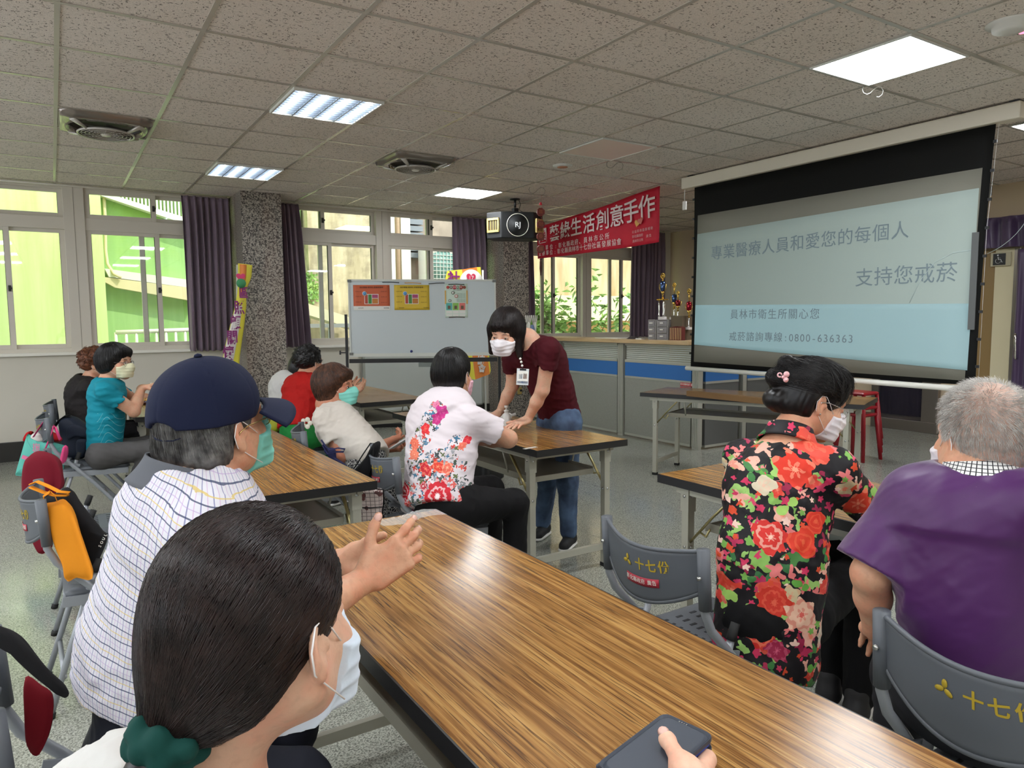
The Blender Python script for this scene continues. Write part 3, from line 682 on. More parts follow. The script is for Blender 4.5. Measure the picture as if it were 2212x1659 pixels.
for (Q, dz) in ((TL, CEIL), (TR, CEIL)):
    b = MB(); b.tube([Q+Vector((0, 0, 0.0)), Vector((Q.x, Q.y, CEIL))], 0.0015, 5); b.build('cord', mat('white_wire'), bn)

# ---------------------------------------------------------------- projection screen
XS = 5.50; yl, yr = 5.29, 2.30; zt = CEIL-0.005
ps = empty('projection_screen', (XS, (yl+yr)/2, 0.85), 'large pulled-down projection screen with a black border showing a slide', 'projection screen')
b = MB(); b.box(XS-0.05, yr, 2.70, XS+0.06, yl+0.05, 2.812); b.build('housing', mat('housing_cream', C(214, 206, 190), 0.35), ps, bevel=0.012)
b = MB(); b.box(XS-0.03, yr+0.02, 2.81, XS+0.04, yr+0.08, CEIL); b.box(XS-0.03, yl-0.08, 2.81, XS+0.04, yl-0.02, CEIL); b.build('mount', M_black, ps)
def sx(u, v):          # u 0 left..1 right, v 0 top..1 bottom : screen sides pulled in slightly
    z = 2.70+(0.905-2.70)*v; L = 5.20+0.02*v-0.012*sin(pi*v); R_ = 2.465+0.05*v+0.012*sin(pi*v)
    return Vector((XS, L+(R_-L)*u, z))
b = MB(); b.sheet(lambda u, v: sx(u, v), 24, 16, 0.003); b.build('black_cloth', mat('screen_black', C(14, 14, 13), 0.75, spec=0.2), ps)
def quad_on(L0, R0, L1, R1, off, m, name, parent, nu=12, nv=10, th=0.0015):
    b = MB(); f = lambda u, v: (XS-off, (L0[0]+(R0[0]-L0[0])*u)*(1-v)+(L1[0]+(R1[0]-L1[0])*u)*v, (L0[1]+(R0[1]-L0[1])*u)*(1-v)+(L1[1]+(R1[1]-L1[1])*u)*v)
    b.sheet(f, nu, nv, th); return b.build(name, m, parent)
cl = quad_on((5.15, 2.42), (2.535, 2.42), (5.175, 0.955), (2.585, 0.935), 0.003, mat('screen_cloth', C(132, 130, 120), 0.8, spec=0.2), 'white_cloth', ps)
def m_slide(t):        # a projected picture: the only light it adds is the projector's
    v = t.coord('Object'); x = t.sep(v)
    g = t.math('MULTIPLY', t.math('ADD', x[1], 1.32), 0.38, clamp=True)      # 0 right edge .. 1 left edge
    t.put(t.b.inputs['Emission Color'], t.mix(g, C(190, 214, 210), C(120, 140, 136)))
M_slide = nmat('projected_slide', m_slide, col=C(138, 146, 140), rough=0.8, spec=0.2); M_slide.node_tree.nodes['Principled BSDF'].inputs['Emission Strength'].default_value = 0.12
sl_ = quad_on((5.15, 2.235), (2.55, 2.285), (5.17, 1.13), (2.57, 1.01), 0.0052, M_slide, 'projected_slide', ps)
M_band = mat('slide_band', C(132, 150, 152), .8, emit=C(158, 205, 214), es=0.13)
quad_on((5.16, 1.53), (2.56, 1.485), (5.17, 1.13), (2.57, 1.01), 0.0068, M_band, 'pale_blue_band', ps)
M_st = mat('slide_text', C(112, 126, 132), .8, emit=C(120, 140, 150), es=0.05)
def stext(txt, p0, p1, size, m=M_st, par=None):
    A = Vector((XS-0.0085, p0[0], p0[1])); B2 = Vector((XS-0.0085, p1[0], p1[1])); n = len(txt)
    W_ = [0.55 if ord(cx) < 256 else 1.0 for cx in txt]; tot = sum(W_); acc = 0
    for cx, w in zip(txt, W_):
        q = A.lerp(B2, (acc+w/2)/tot); acc += w
        text_mesh('slide_text', cx, frame(q, B2-A, (0, 0, 1)), size, m, ps, ext=0.0004)
stext('專業醫療人員和愛您的每個人', (4.97, 2.02), (3.02, 2.045), 0.145)
stext('支持您戒菸', (3.45, 1.70), (2.66, 1.705), 0.155)
stext('員林市衛生所關心您', (4.72, 1.425), (3.75, 1.42), 0.098)
stext('戒菸諮詢專線:0800-636363', (4.73, 1.215), (3.44, 1.215), 0.094)
M_ln = mat('slide_line', C(160, 172, 172), .8, emit=C(170, 190, 190), es=0.12)
b = MB(); q = Vector((XS-0.0085, 2.62, 2.22)); b.tube([q+Vector((0, 0.42*cos(a), 0.42*sin(a))) for a in [radians(-100+k*6.5) if False else radians(250-k*7.2) for k in range(0, 16)]][::-1], 0.004, 4, flat=0.3); b.build('arc', M_ln, ps)
b = MB(); b.tube([Vector((XS-0.0085, 3.0, 1.5)), Vector((XS-0.0085, 2.93, 1.66)), Vector((XS-0.0085, 2.83, 1.79)), Vector((XS-0.0085, 2.70, 1.85)), Vector((XS-0.0085, 2.58, 1.86))], 0.003, 4, flat=0.3); b.build('arc', M_ln, ps)
b = MB(); b.tube([(XS-0.01, yl-0.02, 0.885), (XS-0.01, yr+0.13, 0.875)], 0.022, 14); b.build('bottom_bar', mat('bar_white', C(226, 224, 216), 0.35), ps)
for k in range(9):
    for s_, u in ((1, 0), (-1, 1)):
        q = sx(u, (k+0.6)/9.3); b = MB(); b.obox(q+Vector((-0.002, 0.008*s_, 0)), (0.006, 0.012, 0.010)); b.build('tab', M_black, ps)
b = MB(); b.tube([sx(1, 0)+Vector((0, -0.02, 0)), Vector((XS, 2.49, 2.0)), sx(1, 1)+Vector((0, -0.02, 0))], 0.0012, 4); b.build('tension_cord', mat('white_wire'), ps)
b = MB(); b.box(XS-0.02, 2.53, 1.3, XS-0.012, 2.575, 1.98); b.build('clip', mat('grey_strip', C(90, 92, 92), .5), ps)
c = Vector(atx(1479, 440, 5.5)); b = MB(); b.tube([(c.x, c.y, 2.70), (c.x, c.y+0.005, 2.62), c+Vector((0, 0, 0.02))], 0.003, 6); b.m(1).obox(c+Vector((0, 0, -0.02)), (0.012, 0.022, 0.045), None, 0.005)
tag(b.build('remote_switch', [mat('white_wire'), M_white], base=c), 'small white switch hanging from the left end of the screen housing', 'switch')

# wall-mounted projector behind the screen
c = Vector(at(2146, 415, 8.0)); b = MB(); b.obox(c, (0.10, 0.14, 0.07), Rz(0.4), 0.015)
pj = b.build('projector', mat('projector_grey', C(170, 170, 166), .4), base=c); tag(pj, 'grey projector with loose black cables behind the screen edge', 'projector')
b = MB(); b.tube([c+Vector((0.05, 0, 0.07)), c+Vector((0.02, 0.05, 0.25)), Vector((c.x, c.y, CEIL))], 0.012, 6); b.build('mount', M_black, pj)
for s_ in (0.06, 0.10):
    b = MB(); b.tube([c+Vector((0.06, 0.02, 0.10+s_)), c+Vector((0.10, -0.10, 0.10+s_/2)), c+Vector((0.10, -0.17, -0.02)), c+Vector((0.05, -0.15, -0.09)), c+Vector((0, -0.06, -0.08))], 0.006, 6); b.build('cable', M_black, pj)
b = MB()
for k in range(6): b.obox(c+Rz(0.4) @ Vector((-0.102, -0.09+k*0.035, 0)), (0.003, 0.009, 0.05), Rz(0.4))
b.build('vent', mat('vent_dark', C(90, 90, 88), .5), pj)

# ---------------------------------------------------------------- whiteboard
WL = Vector((2.70, 7.50, 1.035)); WR = Vector((4.124, 6.80, 1.03)); wx = (WR-WL).normalized(); wlen = (WR-WL).length; wz = Vector((0, 0, 1)); wn = wx.cross(wz)
RW = Matrix((wx, wz, wn)).transposed(); WH = 0.80
def wp(u, v, off=0.0): return WL+wx*(wlen*u)+wz*(WH*(1-v))+wn*off     # v 0 top
wb = empty('whiteboard', Vector((WL.x, WL.y, 0)), 'mobile whiteboard on a black stand', 'whiteboard')
def wbox(u0, v0, u1, v1, th, name, m, par, off=0.0):
    b = MB(); c = wp((u0+u1)/2, (v0+v1)/2, off+th/2); b.obox(c, (abs(u1-u0)*wlen/2, abs(v1-v0)*WH/2, th/2), RW); return b.build(name, m, par)
wbox(0, 0, 1, 1, 0.018, 'board', mat('board_white', C(196, 204, 206), 0.22, spec=0.5), wb, -0.018)
b = MB(); M_alu = mat('aluminium', C(180, 182, 184), 0.3, metal=0.7)
for (a, c_, d, e) in ((0, -0.012, 1, 0.012), (0, 0.985, 1, 1.03)): b.obox(wp(0.5, (c_+e)/2, -0.005), (wlen/2, (e-c_)*WH/2, 0.014), RW)
for u in (0.003, 0.997): b.obox(wp(u, 0.5, -0.005), (0.008, WH/2, 0.014), RW)
b.build('frame', mat('frame_light', C(206, 208, 200), 0.35), wb)
for u, v in ((0.008, 0.01), (0.992, 0.01), (0.008, 0.99), (0.992, 0.99)):
    b = MB(); b.obox(wp(u, v, 0), (0.02, 0.014, 0.014), RW); b.build('corner_cap', mat('cap_grey', C(110, 112, 108), .5), wb)
b = MB(); b.obox(wp(0.5, 1.085, 0.01), (wlen/2+0.01, 0.022, 0.022), RW); b.build('crossbar', M_black, wb)
for u in (-0.022, 1.022):
    b = MB(); q = wp(u, 0.30, -0.01); q0 = Vector((q.x, q.y, 0.05)); q1 = q+Vector((0, 0, 0)); 
    zt_ = 1.47 if u < 0 else 1.30
    b.obox(Vector((q.x, q.y, (zt_+0.05)/2)), (0.014, (zt_-0.05)/2, 0.014), RW); b.build('post', M_black, wb)
    b = MB(); b.obox(Vector((q.x, q.y, 0.06)), (0.016, 0.02, 0.28), RW); b.build('foot', M_black, wb)
    b = MB(); k = wp(u, 0.97, 0.0)+wx*(-0.03 if u < 0 else 0.03); b.obox(k, (0.035, 0.006, 0.006), RW); b.obox(k+wx*(-0.04 if u < 0 else 0.04), (0.008, 0.022, 0.012), RW); b.build('knob', M_black, wb)
b = MB(); b.obox(wp(0.5, 1.0, 0)-Vector((0, 0, 0.78)), (wlen/2, 0.02, 0.02), RW); b.build('lower_rail', M_black, wb)
b = MB(); b.obox(wp(0.55, 1.0, 0.03)-Vector((0, 0, 0.115)), (0.14, 0.022, 0.03), RW); b.build('pen_tray', mat('tray_grey', C(120, 126, 122), .4), wb)
# posters
def poster(u0, v0, u1, v1, name, m, lab, foot=None):
    t = empty(name, wp((u0+u1)/2, v1, 0), lab, 'poster'); b = MB(); c = lambda u, v: wp(u0+(u1-u0)*u, v0+(v1-v0)*v, 0.0025+0.003*sin(3*u)*sin(2*v)*v)
    b.sheet(lambda u, v: c(u, v), 10, 10, 0.0008); b.build('sheet', m, t)
    def pr(a0, b0, a1, b1, nm, mm, off=0.007):
        b = MB(); cc = wp(u0+(u1-u0)*(a0+a1)/2, v0+(v1-v0)*(b0+b1)/2, off); b.obox(cc, (abs(a1-a0)*(u1-u0)*wlen/2, abs(b1-b0)*(v1-v0)*WH/2, 0.0004), RW); return b.build(nm, mm, t)
    def dot(a0, b0, r, nm, mm, off=0.009):
        b = MB(); b.lathe([(0.001, 0.0005), (r, 0.0005), (r, 0)], wp(u0+(u1-u0)*a0, v0+(v1-v0)*b0, off), 20, RW); return b.build(nm, mm, t)
    def tx(s, a0, b0, size, mm, off=0.0085): return text_mesh('poster_text', s, frame(wp(u0+(u1-u0)*a0, v0+(v1-v0)*b0, off), wx, wz), size, mm, t, ext=0.0002)
    return t, pr, dot, tx
M_pt = mat('print_dark', C(40, 26, 24), .6); M_pw = mat('print_paper', C(228, 226, 218), .6)
for i, (u0, u1, colr, nm, lab) in enumerate(((0.032, 0.276, C(196, 92, 52), 'orange_sheet', 'orange health poster at the left of the whiteboard'), (0.306, 0.544, C(212, 178, 48), 'yellow_sheet', 'yellow health poster in the middle of the whiteboard'))):
    t, pr, dot, tx = poster(u0, 0.063, u1, 0.40, 'poster', mat(nm, colr, .55), lab)
    if i == 0: pr(0, 0.84, 1, 1, 'white_strip', M_pw, 0.0062)
    tx('我的餐盤 聰明吃 營養跟著來', 0.5, 0.10, 0.020, M_pt)
    pr(0.30, 0.36, 0.69, 0.76, 'plate', M_pw)
    pr(0.315, 0.38, 0.395, 0.74, 'plate_section', mat('pr_red', C(176, 70, 50), .6), 0.0085); pr(0.41, 0.38, 0.50, 0.74, 'plate_section', mat('pr_green', C(70, 130, 60), .6), 0.0085)
    pr(0.515, 0.38, 0.675, 0.52, 'plate_section', mat('pr_pink', C(170, 70, 110), .6), 0.0085); pr(0.515, 0.54, 0.675, 0.74, 'plate_section', mat('pr_tan', C(190, 120, 50), .6), 0.0085)
    dot(0.31, 0.34, 0.024, 'disc', M_pw); dot(0.31, 0.34, 0.019, 'disc', mat('pr_blue', C(90, 150, 200), .6), 0.0102)
    for (a, bb) in ((0.14, 0.26), (0.14, 0.46), (0.14, 0.68), (0.84, 0.26), (0.84, 0.48), (0.84, 0.70)): tx('每天早晚一杯奶', a, bb, 0.009, M_pt)
    tx('國民健康署', 0.2, 0.92, 0.011, M_pt); tx('我的餐盤', 0.9, 0.92, 0.014, M_pt)
t, pr, dot, tx = poster(0.650, 0.045, 0.806, 0.505, 'poster', mat('pale_sheet', C(206, 222, 206), .55), 'pale patterned health poster at the right of the whiteboard')
pr(0.0, 0.2, 0.05, 0.6, 'strip', mat('pr_y', C(220, 170, 70), .6)); pr(0.95, 0.2, 1.0, 0.6, 'strip', mat('pr_y'))
for k, cc in enumerate(((196, 80, 70), (120, 90, 80), (206, 60, 80), (90, 130, 90), (170, 70, 60), (150, 80, 60))):
    dot(0.14+0.145*k, 0.11, 0.017 if k not in (2, 4) else 0.022, 'disc', mat('pd%d' % k, C(*cc), .6))
tx('真食物健康吃', 0.5, 0.11, 0.022, M_pw, 0.0105); tx('三好一巧營養均衡', 0.55, 0.19, 0.012, M_pt)
for (a, bb, r, cc) in ((0.36, 0.27, 0.018, (60, 70, 60)), (0.5, 0.37, 0.018, (200, 90, 80)), (0.22, 0.50, 0.016, (60, 66, 60))): dot(a, bb, r, 'disc', mat('pq%d' % cc[0], C(*cc), .6)); dot(a, bb, r*0.7, 'disc', M_pw, 0.0102)
for k, cc in enumerate(((90, 180, 170), (140, 190, 90), (220, 120, 110))):
    a = 0.05+0.29*k; pr(a, 0.57, a+0.26, 0.78, 'card', mat('pc%d' % k, C(*cc), .6)); pr(a+0.07, 0.65, a+0.19, 0.75, 'photo', mat('ph', C(110, 90, 70), .6), 0.0085); pr(a, 0.80, a+0.26, 0.88, 'box', M_pw); pr(a, 0.90, a+0.26, 0.96, 'box', M_pw)
for bb in (0.30, 0.335, 0.37, 0.41, 0.46, 0.50, 0.53): tx('均衡飲食天天蔬果少油少鹽', 0.70, bb, 0.008, mat('pr_txt', C(90, 120, 100), .6))
# magnets
def magnet(u0, v0, u1, v1, m, lab, th=0.005):
    b = MB(); A = wp(u0, v0, 0.012); B2 = wp(u1, v1, 0.012); b.tube([A, A.lerp(B2, .5)+Vector((0, 0, 0.004)), B2], 0.006, 8, flat=0.7)
    tag(b.build('magnet_strip', m, base=A), lab, 'magnet', 'magnet strips along the top of the whiteboard')
magnet(0.228, 0.026, 0.342, 0.034, M_black, 'black magnet strip above and right of the orange poster')
magnet(0.378, 0.036, 0.49, 0.042, mat('magnet_orange', C(206, 150, 70), .5), 'orange magnet strip above the yellow poster')
magnet(0.541, 0.048, 0.65, 0.036, M_black, 'black magnet strip between the yellow and the pale poster')
magnet(0.675, 0.056, 0.785, 0.058, M_black, 'black magnet strip at the top of the pale poster')
magnet(0.675, 0.502, 0.785, 0.504, mat('magnet_brown', C(70, 40, 36), .5), 'dark magnet strip at the bottom of the pale poster')
b = MB(); q = wp(0.414, 0.962, 0); b.lathe([(0.014, 0), (0.014, 0.008), (0.010, 0.014), (0.001, 0.015)], q, 16, RW); tag(b.build('magnet', mat('magnet_blue', C(44, 50, 110), .4), base=q), 'round blue magnet low on the whiteboard', 'magnet')
# white panel leaning against the wall under the window, behind the whiteboard
b = MB(); b.box(3.35, YW-0.06, 0.22, 5.1, YW-0.03, 0.98); pn = b.build('wall_panel', mat('panel_white', C(186, 190, 186), .4), base=(3.35, YW-.03, .22)); tag(pn, 'white panel standing against the wall behind the whiteboard stand', 'panel')
b = MB(); b.box(3.33, YW-0.07, 0.2, 3.36, YW-0.02, 1.0); b.box(3.33, YW-0.07, 0.2, 5.12, YW-0.02, 0.22); b.box(5.09, YW-0.07, 0.2, 5.12, YW-0.02, 1.0); b.build('frame', mat('panel_frame', C(160, 162, 152), .4), pn)
# black bag on the floor behind table
c = Vector(atz(1050, 935, 0.0)); c = Vector(at(1052, 890, 6.2)); b = MB()
b.obox(Vector((c.x, c.y, 0.2)), (0.13, 0.10, 0.20), Rz(0.3), 0.05); tag(b.build('bag', M_black, base=(c.x, c.y, 0)), 'black bag on the floor behind the pump bottles', 'bag')

# ---------------------------------------------------------------- rolled and hanging fabric flags
M_fy = mat('flag_yellow', C(226, 214, 70), .6); M_fo = mat('flag_orange', C(224, 132, 58), .6); M_fp = mat('flag_purple', C(132, 40, 110), .6); M_fw = mat('flag_white', C(232, 228, 222), .6)
def flagp(px, py, y=8.12): return Vector(aty(px, py, y))
fl = empty('rolled_flag', (*flagp(470, 905, 8.0)[:2], 0), 'yellow and orange advertising flag twisted on its pole against the first granite pillar', 'flag')
L = [(514, 569), (514, 600), (513, 630), (508, 660), (498, 700), (488, 740), (481, 775), (476, 810), (470, 860), (465, 900)]
Rr = [(545, 573), (543, 600), (532, 625), (532, 660), (528, 700), (522, 740), (518, 770), (516, 800), (524, 850), (528, 900)]
Mm = [(524, 571), (528, 600), (523, 630), (515, 660), (508, 700), (500, 740), (494, 772), (490, 806), (492, 855), (492, 900)]
def strip(Lp, Rp, m, name, off, par, bulge=0.03):
    n = len(Lp); b = MB()
    def f(u, v):
        i = min(int(v*(n-1)), n-2); t = v*(n-1)-i
        a = flagp(*Lp[i], 8.12).lerp(flagp(*Lp[i+1], 8.12), t); c = flagp(*Rp[i], 8.12).lerp(flagp(*Rp[i+1], 8.12), t)
        q = a.lerp(c, u); return (q.x, q.y-off-bulge*sin(pi*u), q.z)
    b.sheet(f, 8, 30, 0.002); return b.build(name, m, par)
strip(L, Rr, M_fy, 'cloth', 0.0, fl)
strip([(516, 571), (517, 600), (515, 640)], [(531, 573), (530, 600), (522, 640)], M_fo, 'orange_stripe', 0.035, fl)
strip(L[3:8], [(522, 660), (517, 700), (510, 740), (504, 772), (498, 806)], M_fw, 'white_panel', 0.03, fl, 0.028)
strip([(514, 800), (520, 850), (522, 890)], [(524, 800), (536, 850), (540, 890)], M_fo, 'orange_edge', 0.02, fl)
for cx, x, y, s in (('區', 526, 634, 0.13), ('照', 517, 666, 0.15), ('顧', 509, 699, 0.155), ('關', 502, 731, 0.16), ('懷', 494, 765, 0.16), ('據', 488, 795, 0.12)):
    q = flagp(x, y, 8.045); text_mesh('flag_character', cx, frame(q, (1, 0, 0.0), (0.22, 0, 1)), s, M_fp, fl, sx=0.72, offset=0.004)
b = MB(); heart(b, flagp(520, 598, 8.04), 0.05, Matrix((Vector((1, 0, 0)), Vector((0, 0, 1)), Vector((0, -1, 0)))).transposed()); b.build('heart', mat('flag_pink', C(214, 60, 110), .6), fl)
b = MB(); b.lathe([(0.001, 0.002), (0.05, 0.002), (0.05, 0)], flagp(521, 612, 8.03), 16, Matrix.Rotation(pi/2, 3, 'X')); b.build('leaf_mark', mat('flag_green', C(60, 140, 90), .6), fl)
b = MB(); b.tube([flagp(513, 572, 8.2), flagp(512, 700, 8.22), Vector((*flagp(466, 905, 8.2)[:2], 0.0))], 0.012, 8); b.build('pole', M_white, fl)
# flag hung behind the right end of the whiteboard
fy = 7.7; fp = lambda x, y: Vector(aty(x, y, fy))
fl = empty('hanging_flag', fp(1000, 880), 'yellow and orange flag with a heart emblem behind the whiteboard', 'flag')
def fpatch(pts, m, name, off=0.0, th=0.002):
    b = MB(); b.poly([fp(*p_)+Vector((0, -off, 0)) for p_ in pts][::-1], (0, th, 0)); return b.build(name, m, fl)
fpatch([(966, 585), (998, 582), (1010, 700), (1027, 820), (1000, 815), (958, 620)], M_fy, 'cloth')
fpatch([(998, 582), (1030, 577), (1058, 808), (1027, 820)], M_fo, 'orange_stripe')
fpatch([(1030, 577), (1038, 577), (1060, 800), (1058, 808)], M_fy, 'yellow_edge')
b = MB(); b.lathe([(0.001, 0.001), (0.165, 0.001), (0.165, 0)], fp(1017, 612)+Vector((0, -0.02, 0)), 32, Matrix.Rotation(pi/2, 3, 'X')); b.build('round_patch', M_fw, fl)
R3 = Matrix((Vector((1, 0, 0)), Vector((0, 0, 1)), Vector((0, -1, 0)))).transposed()
b = MB(); heart(b, fp(1015, 600)+Vector((0, -0.03, 0)), 0.07, R3); b.build('heart', mat('flag_red', C(200, 50, 80), .6), fl)
text_mesh('flag_character', '17', frame(fp(1015, 601)+Vector((0, -0.034, 0)), (1, 0, 0), (0, 0, 1)), 0.07, M_fw, fl)
text_mesh('flag_character', '社', frame(fp(980, 603)+Vector((0, -0.01, 0)), (1, 0, 0), (0, 0, 1)), 0.17, M_fp, fl, offset=0.005)
text_mesh('flag_character', '協', frame(fp(1038, 779)+Vector((0, -0.01, 0)), (1, 0, -0.1), (0, 0, 1)), 0.12, M_fw, fl, offset=0.004)
text_mesh('flag_character', '會', frame(fp(1040, 797)+Vector((0, -0.01, 0)), (1, 0, -0.1), (0, 0, 1)), 0.10, M_fw, fl, offset=0.004)
b = MB(); b.tube([fp(1040, 583)+Vector((0.03, .02, 0)), Vector((fp(1040, 583).x+0.1, fy+0.1, 0.02))], 0.012, 8); b.build('pole', M_white, fl)

# ---------------------------------------------------------------- partition
XP = 5.72
M_pgrey = nmat('partition_grey', lambda t: t.col(t.ramp(t.noise(t.coord('Object'), 240, 2), [(0.3, C(128, 128, 120)), (0.7, C(150, 150, 142))])), rough=0.75)
M_pblue = mat('partition_blue', C(46, 104, 170), 0.7); M_prail = mat('partition_rail', C(178, 178, 168), 0.35, metal=0.3)
M_wood = nmat('counter_wood', lambda t: t.col(t.ramp(t.noise(t.coord('Object', (1, 0.1, 1)), 30, 3), [(0.3, C(176, 146, 106)), (0.7, C(200, 172, 132))])), rough=0.45)
def m_stripe(t):
    v = t.coord('Object'); z = t.sep(v)[2]; s = t.math('LESS_THAN', t.math('FRACT', t.math('MULTIPLY', z, 45)), 0.5)
    tr = t.n('ShaderNodeBsdfTransparent'); tr.inputs[0].default_value = (0.9, 0.95, 0.93, 1); mx = t.n('ShaderNodeMixShader')
    t.col(C(200, 204, 196)); t.put(mx.inputs[0], t.math('MULTIPLY_ADD', s, 0.62, 0.18)); t.t.links.new(tr.outputs[0], mx.inputs[1]); t.t.links.new(t.b.outputs[0], mx.inputs[2])
    t.t.links.new(mx.outputs[0], t.t.nodes['Material Output'].inputs[0])
M_strp = nmat('striped_glass', m_stripe, rough=0.3)
def part_panel(A, B_, lab, lower=M_pgrey, counter=True):
    """one office partition unit between two floor points"""
    A = Vector((*A, 0)); B_ = Vector((*B_, 0)); d = (B_-A).normalized(); L = (B_-A).length; n = Vector((d.y, -d.x, 0)); R_ = Matrix((d, Vector((0, 0, 1)), n)).transposed()
    t = empty('office_partition', (A+B_)/2, lab, 'partition', 'blue and grey office partition units')
    def bx(z0, z1, th, name, m, a0=0.0, a1=None, par=t):
        a1 = L if a1 is None else a1; b = MB(); b.obox(A+d*((a0+a1)/2)+Vector((0, 0, (z0+z1)/2)), ((a1-a0)/2, (z1-z0)/2, th), R_); return b.build(name, m, par)
    bx(0.04, 0.705, 0.018, 'grey_panel', lower, 0.02, L-0.02); bx(0.725, 0.89, 0.018, 'blue_panel', M_pblue, 0.02, L-0.02); bx(0.915, 1.085, 0.004, 'striped_pane', M_strp, 0.03, L-0.03)
    b = MB()
    for z0, z1 in ((0.02, 0.045), (0.703, 0.727), (0.888, 0.918), (1.083, 1.105)): b.obox(A+d*(L/2)+Vector((0, 0, (z0+z1)/2)), (L/2-0.02, (z1-z0)/2, 0.022), R_)
    b.build('rail', M_prail, t)
    return t, d, L, R_
def post(x, y, lab):
    b = MB()
    for k in range(4): b.box(x-0.032, y-0.045+k*0.0235, 0.03, x+0.03, y-0.045+k*0.0235+0.019, 1.10)
    b.box(x-0.026, y-0.04, 0.0, x+0.026, y+0.045, 1.1)
    tag(b.build('partition_post', M_prail, base=(x, y, 0)), lab, 'post', 'metal posts between the partition units')
part_panel((XP, 8.38), (XP, 7.82), 'short partition unit beside the second granite pillar'); post(XP, 7.765, 'metal post at the left end of the middle partition unit')
part_panel((XP, 7.71), (XP, 6.575), 'middle partition unit right of the standing person'); post(XP, 6.525, 'metal post between the middle and right partition units')
part_panel((XP, 6.475), (XP, 5.385), 'partition unit with the red sticker'); post(XP, 5.33, 'metal post at the corner of the partition')
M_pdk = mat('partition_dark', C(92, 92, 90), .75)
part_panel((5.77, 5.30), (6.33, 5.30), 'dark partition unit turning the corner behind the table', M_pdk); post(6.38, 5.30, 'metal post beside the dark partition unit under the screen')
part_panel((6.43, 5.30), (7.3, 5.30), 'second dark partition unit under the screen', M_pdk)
b = MB(); b.box(XP-0.09, 5.40, 1.115, XP+0.42, 8.38, 1.155); tag(b.build('counter_top', M_wood, base=(XP, 5.4, 1.115), bevel=0.003), 'light wood counter top on the partition', 'counter')

c = Vector(atx(1485, 831, XP-0.024)); st = empty('sticker', c, 'red sticker with white characters on the grey partition', 'sticker')
RP = Matrix((Vector((0, -1, 0)), Vector((0, 0, 1)), Vector((-1, 0, 0)))).transposed()
b = MB(); b.obox(c, (0.105, 0.019, 0.001), RP); b.build('label', mat('sticker_red', C(190, 36, 54), .5), st); b = MB(); b.obox(c-Vector((0, 0, 0.05)), (0.105, 0.019, 0.001), RP); b.build('label', mat('sticker_red'), st)
text_mesh('lettering', '彰化縣政府 補助', frame(c+Vector((-0.002, 0, 0)), (0, -1, 0), (0, 0, 1)), 0.028, M_pw, st)
text_mesh('lettering', '十七份社區', frame(c+Vector((-0.002, 0, -0.05)), (0, -1, 0), (0, 0, 1)), 0.026, M_pw, st)
c = Vector(atx(1213, 796, XP-0.04)); b = MB(); b.obox(c, (0.02, 0.055, 0.05), None, 0.01); tag(b.build('phone_holder', M_black, base=c), 'small black holder clipped on the partition post behind the standing person', 'holder')
# ---- things on the counter
XC = XP+0.2; CT = 1.155
M_clear = mat('clear_plastic', C(200, 198, 196), 0.25, alpha=0.75)
def organiser(y, w, lab):
    t = empty('drawer_organiser', (XC, y, CT), lab, 'drawer organiser', 'small plastic drawer units'); b = MB()
    b.box(XC-0.08, y-w/2, CT, XC+0.1, y-w/2+0.006, CT+0.23); b.box(XC-0.08, y+w/2-0.006, CT, XC+0.1, y+w/2, CT+0.23)
    for k in range(4): b.box(XC-0.08, y-w/2, CT+k*0.0747, XC+0.1, y+w/2, CT+k*0.0747+0.006)
    b.build('case', M_clear, t)
    for k in range(3):
        b = MB(); z = CT+0.010+k*0.0747; b.box(XC-0.086, y-w/2+0.01, z, XC+0.08, y+w/2-0.01, z+0.058); d = b.build('drawer', mat('drawer_smoke', C(150, 146, 150), .3, alpha=.85), t)
        b = MB(); b.box(XC-0.098, y-0.025, z+0.025, XC-0.086, y+0.025, z+0.038); b.build('handle', M_pw, d)
yy = lambda px: float(atx(px, 710, XC)[1])
organiser(yy(1419), 0.12, 'clear drawer unit on the counter beside the curtain'); organiser(yy(1442), 0.17, 'clear drawer unit on the counter, right one under the trophies')
b = MB(); b.box(XC-0.05, yy(1480), CT, XC+0.12, yy(1456), CT+0.27); tag(b.build('shelf_box', mat('dark_wood', C(96, 82, 66), .5), base=(XC, yy(1470), CT)), 'dark wooden box behind the gilt books on the counter', 'box')
for k in range(7):
    y0 = yy(1462)-k*0.026; b = MB(); b.box(XC-0.11, y0-0.024, CT, XC-0.055, y0, CT+0.145+0.004*(k % 3)); b.m(1).box(XC-0.1115, y0-0.016, CT+0.006, XC-0.11, y0-0.008, CT+0.138)
    tag(b.build('book', [mat('book_maroon', C(96, 34, 30), .5), mat('book_gilt', C(220, 190, 140), .35)], base=(XC-.08, y0, CT)), 'maroon book with a gilt spine standing in the counter row', 'book', 'maroon gilt books on the counter')
M_tg = mat('trophy_gold', C(214, 176, 88), 0.22, metal=0.85); M_ts = mat('trophy_silver', C(220, 220, 215), 0.15, metal=0.9)
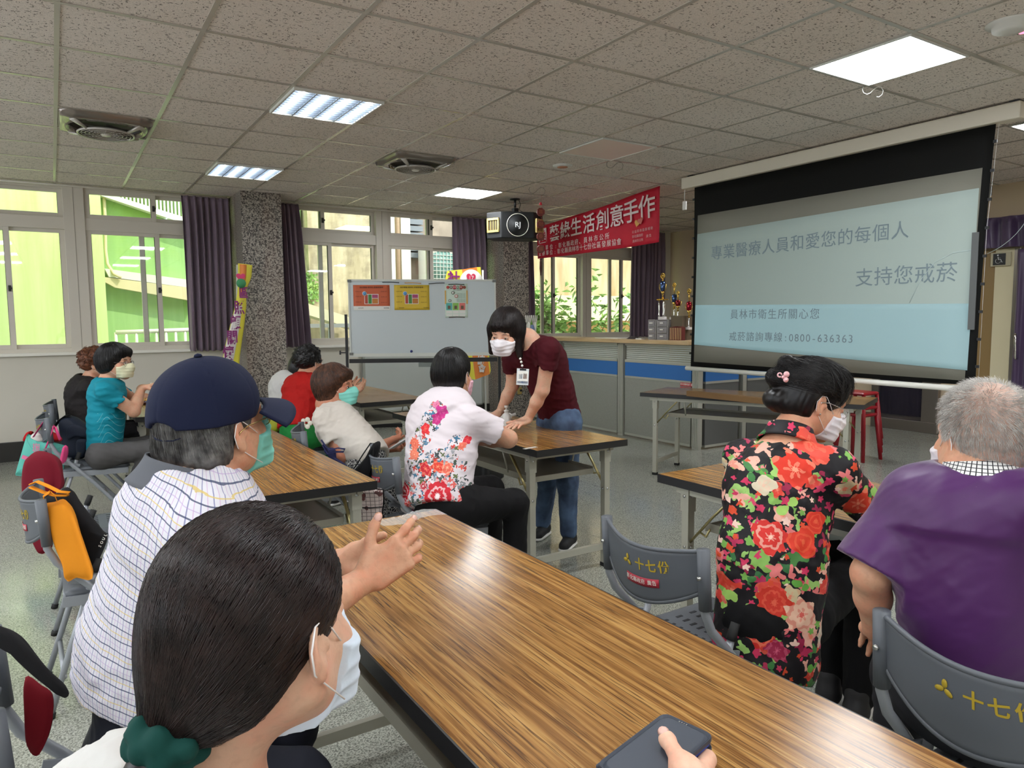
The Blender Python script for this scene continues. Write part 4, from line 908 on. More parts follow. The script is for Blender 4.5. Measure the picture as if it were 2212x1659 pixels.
def trophy(px, ytop, ybase, cupc, lab, levels=2, xoff=0.02):
    y = yy(px); zt_ = float(atx(px, ytop, XC)[2]); zb = float(atx(px, ybase, XC)[2]); h = zt_-zb
    t = empty('trophy', (XC+xoff, y, zb), lab, 'trophy', 'trophies on the counter'); P0 = Vector((XC+xoff, y, zb))
    b = MB(); b.obox(P0+Vector((0, 0, h*0.03)), (0.035, 0.035, h*0.03)); b.build('base', mat('marble_white', C(214, 208, 204), .3), t)
    if levels == 2:
        b = MB()
        for ax, ay in ((-0.02, -0.035), (-0.02, 0.035), (0.03, 0)): b.lathe([(0.008, h*0.06), (0.012, h*0.10), (0.006, h*0.16), (0.011, h*0.30), (0.005, h*0.42)], P0+Vector((ax, ay, 0)), 10)
        b.build('column', M_ts, t); b = MB(); b.obox(P0+Vector((0, 0, h*0.43)), (0.045, 0.05, h*0.012)); b.build('tier', M_tg, t); z1 = 0.44
    else:
        b = MB(); b.lathe([(0.012, h*0.06), (0.006, h*0.12), (0.010, h*0.2), (0.006, h*0.30)], P0, 12); b.build('column', M_ts, t); z1 = 0.30
    b = MB(); b.lathe([(0.014, h*z1), (0.006, h*(z1+0.07)), (0.016, h*(z1+0.12)), (0.024, h*(z1+0.17))], P0, 14); b.build('stem', M_tg, t)
    b = MB(); b.lathe([(0.015, h*(z1+0.15)), (0.026, h*(z1+0.19)), (0.032, h*(z1+0.36)), (0.022, h*(z1+0.38)), (0.001, h*(z1+0.40))], P0, 18); cu_ = b.build('cup', cupc, t)
    for s_ in (-1, 1):
        b = MB(); b.tube([P0+Vector((0, s_*0.03, h*(z1+0.34))), P0+Vector((0, s_*0.055, h*(z1+0.31))), P0+Vector((0, s_*0.05, h*(z1+0.22))), P0+Vector((0, s_*0.022, h*(z1+0.16)))], 0.004, 6); b.build('handle', M_tg, cu_)
    b = MB(); b.lathe([(0.004, h*(z1+0.38)), (0.010, h*0.84), (0.004, h*0.88)], P0, 10); rr_ = h*0.055
    b.tube([P0+Vector((0, rr_*cos(a), h*0.94+rr_*sin(a))) for a in [2*pi*k/16 for k in range(16)]], 0.006, 6, closed=True)
    b.lathe([(0.001, -0.004), (rr_*0.6, -0.004), (rr_*0.6, 0.004), (0.001, 0.004)], P0+Vector((0, 0, h*0.94)), 12, Matrix.Rotation(pi/2, 3, 'Y')); b.build('finial', M_tg, t)
M_tb = mat('trophy_blue', C(70, 90, 130), .15, metal=.8); M_tr = mat('trophy_red', C(150, 24, 40), .18, metal=.7)
trophy(1428, 590, 690, M_tb, 'tallest trophy with a blue cup beside the curtain')
trophy(1453, 611, 690, M_tb, 'second trophy with a blue cup, left of the small red one', 1)
trophy(1461, 629, 690, mat('trophy_dred', C(120, 30, 34), .2, metal=.7), 'shorter trophy with a dark red cup in the middle', 1)
trophy(1485, 624, 712, M_tr, 'trophy with a bright red cup next to the screen', 1)
b = MB(); q = Vector((XC-0.06, yy(1376), CT)); pts = []
b.grid(lambda u, v: (q.x+0.10*(v-0.5), q.y+0.16*(0.5-u), q.z+0.002+0.038*max(0, sin(pi*u))*max(0, sin(pi*v))*(1+0.35*sin(9*u)+0.25*sin(7*v+2))), 16, 10)
tag(b.build('cloth', mat('dark_cloth', C(62, 54, 54), .85), base=q), 'dark crumpled cloth lying on the counter', 'cloth')
b = MB(); q = Vector((XC-0.10, yy(1397), CT)); b.box(q.x-0.03, q.y-0.05, CT, q.x+0.03, q.y+0.05, CT+0.012); tag(b.build('card', M_pw, base=q), 'small white card at the counter edge', 'card')
b = MB(); q = Vector((XC-0.02, yy(1325), CT)); b.box(q.x-0.1, q.y-0.22, CT, q.x+0.1, q.y+0.22, CT+0.006); tag(b.build('papers', M_pw, base=q), 'white papers lying on the counter under the window', 'paper')
# white gloves in a bottle by the pillar
q = Vector(at(1148, 708, 9.85)); gl = empty('glove_holder', Vector((q.x, q.y, CT)), 'white gloves standing in a bottle on the counter behind the standing person', 'glove'); b = MB()
b.lathe([(0.04, CT-q.z), (0.045, CT-q.z+0.12), (0.03, CT-q.z+0.17)], q, 14); b.build('bottle', mat('blue_label', C(120, 140, 180), .4), gl)
for dx in (-0.05, 0.05):
    b = MB(); o = q+Vector((dx, 0, 0.02))
    b.tube([o-Vector((0, 0, 0.12)), o, o+Vector((0, 0, 0.06))], [0.03, 0.04, 0.035], 10, flat=0.6)
    for k in range(4): b.tube([o+Vector((-0.03+0.02*k, 0, 0.05)), o+Vector((-0.045+0.03*k, 0, 0.15))], [0.011, 0.008], 6)
    b.build('glove', M_pw, gl)
q = Vector(aty(1122, 844, 8.42)); b = MB(); b.obox(q-Vector((0, .006, 0)), (.035, .006, .05), None, .004); ot = b.build('wall_outlet', mat('outlet_yellow', C(176, 150, 84), .5), base=q); tag(ot, 'yellowish power outlet on the second granite pillar', 'outlet')
b = MB(); b.obox(q+Vector((.015, -.022, .005)), (.014, .012, .014), None, .003); b.build('plug', M_black, ot)
# ---- far right: glazed steel door, tan and cream wall strips, valance, curtain, handle, sign
M_ss = mat('stainless', C(150, 140, 132), 0.3, metal=0.8)
y0, y1 = float(atx(2030, 900, XR)[1]), float(atx(1886, 900, XR)[1])
dr = struct(bpy.data.objects.new('door_1', None), 'steel-framed glass door with a purple curtain behind it, under the screen'); COL.objects.link(dr); dr.location = (XR-.05, y0, 0)
b = MB(); f = 0.09; xx0, xx1 = XR-0.06, XR-0.004; b.box(xx0, y0, 0, xx1, y1, 0.13); b.box(xx0, y0, 2.0, xx1, y1, 2.1); b.box(xx0, y0, 0.13, xx1, y0+f+0.1, 2.0); b.box(xx0, y1-f, 0.13, xx1, y1, 2.0); b.build('door_frame', M_ss, dr, bevel=0.004)
b = MB(); b.box(XR-0.035, y0+f, 0.13, XR-0.03, y1-f, 2.0); b.build('pane', mat('dark_glass', C(60, 56, 66), 0.12, alpha=0.45), dr)
b = MB(); b.sheet(lambda u, v: (XR-0.018+0.008*sin(40*u), y0+f+(y1-y0-2*f)*u, 0.18+1.8*v), 60, 2, 0.002); b.build('curtain_cloth', mat('door_curtain', C(60, 46, 84), .7), dr)
b = MB(); A, B2 = float(atx(2146, 700, XR)[1]), float(atx(2118, 700, XR)[1]); b.box(XR-0.02, A, 0, XR, B2+0.1, 2.12); struct(b.build('trim_2', mat('tan_panel', C(150, 122, 78), .5), bevel=0.003), 'tan wall strip right of the screen')
A2 = float(atx(2188, 700, XR)[1]); b = MB(); b.box(XR-0.03, A2, 0, XR, A, 2.12); struct(b.build('trim_3', mat('cream_panel', C(226, 214, 178), .5)), 'cream wall strip beside the purple door curtain')
b = MB(); b.box(XR-0.045, A2-0.06, 0, XR-0.005, A2, 2.12); struct(b.build('trim_4', M_ss), 'steel door jamb')
curtain(A2-0.95, A2-0.05, A2-0.95, A2-0.05, 0.15, 2.10, 9, 'shiny purple curtain over the door at the right edge', y=XR-0.10, amp=0.02, seed=9, axis='y', m=mat('purple_satin', C(78, 58, 92), 0.35, sheen=0.3))
curtain(A2-1.0, B2+0.12, A2-1.0, B2+0.12, 2.13, 2.46, 8, 'gathered purple valance above the door at the right edge', y=XR-0.11, amp=0.035, seed=10, axis='y', m=mat('purple_satin'), name='valance')
q0, q1 = Vector(atx(2193, 722, XR-0.13)), Vector(atx(2193, 775, XR-0.13)); b = MB()
b.tube([q0+Vector((0.08, 0, 0)), q0+Vector((0.01, 0, 0)), q0+Vector((0, 0, -0.02)), q1+Vector((0, 0, 0.02)), q1+Vector((0.01, 0, 0)), q1+Vector((0.08, 0, 0))], 0.013, 10)
tag(b.build('door_handle', mat('chrome', C(205, 200, 196), 0.12, metal=1.0), base=q1), 'chrome bar handle on the curtained door at the right edge', 'handle')
c = Vector(atx(2162, 560, XR-0.045)); sg = empty('sign', c-Vector((0, 0, .07)), 'black wheelchair sign on the cream wall strip', 'sign')
b = MB(); b.obox(c, (0.10, 0.075, 0.006), RP, 0.004); b.build('plate', mat('sign_plate', C(190, 180, 150), .5), sg); b = MB(); b.obox(c+Vector((-0.008, 0.012, 0)), (0.062, 0.062, 0.002), RP); b.build('panel', M_black, sg)
o = c+Vector((-0.012, 0.012, 0)); f2 = lambda x, z: o+Vector((0, -x, z)); b = MB()
b.tube([f2(-0.010+0.026*cos(a), -0.018+0.026*sin(a)) for a in [radians(130+k*20) for k in range(12)]], 0.0032, 5, flat=0.5)
b.tube([f2(-0.012, 0.028), f2(-0.008, -0.002), f2(0.016, -0.002), f2(0.028, -0.032), f2(0.036, -0.03)], 0.004, 5, flat=0.5); b.tube([f2(-0.010, 0.014), f2(0.012, 0.014)], 0.003, 5, flat=.5)
b.lathe([(0.001, 0.001), (0.008, 0.001), (0.008, 0)], f2(-0.014, 0.044), 12, RP); b.build('wheelchair_symbol', mat('print_white'), sg)
# red stools
c = Vector(at(1852, 985, 7.1)); M_rs = mat('red_plastic', C(150, 20, 34), 0.35)
for k, z in enumerate((0.0, 0.07, 0.14, 0.21)):
    t = empty('plastic_stool', (c.x, c.y, z), ['lowest', 'second', 'third', 'topmost'][k]+' red plastic stool of the stack behind the far right table', 'stool', 'stacked red plastic stools'); b = MB()
    b.obox((c.x, c.y, z+0.445), (0.13, 0.13, 0.015), None, 0.02); b.build('seat', M_rs, t)
    for sx_ in (-1, 1):
        for sy_ in (-1, 1):
            b = MB(); b.tube([(c.x+0.11*sx_, c.y+0.11*sy_, z+0.44), (c.x+(0.15-0.0*k)*sx_, c.y+0.15*sy_, z)], 0.02, 8, flat=0.7); b.build('leg', M_rs, t)
# ================================================================ tables
def m_wood(t):
    v = t.coord('Object'); w = t.noise(t.vmath('MULTIPLY', v, (1, .12, 1)), 3.0, 1, 0.4)
    x = t.math('ADD', t.sep(v)[0], t.math('MULTIPLY', w, 0.07)); y = t.math('MULTIPLY', t.sep(v)[1], 0.022)
    vv = t.comb(x, y, 0.0); n1 = t.noise(vv, 84, 3, 0.6); n2 = t.noise(vv, 270, 3, 0.6); n3 = t.noise(vv, 14, 1, 0.5)
    c = t.ramp(n1, [(0.34, C(110, 72, 34)), (0.46, C(139, 97, 50)), (0.56, C(160, 118, 64)), (0.66, C(178, 136, 80))])
    c = t.mix(t.ramp(n2, [(0.38, K(0.85)), (0.46, K(0))]), c, C(70, 44, 22))
    c = t.mix(t.ramp(n3, [(0.36, K(0.30)), (0.5, K(0))]), c, C(104, 66, 30))
    t.col(c); t.rough(t.ramp(t.noise(v, 3, 3), [(0.3, K(0.17)), (0.7, K(0.26))]))
    t.bump(n2, 0.05, 0.001)
M_top = nmat('table_wood', m_wood, spec=0.38)
M_edge = mat('table_edge_black', C(24, 23, 24), 0.4); M_leg = mat('table_leg_grey', C(168, 166, 152), 0.35, metal=0.15)
M_shelf = mat('table_shelf', C(142, 138, 124), 0.42, metal=0.2); M_brass = mat('brace_brass', C(170, 158, 110), 0.3, metal=0.7)
M_foot = mat('rubber_black', C(20, 20, 20), 0.7)
def make_table(L, label):
    t = empty('folding_table', (0, 0, 0), label, 'table', 'wood-topped folding tables'); hx, hy = 0.3025, L/2
    b = MB(); b.box(-hx+0.004, -hy+0.004, 0.706, hx-0.004, hy-0.004, 0.740); o = b.build('tabletop', M_top, t)
    b = MB(); e = 0.004
    for (a, c, d, f_) in ((-hx, -hy, hx, -hy+e), (-hx, hy-e, hx, hy), (-hx, -hy+e, -hx+e, hy-e), (hx-e, -hy+e, hx, hy-e)): b.box(a, c, 0.704, d, f_, 0.7395)
    b.build('edge_band', M_edge, o)
    b = MB()
    for s in (-1, 1): b.box(s*(hx-0.045)-0.012, -hy+0.08, 0.672, s*(hx-0.045)+0.012, hy-0.08, 0.704)
    for s in (-1, 1): b.box(-hx+0.06, s*(hy-0.10)-0.012, 0.674, hx-0.06, s*(hy-0.10)+0.012, 0.704)
    b.build('apron_frame', M_leg, t)
    for sy in (-1, 1):
        for sx_ in (-1, 1):
            x, y = sx_*(hx-0.05), sy*(hy-0.13); b = MB()
            b.box(x-0.018, y-0.018, 0.02, x+0.018, y+0.018, 0.70); b.box(x-0.022, y-0.022, 0.60, x+0.022, y+0.022, 0.704)
            b.m(1); b.lathe([(0.006, -0.0235), (0.006, -0.0225)], (x, y, 0.66), 8, Matrix.Rotation(pi/2, 3, 'X')) if False else None
            lg = b.build('leg', [M_leg, M_foot], t); b = MB(); b.box(x-0.020, y-0.020, 0.0, x+0.020, y+0.020, 0.022); b.build('foot_cap', M_foot, lg)
            b = MB()
            for zz in (0.665, 0.45):
                b.lathe([(0.007, 0), (0.007, 0.003), (0.001, 0.004)], (x-0.022*1 if zz > .5 else x-0.018, y, zz), 8, Matrix.Rotation(-pi/2, 3, 'Y'))
                b.lathe([(0.007, 0), (0.007, 0.003), (0.001, 0.004)], (x, y-0.022 if zz > .5 else y-0.018, zz), 8, Matrix.Rotation(pi/2, 3, 'X'))
            b.build('rivet', M_steel, lg)
            b = MB(); b.tube([(x, y-sy*0.005, 0.46), (x, y-sy*0.13, 0.60), (x, y-sy*0.22, 0.69)], 0.009, 6, flat=0.6); b.tube([(x, y-sy*0.07, 0.525), (x, y-sy*0.10, 0.515), (x, y-sy*0.12, 0.55)], 0.005, 6); b.build('brace', M_brass, t)
        b = MB(); y = sy*(hy-0.13); b.box(-hx+0.065, y-0.012, 0.10, hx-0.065, y+0.012, 0.135); b.build('crossbar', M_leg, t)
    b = MB(); b.box(-0.22, -hy+0.20, 0.545, 0.22, hy-0.20, 0.549); b.box(-0.225, -hy+0.20, 0.53, -0.22, hy-0.2, 0.565); b.box(0.22, -hy+0.20, 0.53, 0.225, hy-0.2, 0.565)
    b.box(-0.22, -hy+0.195, 0.525, 0.22, -hy+0.20, 0.555); b.box(-0.22, hy-0.20, 0.525, 0.22, hy-0.195, 0.555); sh = b.build('shelf', M_shelf, t)
    for sy in (-1, 1):
        for sx_ in (-1, 1): b = MB(); b.tube([(sx_*0.2225, sy*(hy-0.4), 0.55), (sx_*(hx-0.045), sy*(hy-0.4), 0.68)], 0.006, 6); b.build('hanger', M_leg, sh)
    return t
TL_ = 1.83
tb = make_table(TL_, 'large wood-grain folding table filling the foreground'); tb.location = (0.795, 2.225-TL_/2, 0)
TBL = [((2.325, 2.95+TL_/2), 0, 'folding table where the standing person leans'), ((0.795, 2.77+TL_/2), 0, 'folding table behind the capped man, beyond the foreground table'),
    ((2.355, 5.50+TL_/2), 0, 'folding table in front of the whiteboard beside the person in red'), ((0.755, 5.62+TL_/2), 0, 'folding table far left under the elbows of the person in teal'),
    ((2.44, 2.21-TL_/2), 0, 'folding table at the right in front of the floral and purple shirts')]
for (x, y), rz, lab in TBL: copy_tree(tb, (x, y, 0), rz, lab)
d_ = Vector((0.379, -0.925, 0)); n_ = Vector((0.925, 0.379, 0)); cc = Vector((4.40, 4.78, 0))+d_*(TL_/2)+n_*0.3025
copy_tree(tb, cc, math.atan2(-d_.x, d_.y) if False else radians(22.3), 'empty folding table standing askew below the projection screen')
# ================================================================ folding chairs
M_cpl = mat('chair_plastic', C(88, 92, 98), 0.5); M_ctube = mat('chair_tube', C(150, 154, 160), 0.32, metal=0.25)
M_yel = mat('chair_print_yellow', C(176, 150, 40), 0.6)
def rim_pts(z_of, n=16): return [(-0.205-0.045*cos((k/n-0.5)*pi)*1.0+0.02, -0.19+0.38*k/n, z_of(k/n)) for k in range(n+1)]
def make_chair(label):
    t = empty('folding_chair', (0, 0, 0), label, 'chair', 'grey folding chairs')
    # side tubes: upright, bend, slope to the front foot
    for s in (-1, 1):
        y = 0.195*s; b = MB(); b.tube([(-0.225, y, 0.785), (-0.215, y, 0.62), (-0.19, y, 0.565), (-0.13, y, 0.50), (0.02, y, 0.33), (0.20, y*1.05, 0.10), (0.262, y*1.08, 0.02)], 0.0125, 12); f = b.build('front_leg', M_ctube, t)
        b = MB(); b.tube([(-0.2255, y, 0.795), (-0.2145, y, 0.63)], 0.0175, 14); b.build('sleeve', M_cpl, f)
        b = MB(); b.tube([(-0.231, y, 0.72), (-0.245, y, 0.72)], 0.006, 8); b.build('screw', M_steel, f)
        b = MB(); b.tube([(0.264, y*1.08, 0.022), (0.27, y*1.08, 0.0)], 0.016, 10); b.build('foot_cap', M_foot, f)
        y = 0.165*s; b = MB(); b.tube([(-0.075, y, 0.505), (-0.16, y, 0.25), (-0.235, y*1.1, 0.02)], 0.011, 12); r = b.build('rear_leg', M_ctube, t)
        b = MB(); b.tube([(-0.058, y, 0.545), (-0.072, y, 0.512), (-0.0765, y, 0.50)], [0.013, 0.014, 0.014], 12); b.build('end_cap', M_foot, r)
        b = MB(); b.tube([(-0.235, y*1.1, 0.022), (-0.241, y*1.1, 0.0)], 0.015, 10); b.build('foot_cap', M_foot, r)
        b = MB(); b.obox((0.02, 0.183*s, 0.405), (0.20, 0.004, 0.018), Matrix.Rotation(0.04, 3, 'Y')); b.build('seat_rail', M_ctube, t)
        b = MB(); b.obox((-0.11, 0.181*s, 0.475), (0.05, 0.003, 0.009), Matrix.Rotation(0.25, 3, 'Y')); b.build('link', M_ctube, t)
    for xx, zz, ww in ((0.10, 0.215, 0.2), (-0.19, 0.14, 0.18)):
        b = MB(); b.tube([(xx, -ww, zz), (xx, ww, zz)], 0.009, 10); b.build('crossbar', M_ctube, t)
    # seat with slots
    b = MB(); n = 14
    def sf(u, v):
        x = -0.17+0.40*u; y = -0.175+0.35*v; e = min(u, 1-u, v, 1-v); z = 0.440-0.010*sin(pi*u)*sin(pi*v)+0.006*(u > 0.97)-0.012*max(0, (0.04-e)/0.04); return (x, y, z)
    b.sheet(sf, n, n, 0.022); b.box(-0.165, -0.172, 0.405, 0.225, -0.164, 0.432); b.box(-0.165, 0.164, 0.405, 0.225, 0.172, 0.432); b.box(0.217, -0.17, 0.405, 0.225, 0.17, 0.432); b.m(1)
    for i in range(5):
        for j in range(9):
            x = -0.11+i*0.062; y = -0.12+j*0.03; z = sf((x+0.17)/0.4, (y+0.175)/0.35)[2]+0.0112; b.box(x-0.013, y-0.005, z-0.001, x+0.013, y+0.005, z+0.0006)
    se = b.build('seat', [M_cpl, mat('slot_dark', C(38, 40, 44), 0.8)], t)
    # curved back panel
    def bk(u, v):
        y = -0.195+0.39*u; c = sin(pi*u); x = -0.222-0.060*c; zt_ = 0.790-0.022*c; zb = 0.685-0.075*c**0.8; return (x+0.012*(v-0.3), y, zt_+(zb-zt_)*v)
    b = MB(); b.sheet(bk, 24, 10, 0.005); bp = b.build('backrest', M_cpl, t)
    b = MB(); b.tube([bk(k/20, 0) for k in range(21)], 0.006, 8); b.tube([bk(k/20, 1) for k in range(21)], 0.006, 8); b.build('rim', M_cpl, bp)
    # lettering on the rear of the back panel
    def bl(u, v): p = Vector(bk(u, v)); q = Vector(bk(u+0.01, v)); w = Vector(bk(u, v+0.05)); xd = (p-q); yd = (p-w); nn = xd.cross(yd).normalized(); return p+nn*0.0035, xd, yd
    # rear face reads with x towards -y
    for i, cx in enumerate('十七份'):
        p, xd, yd = bl(0.46-0.10*i, 0.34); text_mesh('print_character', cx, frame(p, xd, yd), 0.036, M_yel, bp, ext=0.0003, offset=0.0008)
    p, xd, yd = bl(0.59, 0.34); F = frame(p, xd, yd); b = MB()
    for a in (90, 200, 330):
        q = F @ Vector((0.010*cos(radians(a)), 0.010*sin(radians(a)), 0)); R_ = F.to_3x3() @ Matrix.Rotation(radians(a), 3, 'Z'); b.lathe([(0.001, 0.0004), (0.0095, 0.0004), (0.0095, 0)], q, 10, R_ @ Matrix.Diagonal((1, 0.62, 1)))
    b.build('leaf_logo', M_yel, bp)
    b = MB()
    def lb(u, v): p, xd, yd = bl(0.60-0.30*u, 0.72-0.16*v); return p+xd.cross(yd).normalized()*0.0005
    b.sheet(lb, 10, 2, 0.0006); lbm = b.build('red_label', mat('label_red', C(176, 36, 58), .5), bp)
    for i, cx in enumerate('彰化縣政府廣告'):
        u = 0.585-0.038*i-(0.02 if i > 4 else 0); p, xd, yd = bl(u, 0.64); text_mesh('label_character', cx, frame(p+xd.cross(yd).normalized()*0.0012, xd, yd), 0.015, M_pw, bp, ext=0.0002)
    return t
ch0 = make_chair('grey folding chair under the person in the floral blouse'); ch0.location = (1.63, 1.475, 0)
for x, y, rz, lab in ((1.63, 0.60, -0.03, 'grey folding chair behind the man in purple'), (1.50, 3.10, -0.12, 'grey folding chair with a black shoulder bag on its back'),
    (1.40, 4.06, -0.25, 'grey folding chair of the person in the white blouse'), (0.15, 3.13, 0.03, 'grey folding chair with the orange tote bag'), (0.17, 3.93, 0, 'grey folding chair with the dark red jacket'),
    (0.155, 5.68, 0.04, 'grey folding chair with the teal tote bag, under the person in teal'), (0.19, 6.60, -0.05, 'grey folding chair farthest back at the left, behind the person in black'),
    (0.10, 1.55, 0.06, 'grey folding chair cut by the lower left corner, under the capped man'), (1.52, 5.55, -0.1, 'grey folding chair of the person in red')):
    cpy = copy_tree(ch0, (x, y, 0), rz, lab)
    if 'purple' in lab:
        for o_ in [g for c_ in cpy.children for g in c_.children if g.name.startswith(('red_label', 'label_character'))]: bpy.data.objects.remove(o_)
# ================================================================ bags and cloths (outlines with their own distance and thickness)
def puffy(name, pts, T, m, label=None, cat=None, parent=None, noise=0.004, rings=7, freq=18, seed=1, group=None, shear=(0, 0, 0), sq=0.5):
    """cushion-like body from an outline (list of 3D points): thickness T, softly wrinkled"""
    P = [Vector(p) for p in pts]; n0 = len(P)
    Q = []                                   # resample by Catmull-Rom
    for i in range(n0):
        p0, p1, p2, p3 = P[i-1], P[i], P[(i+1) % n0], P[(i+2) % n0]
        for k in range(4):
            t = k/4; Q.append(0.5*((2*p1)+(p2-p0)*t+(2*p0-5*p1+4*p2-p3)*t*t+(3*p1-p0-3*p2+p3)*t**3))
    c = sum(Q, Vector())/len(Q); nrm = Vector((0, 0, 0))
    for i in range(len(Q)): nrm += (Q[i]-c).cross(Q[(i+1) % len(Q)]-c)
    nrm.normalize(); n = len(Q); vs = []; b = MB()
    for side in (1, -1):
        for r in range(1, rings+1):
            s = r/rings
            for q in Q:
                p = c+(q-c)*(s**0.8); h = T/2*(1-s**4)**sq; w = mnoise.noise(p*freq+Vector((seed, 0, 0)))*noise*(1-s**6)*2 + noise*1.2*abs(sin(p.x*freq*2.1+p.z*freq*1.3+seed))*(1-s**6)
                vs.append(p+nrm*side*(h+w if side > 0 else h))
    o1 = len(vs); vs.append(c+nrm*(T/2)); vs.append(c-nrm*(T/2)); fs = []
    for side in (0, 1):
        B_ = side*rings*n
        for r in range(rings-1):
            for k in range(n):
                k2 = (k+1) % n; f = (B_+r*n+k, B_+r*n+k2, B_+(r+1)*n+k2, B_+(r+1)*n+k); fs.append(f if side else f[::-1])
        for k in range(n): k2 = (k+1) % n; f = (o1+side, B_+k2, B_+k); fs.append(f if side else f[::-1])
    e1, e2 = (rings-1)*n, (2*rings-1)*n
    for k in range(n): k2 = (k+1) % n; fs.append((e1+k, e1+k2, e2+k2, e2+k))
    b.add(vs, fs, True); zb = min(v.z for v in vs)
    o = b.build(name, m, parent, base=None if parent is not None else (c.x, c.y, zb))
    if label: tag(o, label, cat, group)
    return o
def pp(pts, d): return [at(x, y, d if not callable(d) else d(x, y)) for x, y in pts]
def strap(name, pts, d, w, m, parent, th=0.25): b = MB(); b.tube(pp(pts, d), w, 8, flat=th); return b.build(name, m, parent)
def cloth_mat(name, col, r=0.8, nz=0.25):
    def f(t):
        v = t.coord('Object'); dk = tuple(c*0.72 for c in col[:3])+(1,); t.col(t.mix(t.math('MULTIPLY', t.noise(v, 14, 3), nz*2), col, dk)); t.bump(t.noise(v, 320, 2), 0.12, 0.001)
    return nmat(name, f, rough=r, spec=0.2)
M_or = cloth_mat('orange_canvas', C(224, 140, 30)); M_bk = cloth_mat('black_cloth', C(20, 19, 21)); M_mr = cloth_mat('maroon_fleece', C(112, 16, 34)); M_tl = cloth_mat('teal_canvas', C(94, 178, 164)); M_pk = cloth_mat('pink_webbing', C(206, 70, 120)); M_nv = cloth_mat('navy_nylon', C(34, 40, 54), 0.6)
ob = puffy('tote_bag', pp([(94, 1092), (118, 1084), (142, 1080), (160, 1120), (182, 1185), (200, 1240), (192, 1253), (165, 1248), (146, 1256), (140, 1225), (122, 1180), (106, 1130)], 2.52), 0.045, M_or, 'orange canvas tote bag hanging on a folding chair', 'bag', noise=0.007, freq=13, sq=.4)
strap('strap', [(66, 1046), (80, 1040), (104, 1050), (128, 1062), (148, 1064), (146, 1070), (120, 1070), (96, 1064), (66, 1052)], 2.50, 0.012, M_or, ob)
strap('strap', [(98, 1088), (94, 1072), (108, 1062)], 2.49, 0.009, M_or, ob); strap('strap', [(124, 1084), (118, 1070), (110, 1062)], 2.49, 0.006, M_or, ob)
bb = puffy('black_bag', pp([(92, 1076), (118, 1068), (146, 1052), (166, 1078), (196, 1118), (222, 1150), (232, 1164), (214, 1210), (196, 1248), (170, 1200), (145, 1130), (100, 1090)], 2.62), 0.05, M_bk, 'black cloth bag with tiny white print behind the orange tote', 'bag')
for i, cx in enumerate('SOUL'):
    q = Vector(at(216+4*i, 1180-8*i, 2.585)); text_mesh('print', cx, frame(q, Vector(RT)*0.5+Vector(UP), Vector(UP)*0.5-Vector(RT)), 0.014, M_pw, bb)
jk = puffy('jacket', pp([(64, 985), (84, 974), (108, 980), (124, 1000), (132, 1040), (120, 1065), (90, 1070), (72, 1110), (60, 1106), (54, 1050), (56, 1010)], 3.15), 0.10, M_mr, 'dark red jacket draped over a folding chair', 'jacket', noise=0.022, freq=11)
puffy('sleeve', pp([(80, 1125), (95, 1140), (108, 1182), (98, 1194), (88, 1196), (78, 1180), (72, 1160)], 3.0), 0.045, M_mr, parent=jk, noise=0.012)
tt = puffy('tote_bag', pp([(60, 940), (64, 940), (102, 952), (140, 962), (143, 966), (138, 1000), (132, 1020), (90, 1030), (40, 1028), (36, 1022), (48, 980)], 4.72), 0.10, M_tl, 'teal tote bag with pink straps hanging on a folding chair', 'bag', noise=0.006, freq=10)
strap('strap', [(72, 944), (88, 920), (99, 905)], 4.66, 0.012, M_pk, tt); strap('strap', [(97, 972), (108, 944), (116, 920), (120, 925), (130, 950)], 4.64, 0.020, M_pk, tt)
puffy('pink_side', pp([(140, 962), (145, 968), (140, 995), (135, 1002), (131, 1000), (136, 980)], 4.66), 0.05, M_pk, parent=tt)
b = MB(); b.poly(pp([(49, 983), (84, 996), (83, 1003), (46, 990)], 4.655), Vector(FW)*0.006); b.build('pink_band', mat('pink_print', C(206, 100, 140), .6), tt)
for i, cx in enumerate('掬福'): text_mesh('character', cx, frame(at(78, 966+13*i, 4.65), RT, UP), 0.05, mat('pink_print'), tt)
puffy('bag_contents', pp([(70, 945), (78, 934), (95, 938), (100, 950), (90, 955)], 4.72), 0.08, cloth_mat('pale_cloth', C(214, 206, 202)), 'pale bundle sticking out of the teal tote bag', 'cloth')
puffy('scarf', pp([(52, 950), (60, 934), (68, 932), (64, 945), (56, 954)], 4.8), 0.05, cloth_mat('red_cloth', C(176, 24, 30)), 'red scarf end hanging beside the teal tote bag', 'scarf', noise=0.008)
puffy('red_cloth', pp([(90, 934), (100, 930), (118, 938), (132, 948), (128, 954), (105, 952)], 4.85), 0.08, MATS['red_cloth'], 'red cloth behind the pink straps of the teal tote bag', 'cloth', noise=0.008)
bp_ = puffy('backpack', pp([(136, 905), (146, 897), (160, 899), (176, 910), (190, 924), (191, 950), (190, 975), (180, 990), (165, 991), (148, 985), (142, 955), (136, 925)], 5.05), 0.16, M_nv, 'dark navy backpack standing on a folding chair behind the person in teal', 'bag', noise=0.005, sq=0.35)
puffy('pocket', pp([(166, 952), (178, 948), (188, 952), (189, 972), (182, 986), (168, 984)], 4.965), 0.05, M_nv, parent=bp_)
puffy('pocket', pp([(144, 925), (160, 916), (184, 926), (188, 944), (164, 944), (146, 950)], 4.97), 0.03, M_nv, parent=bp_)
strap('strap', [(118, 922), (128, 908), (142, 898), (150, 897)], 5.0, 0.022, M_bk, bp_)
b_ = puffy('shoulder_bag', pp([(805, 960), (822, 956), (812, 1000), (820, 1040), (818, 1058), (795, 1052), (770, 1035), (766, 1015), (788, 990)], 3.42), 0.10, M_bk, 'black shoulder bag hanging from a folding chair beside the person in the white blouse', 'bag', noise=0.006)
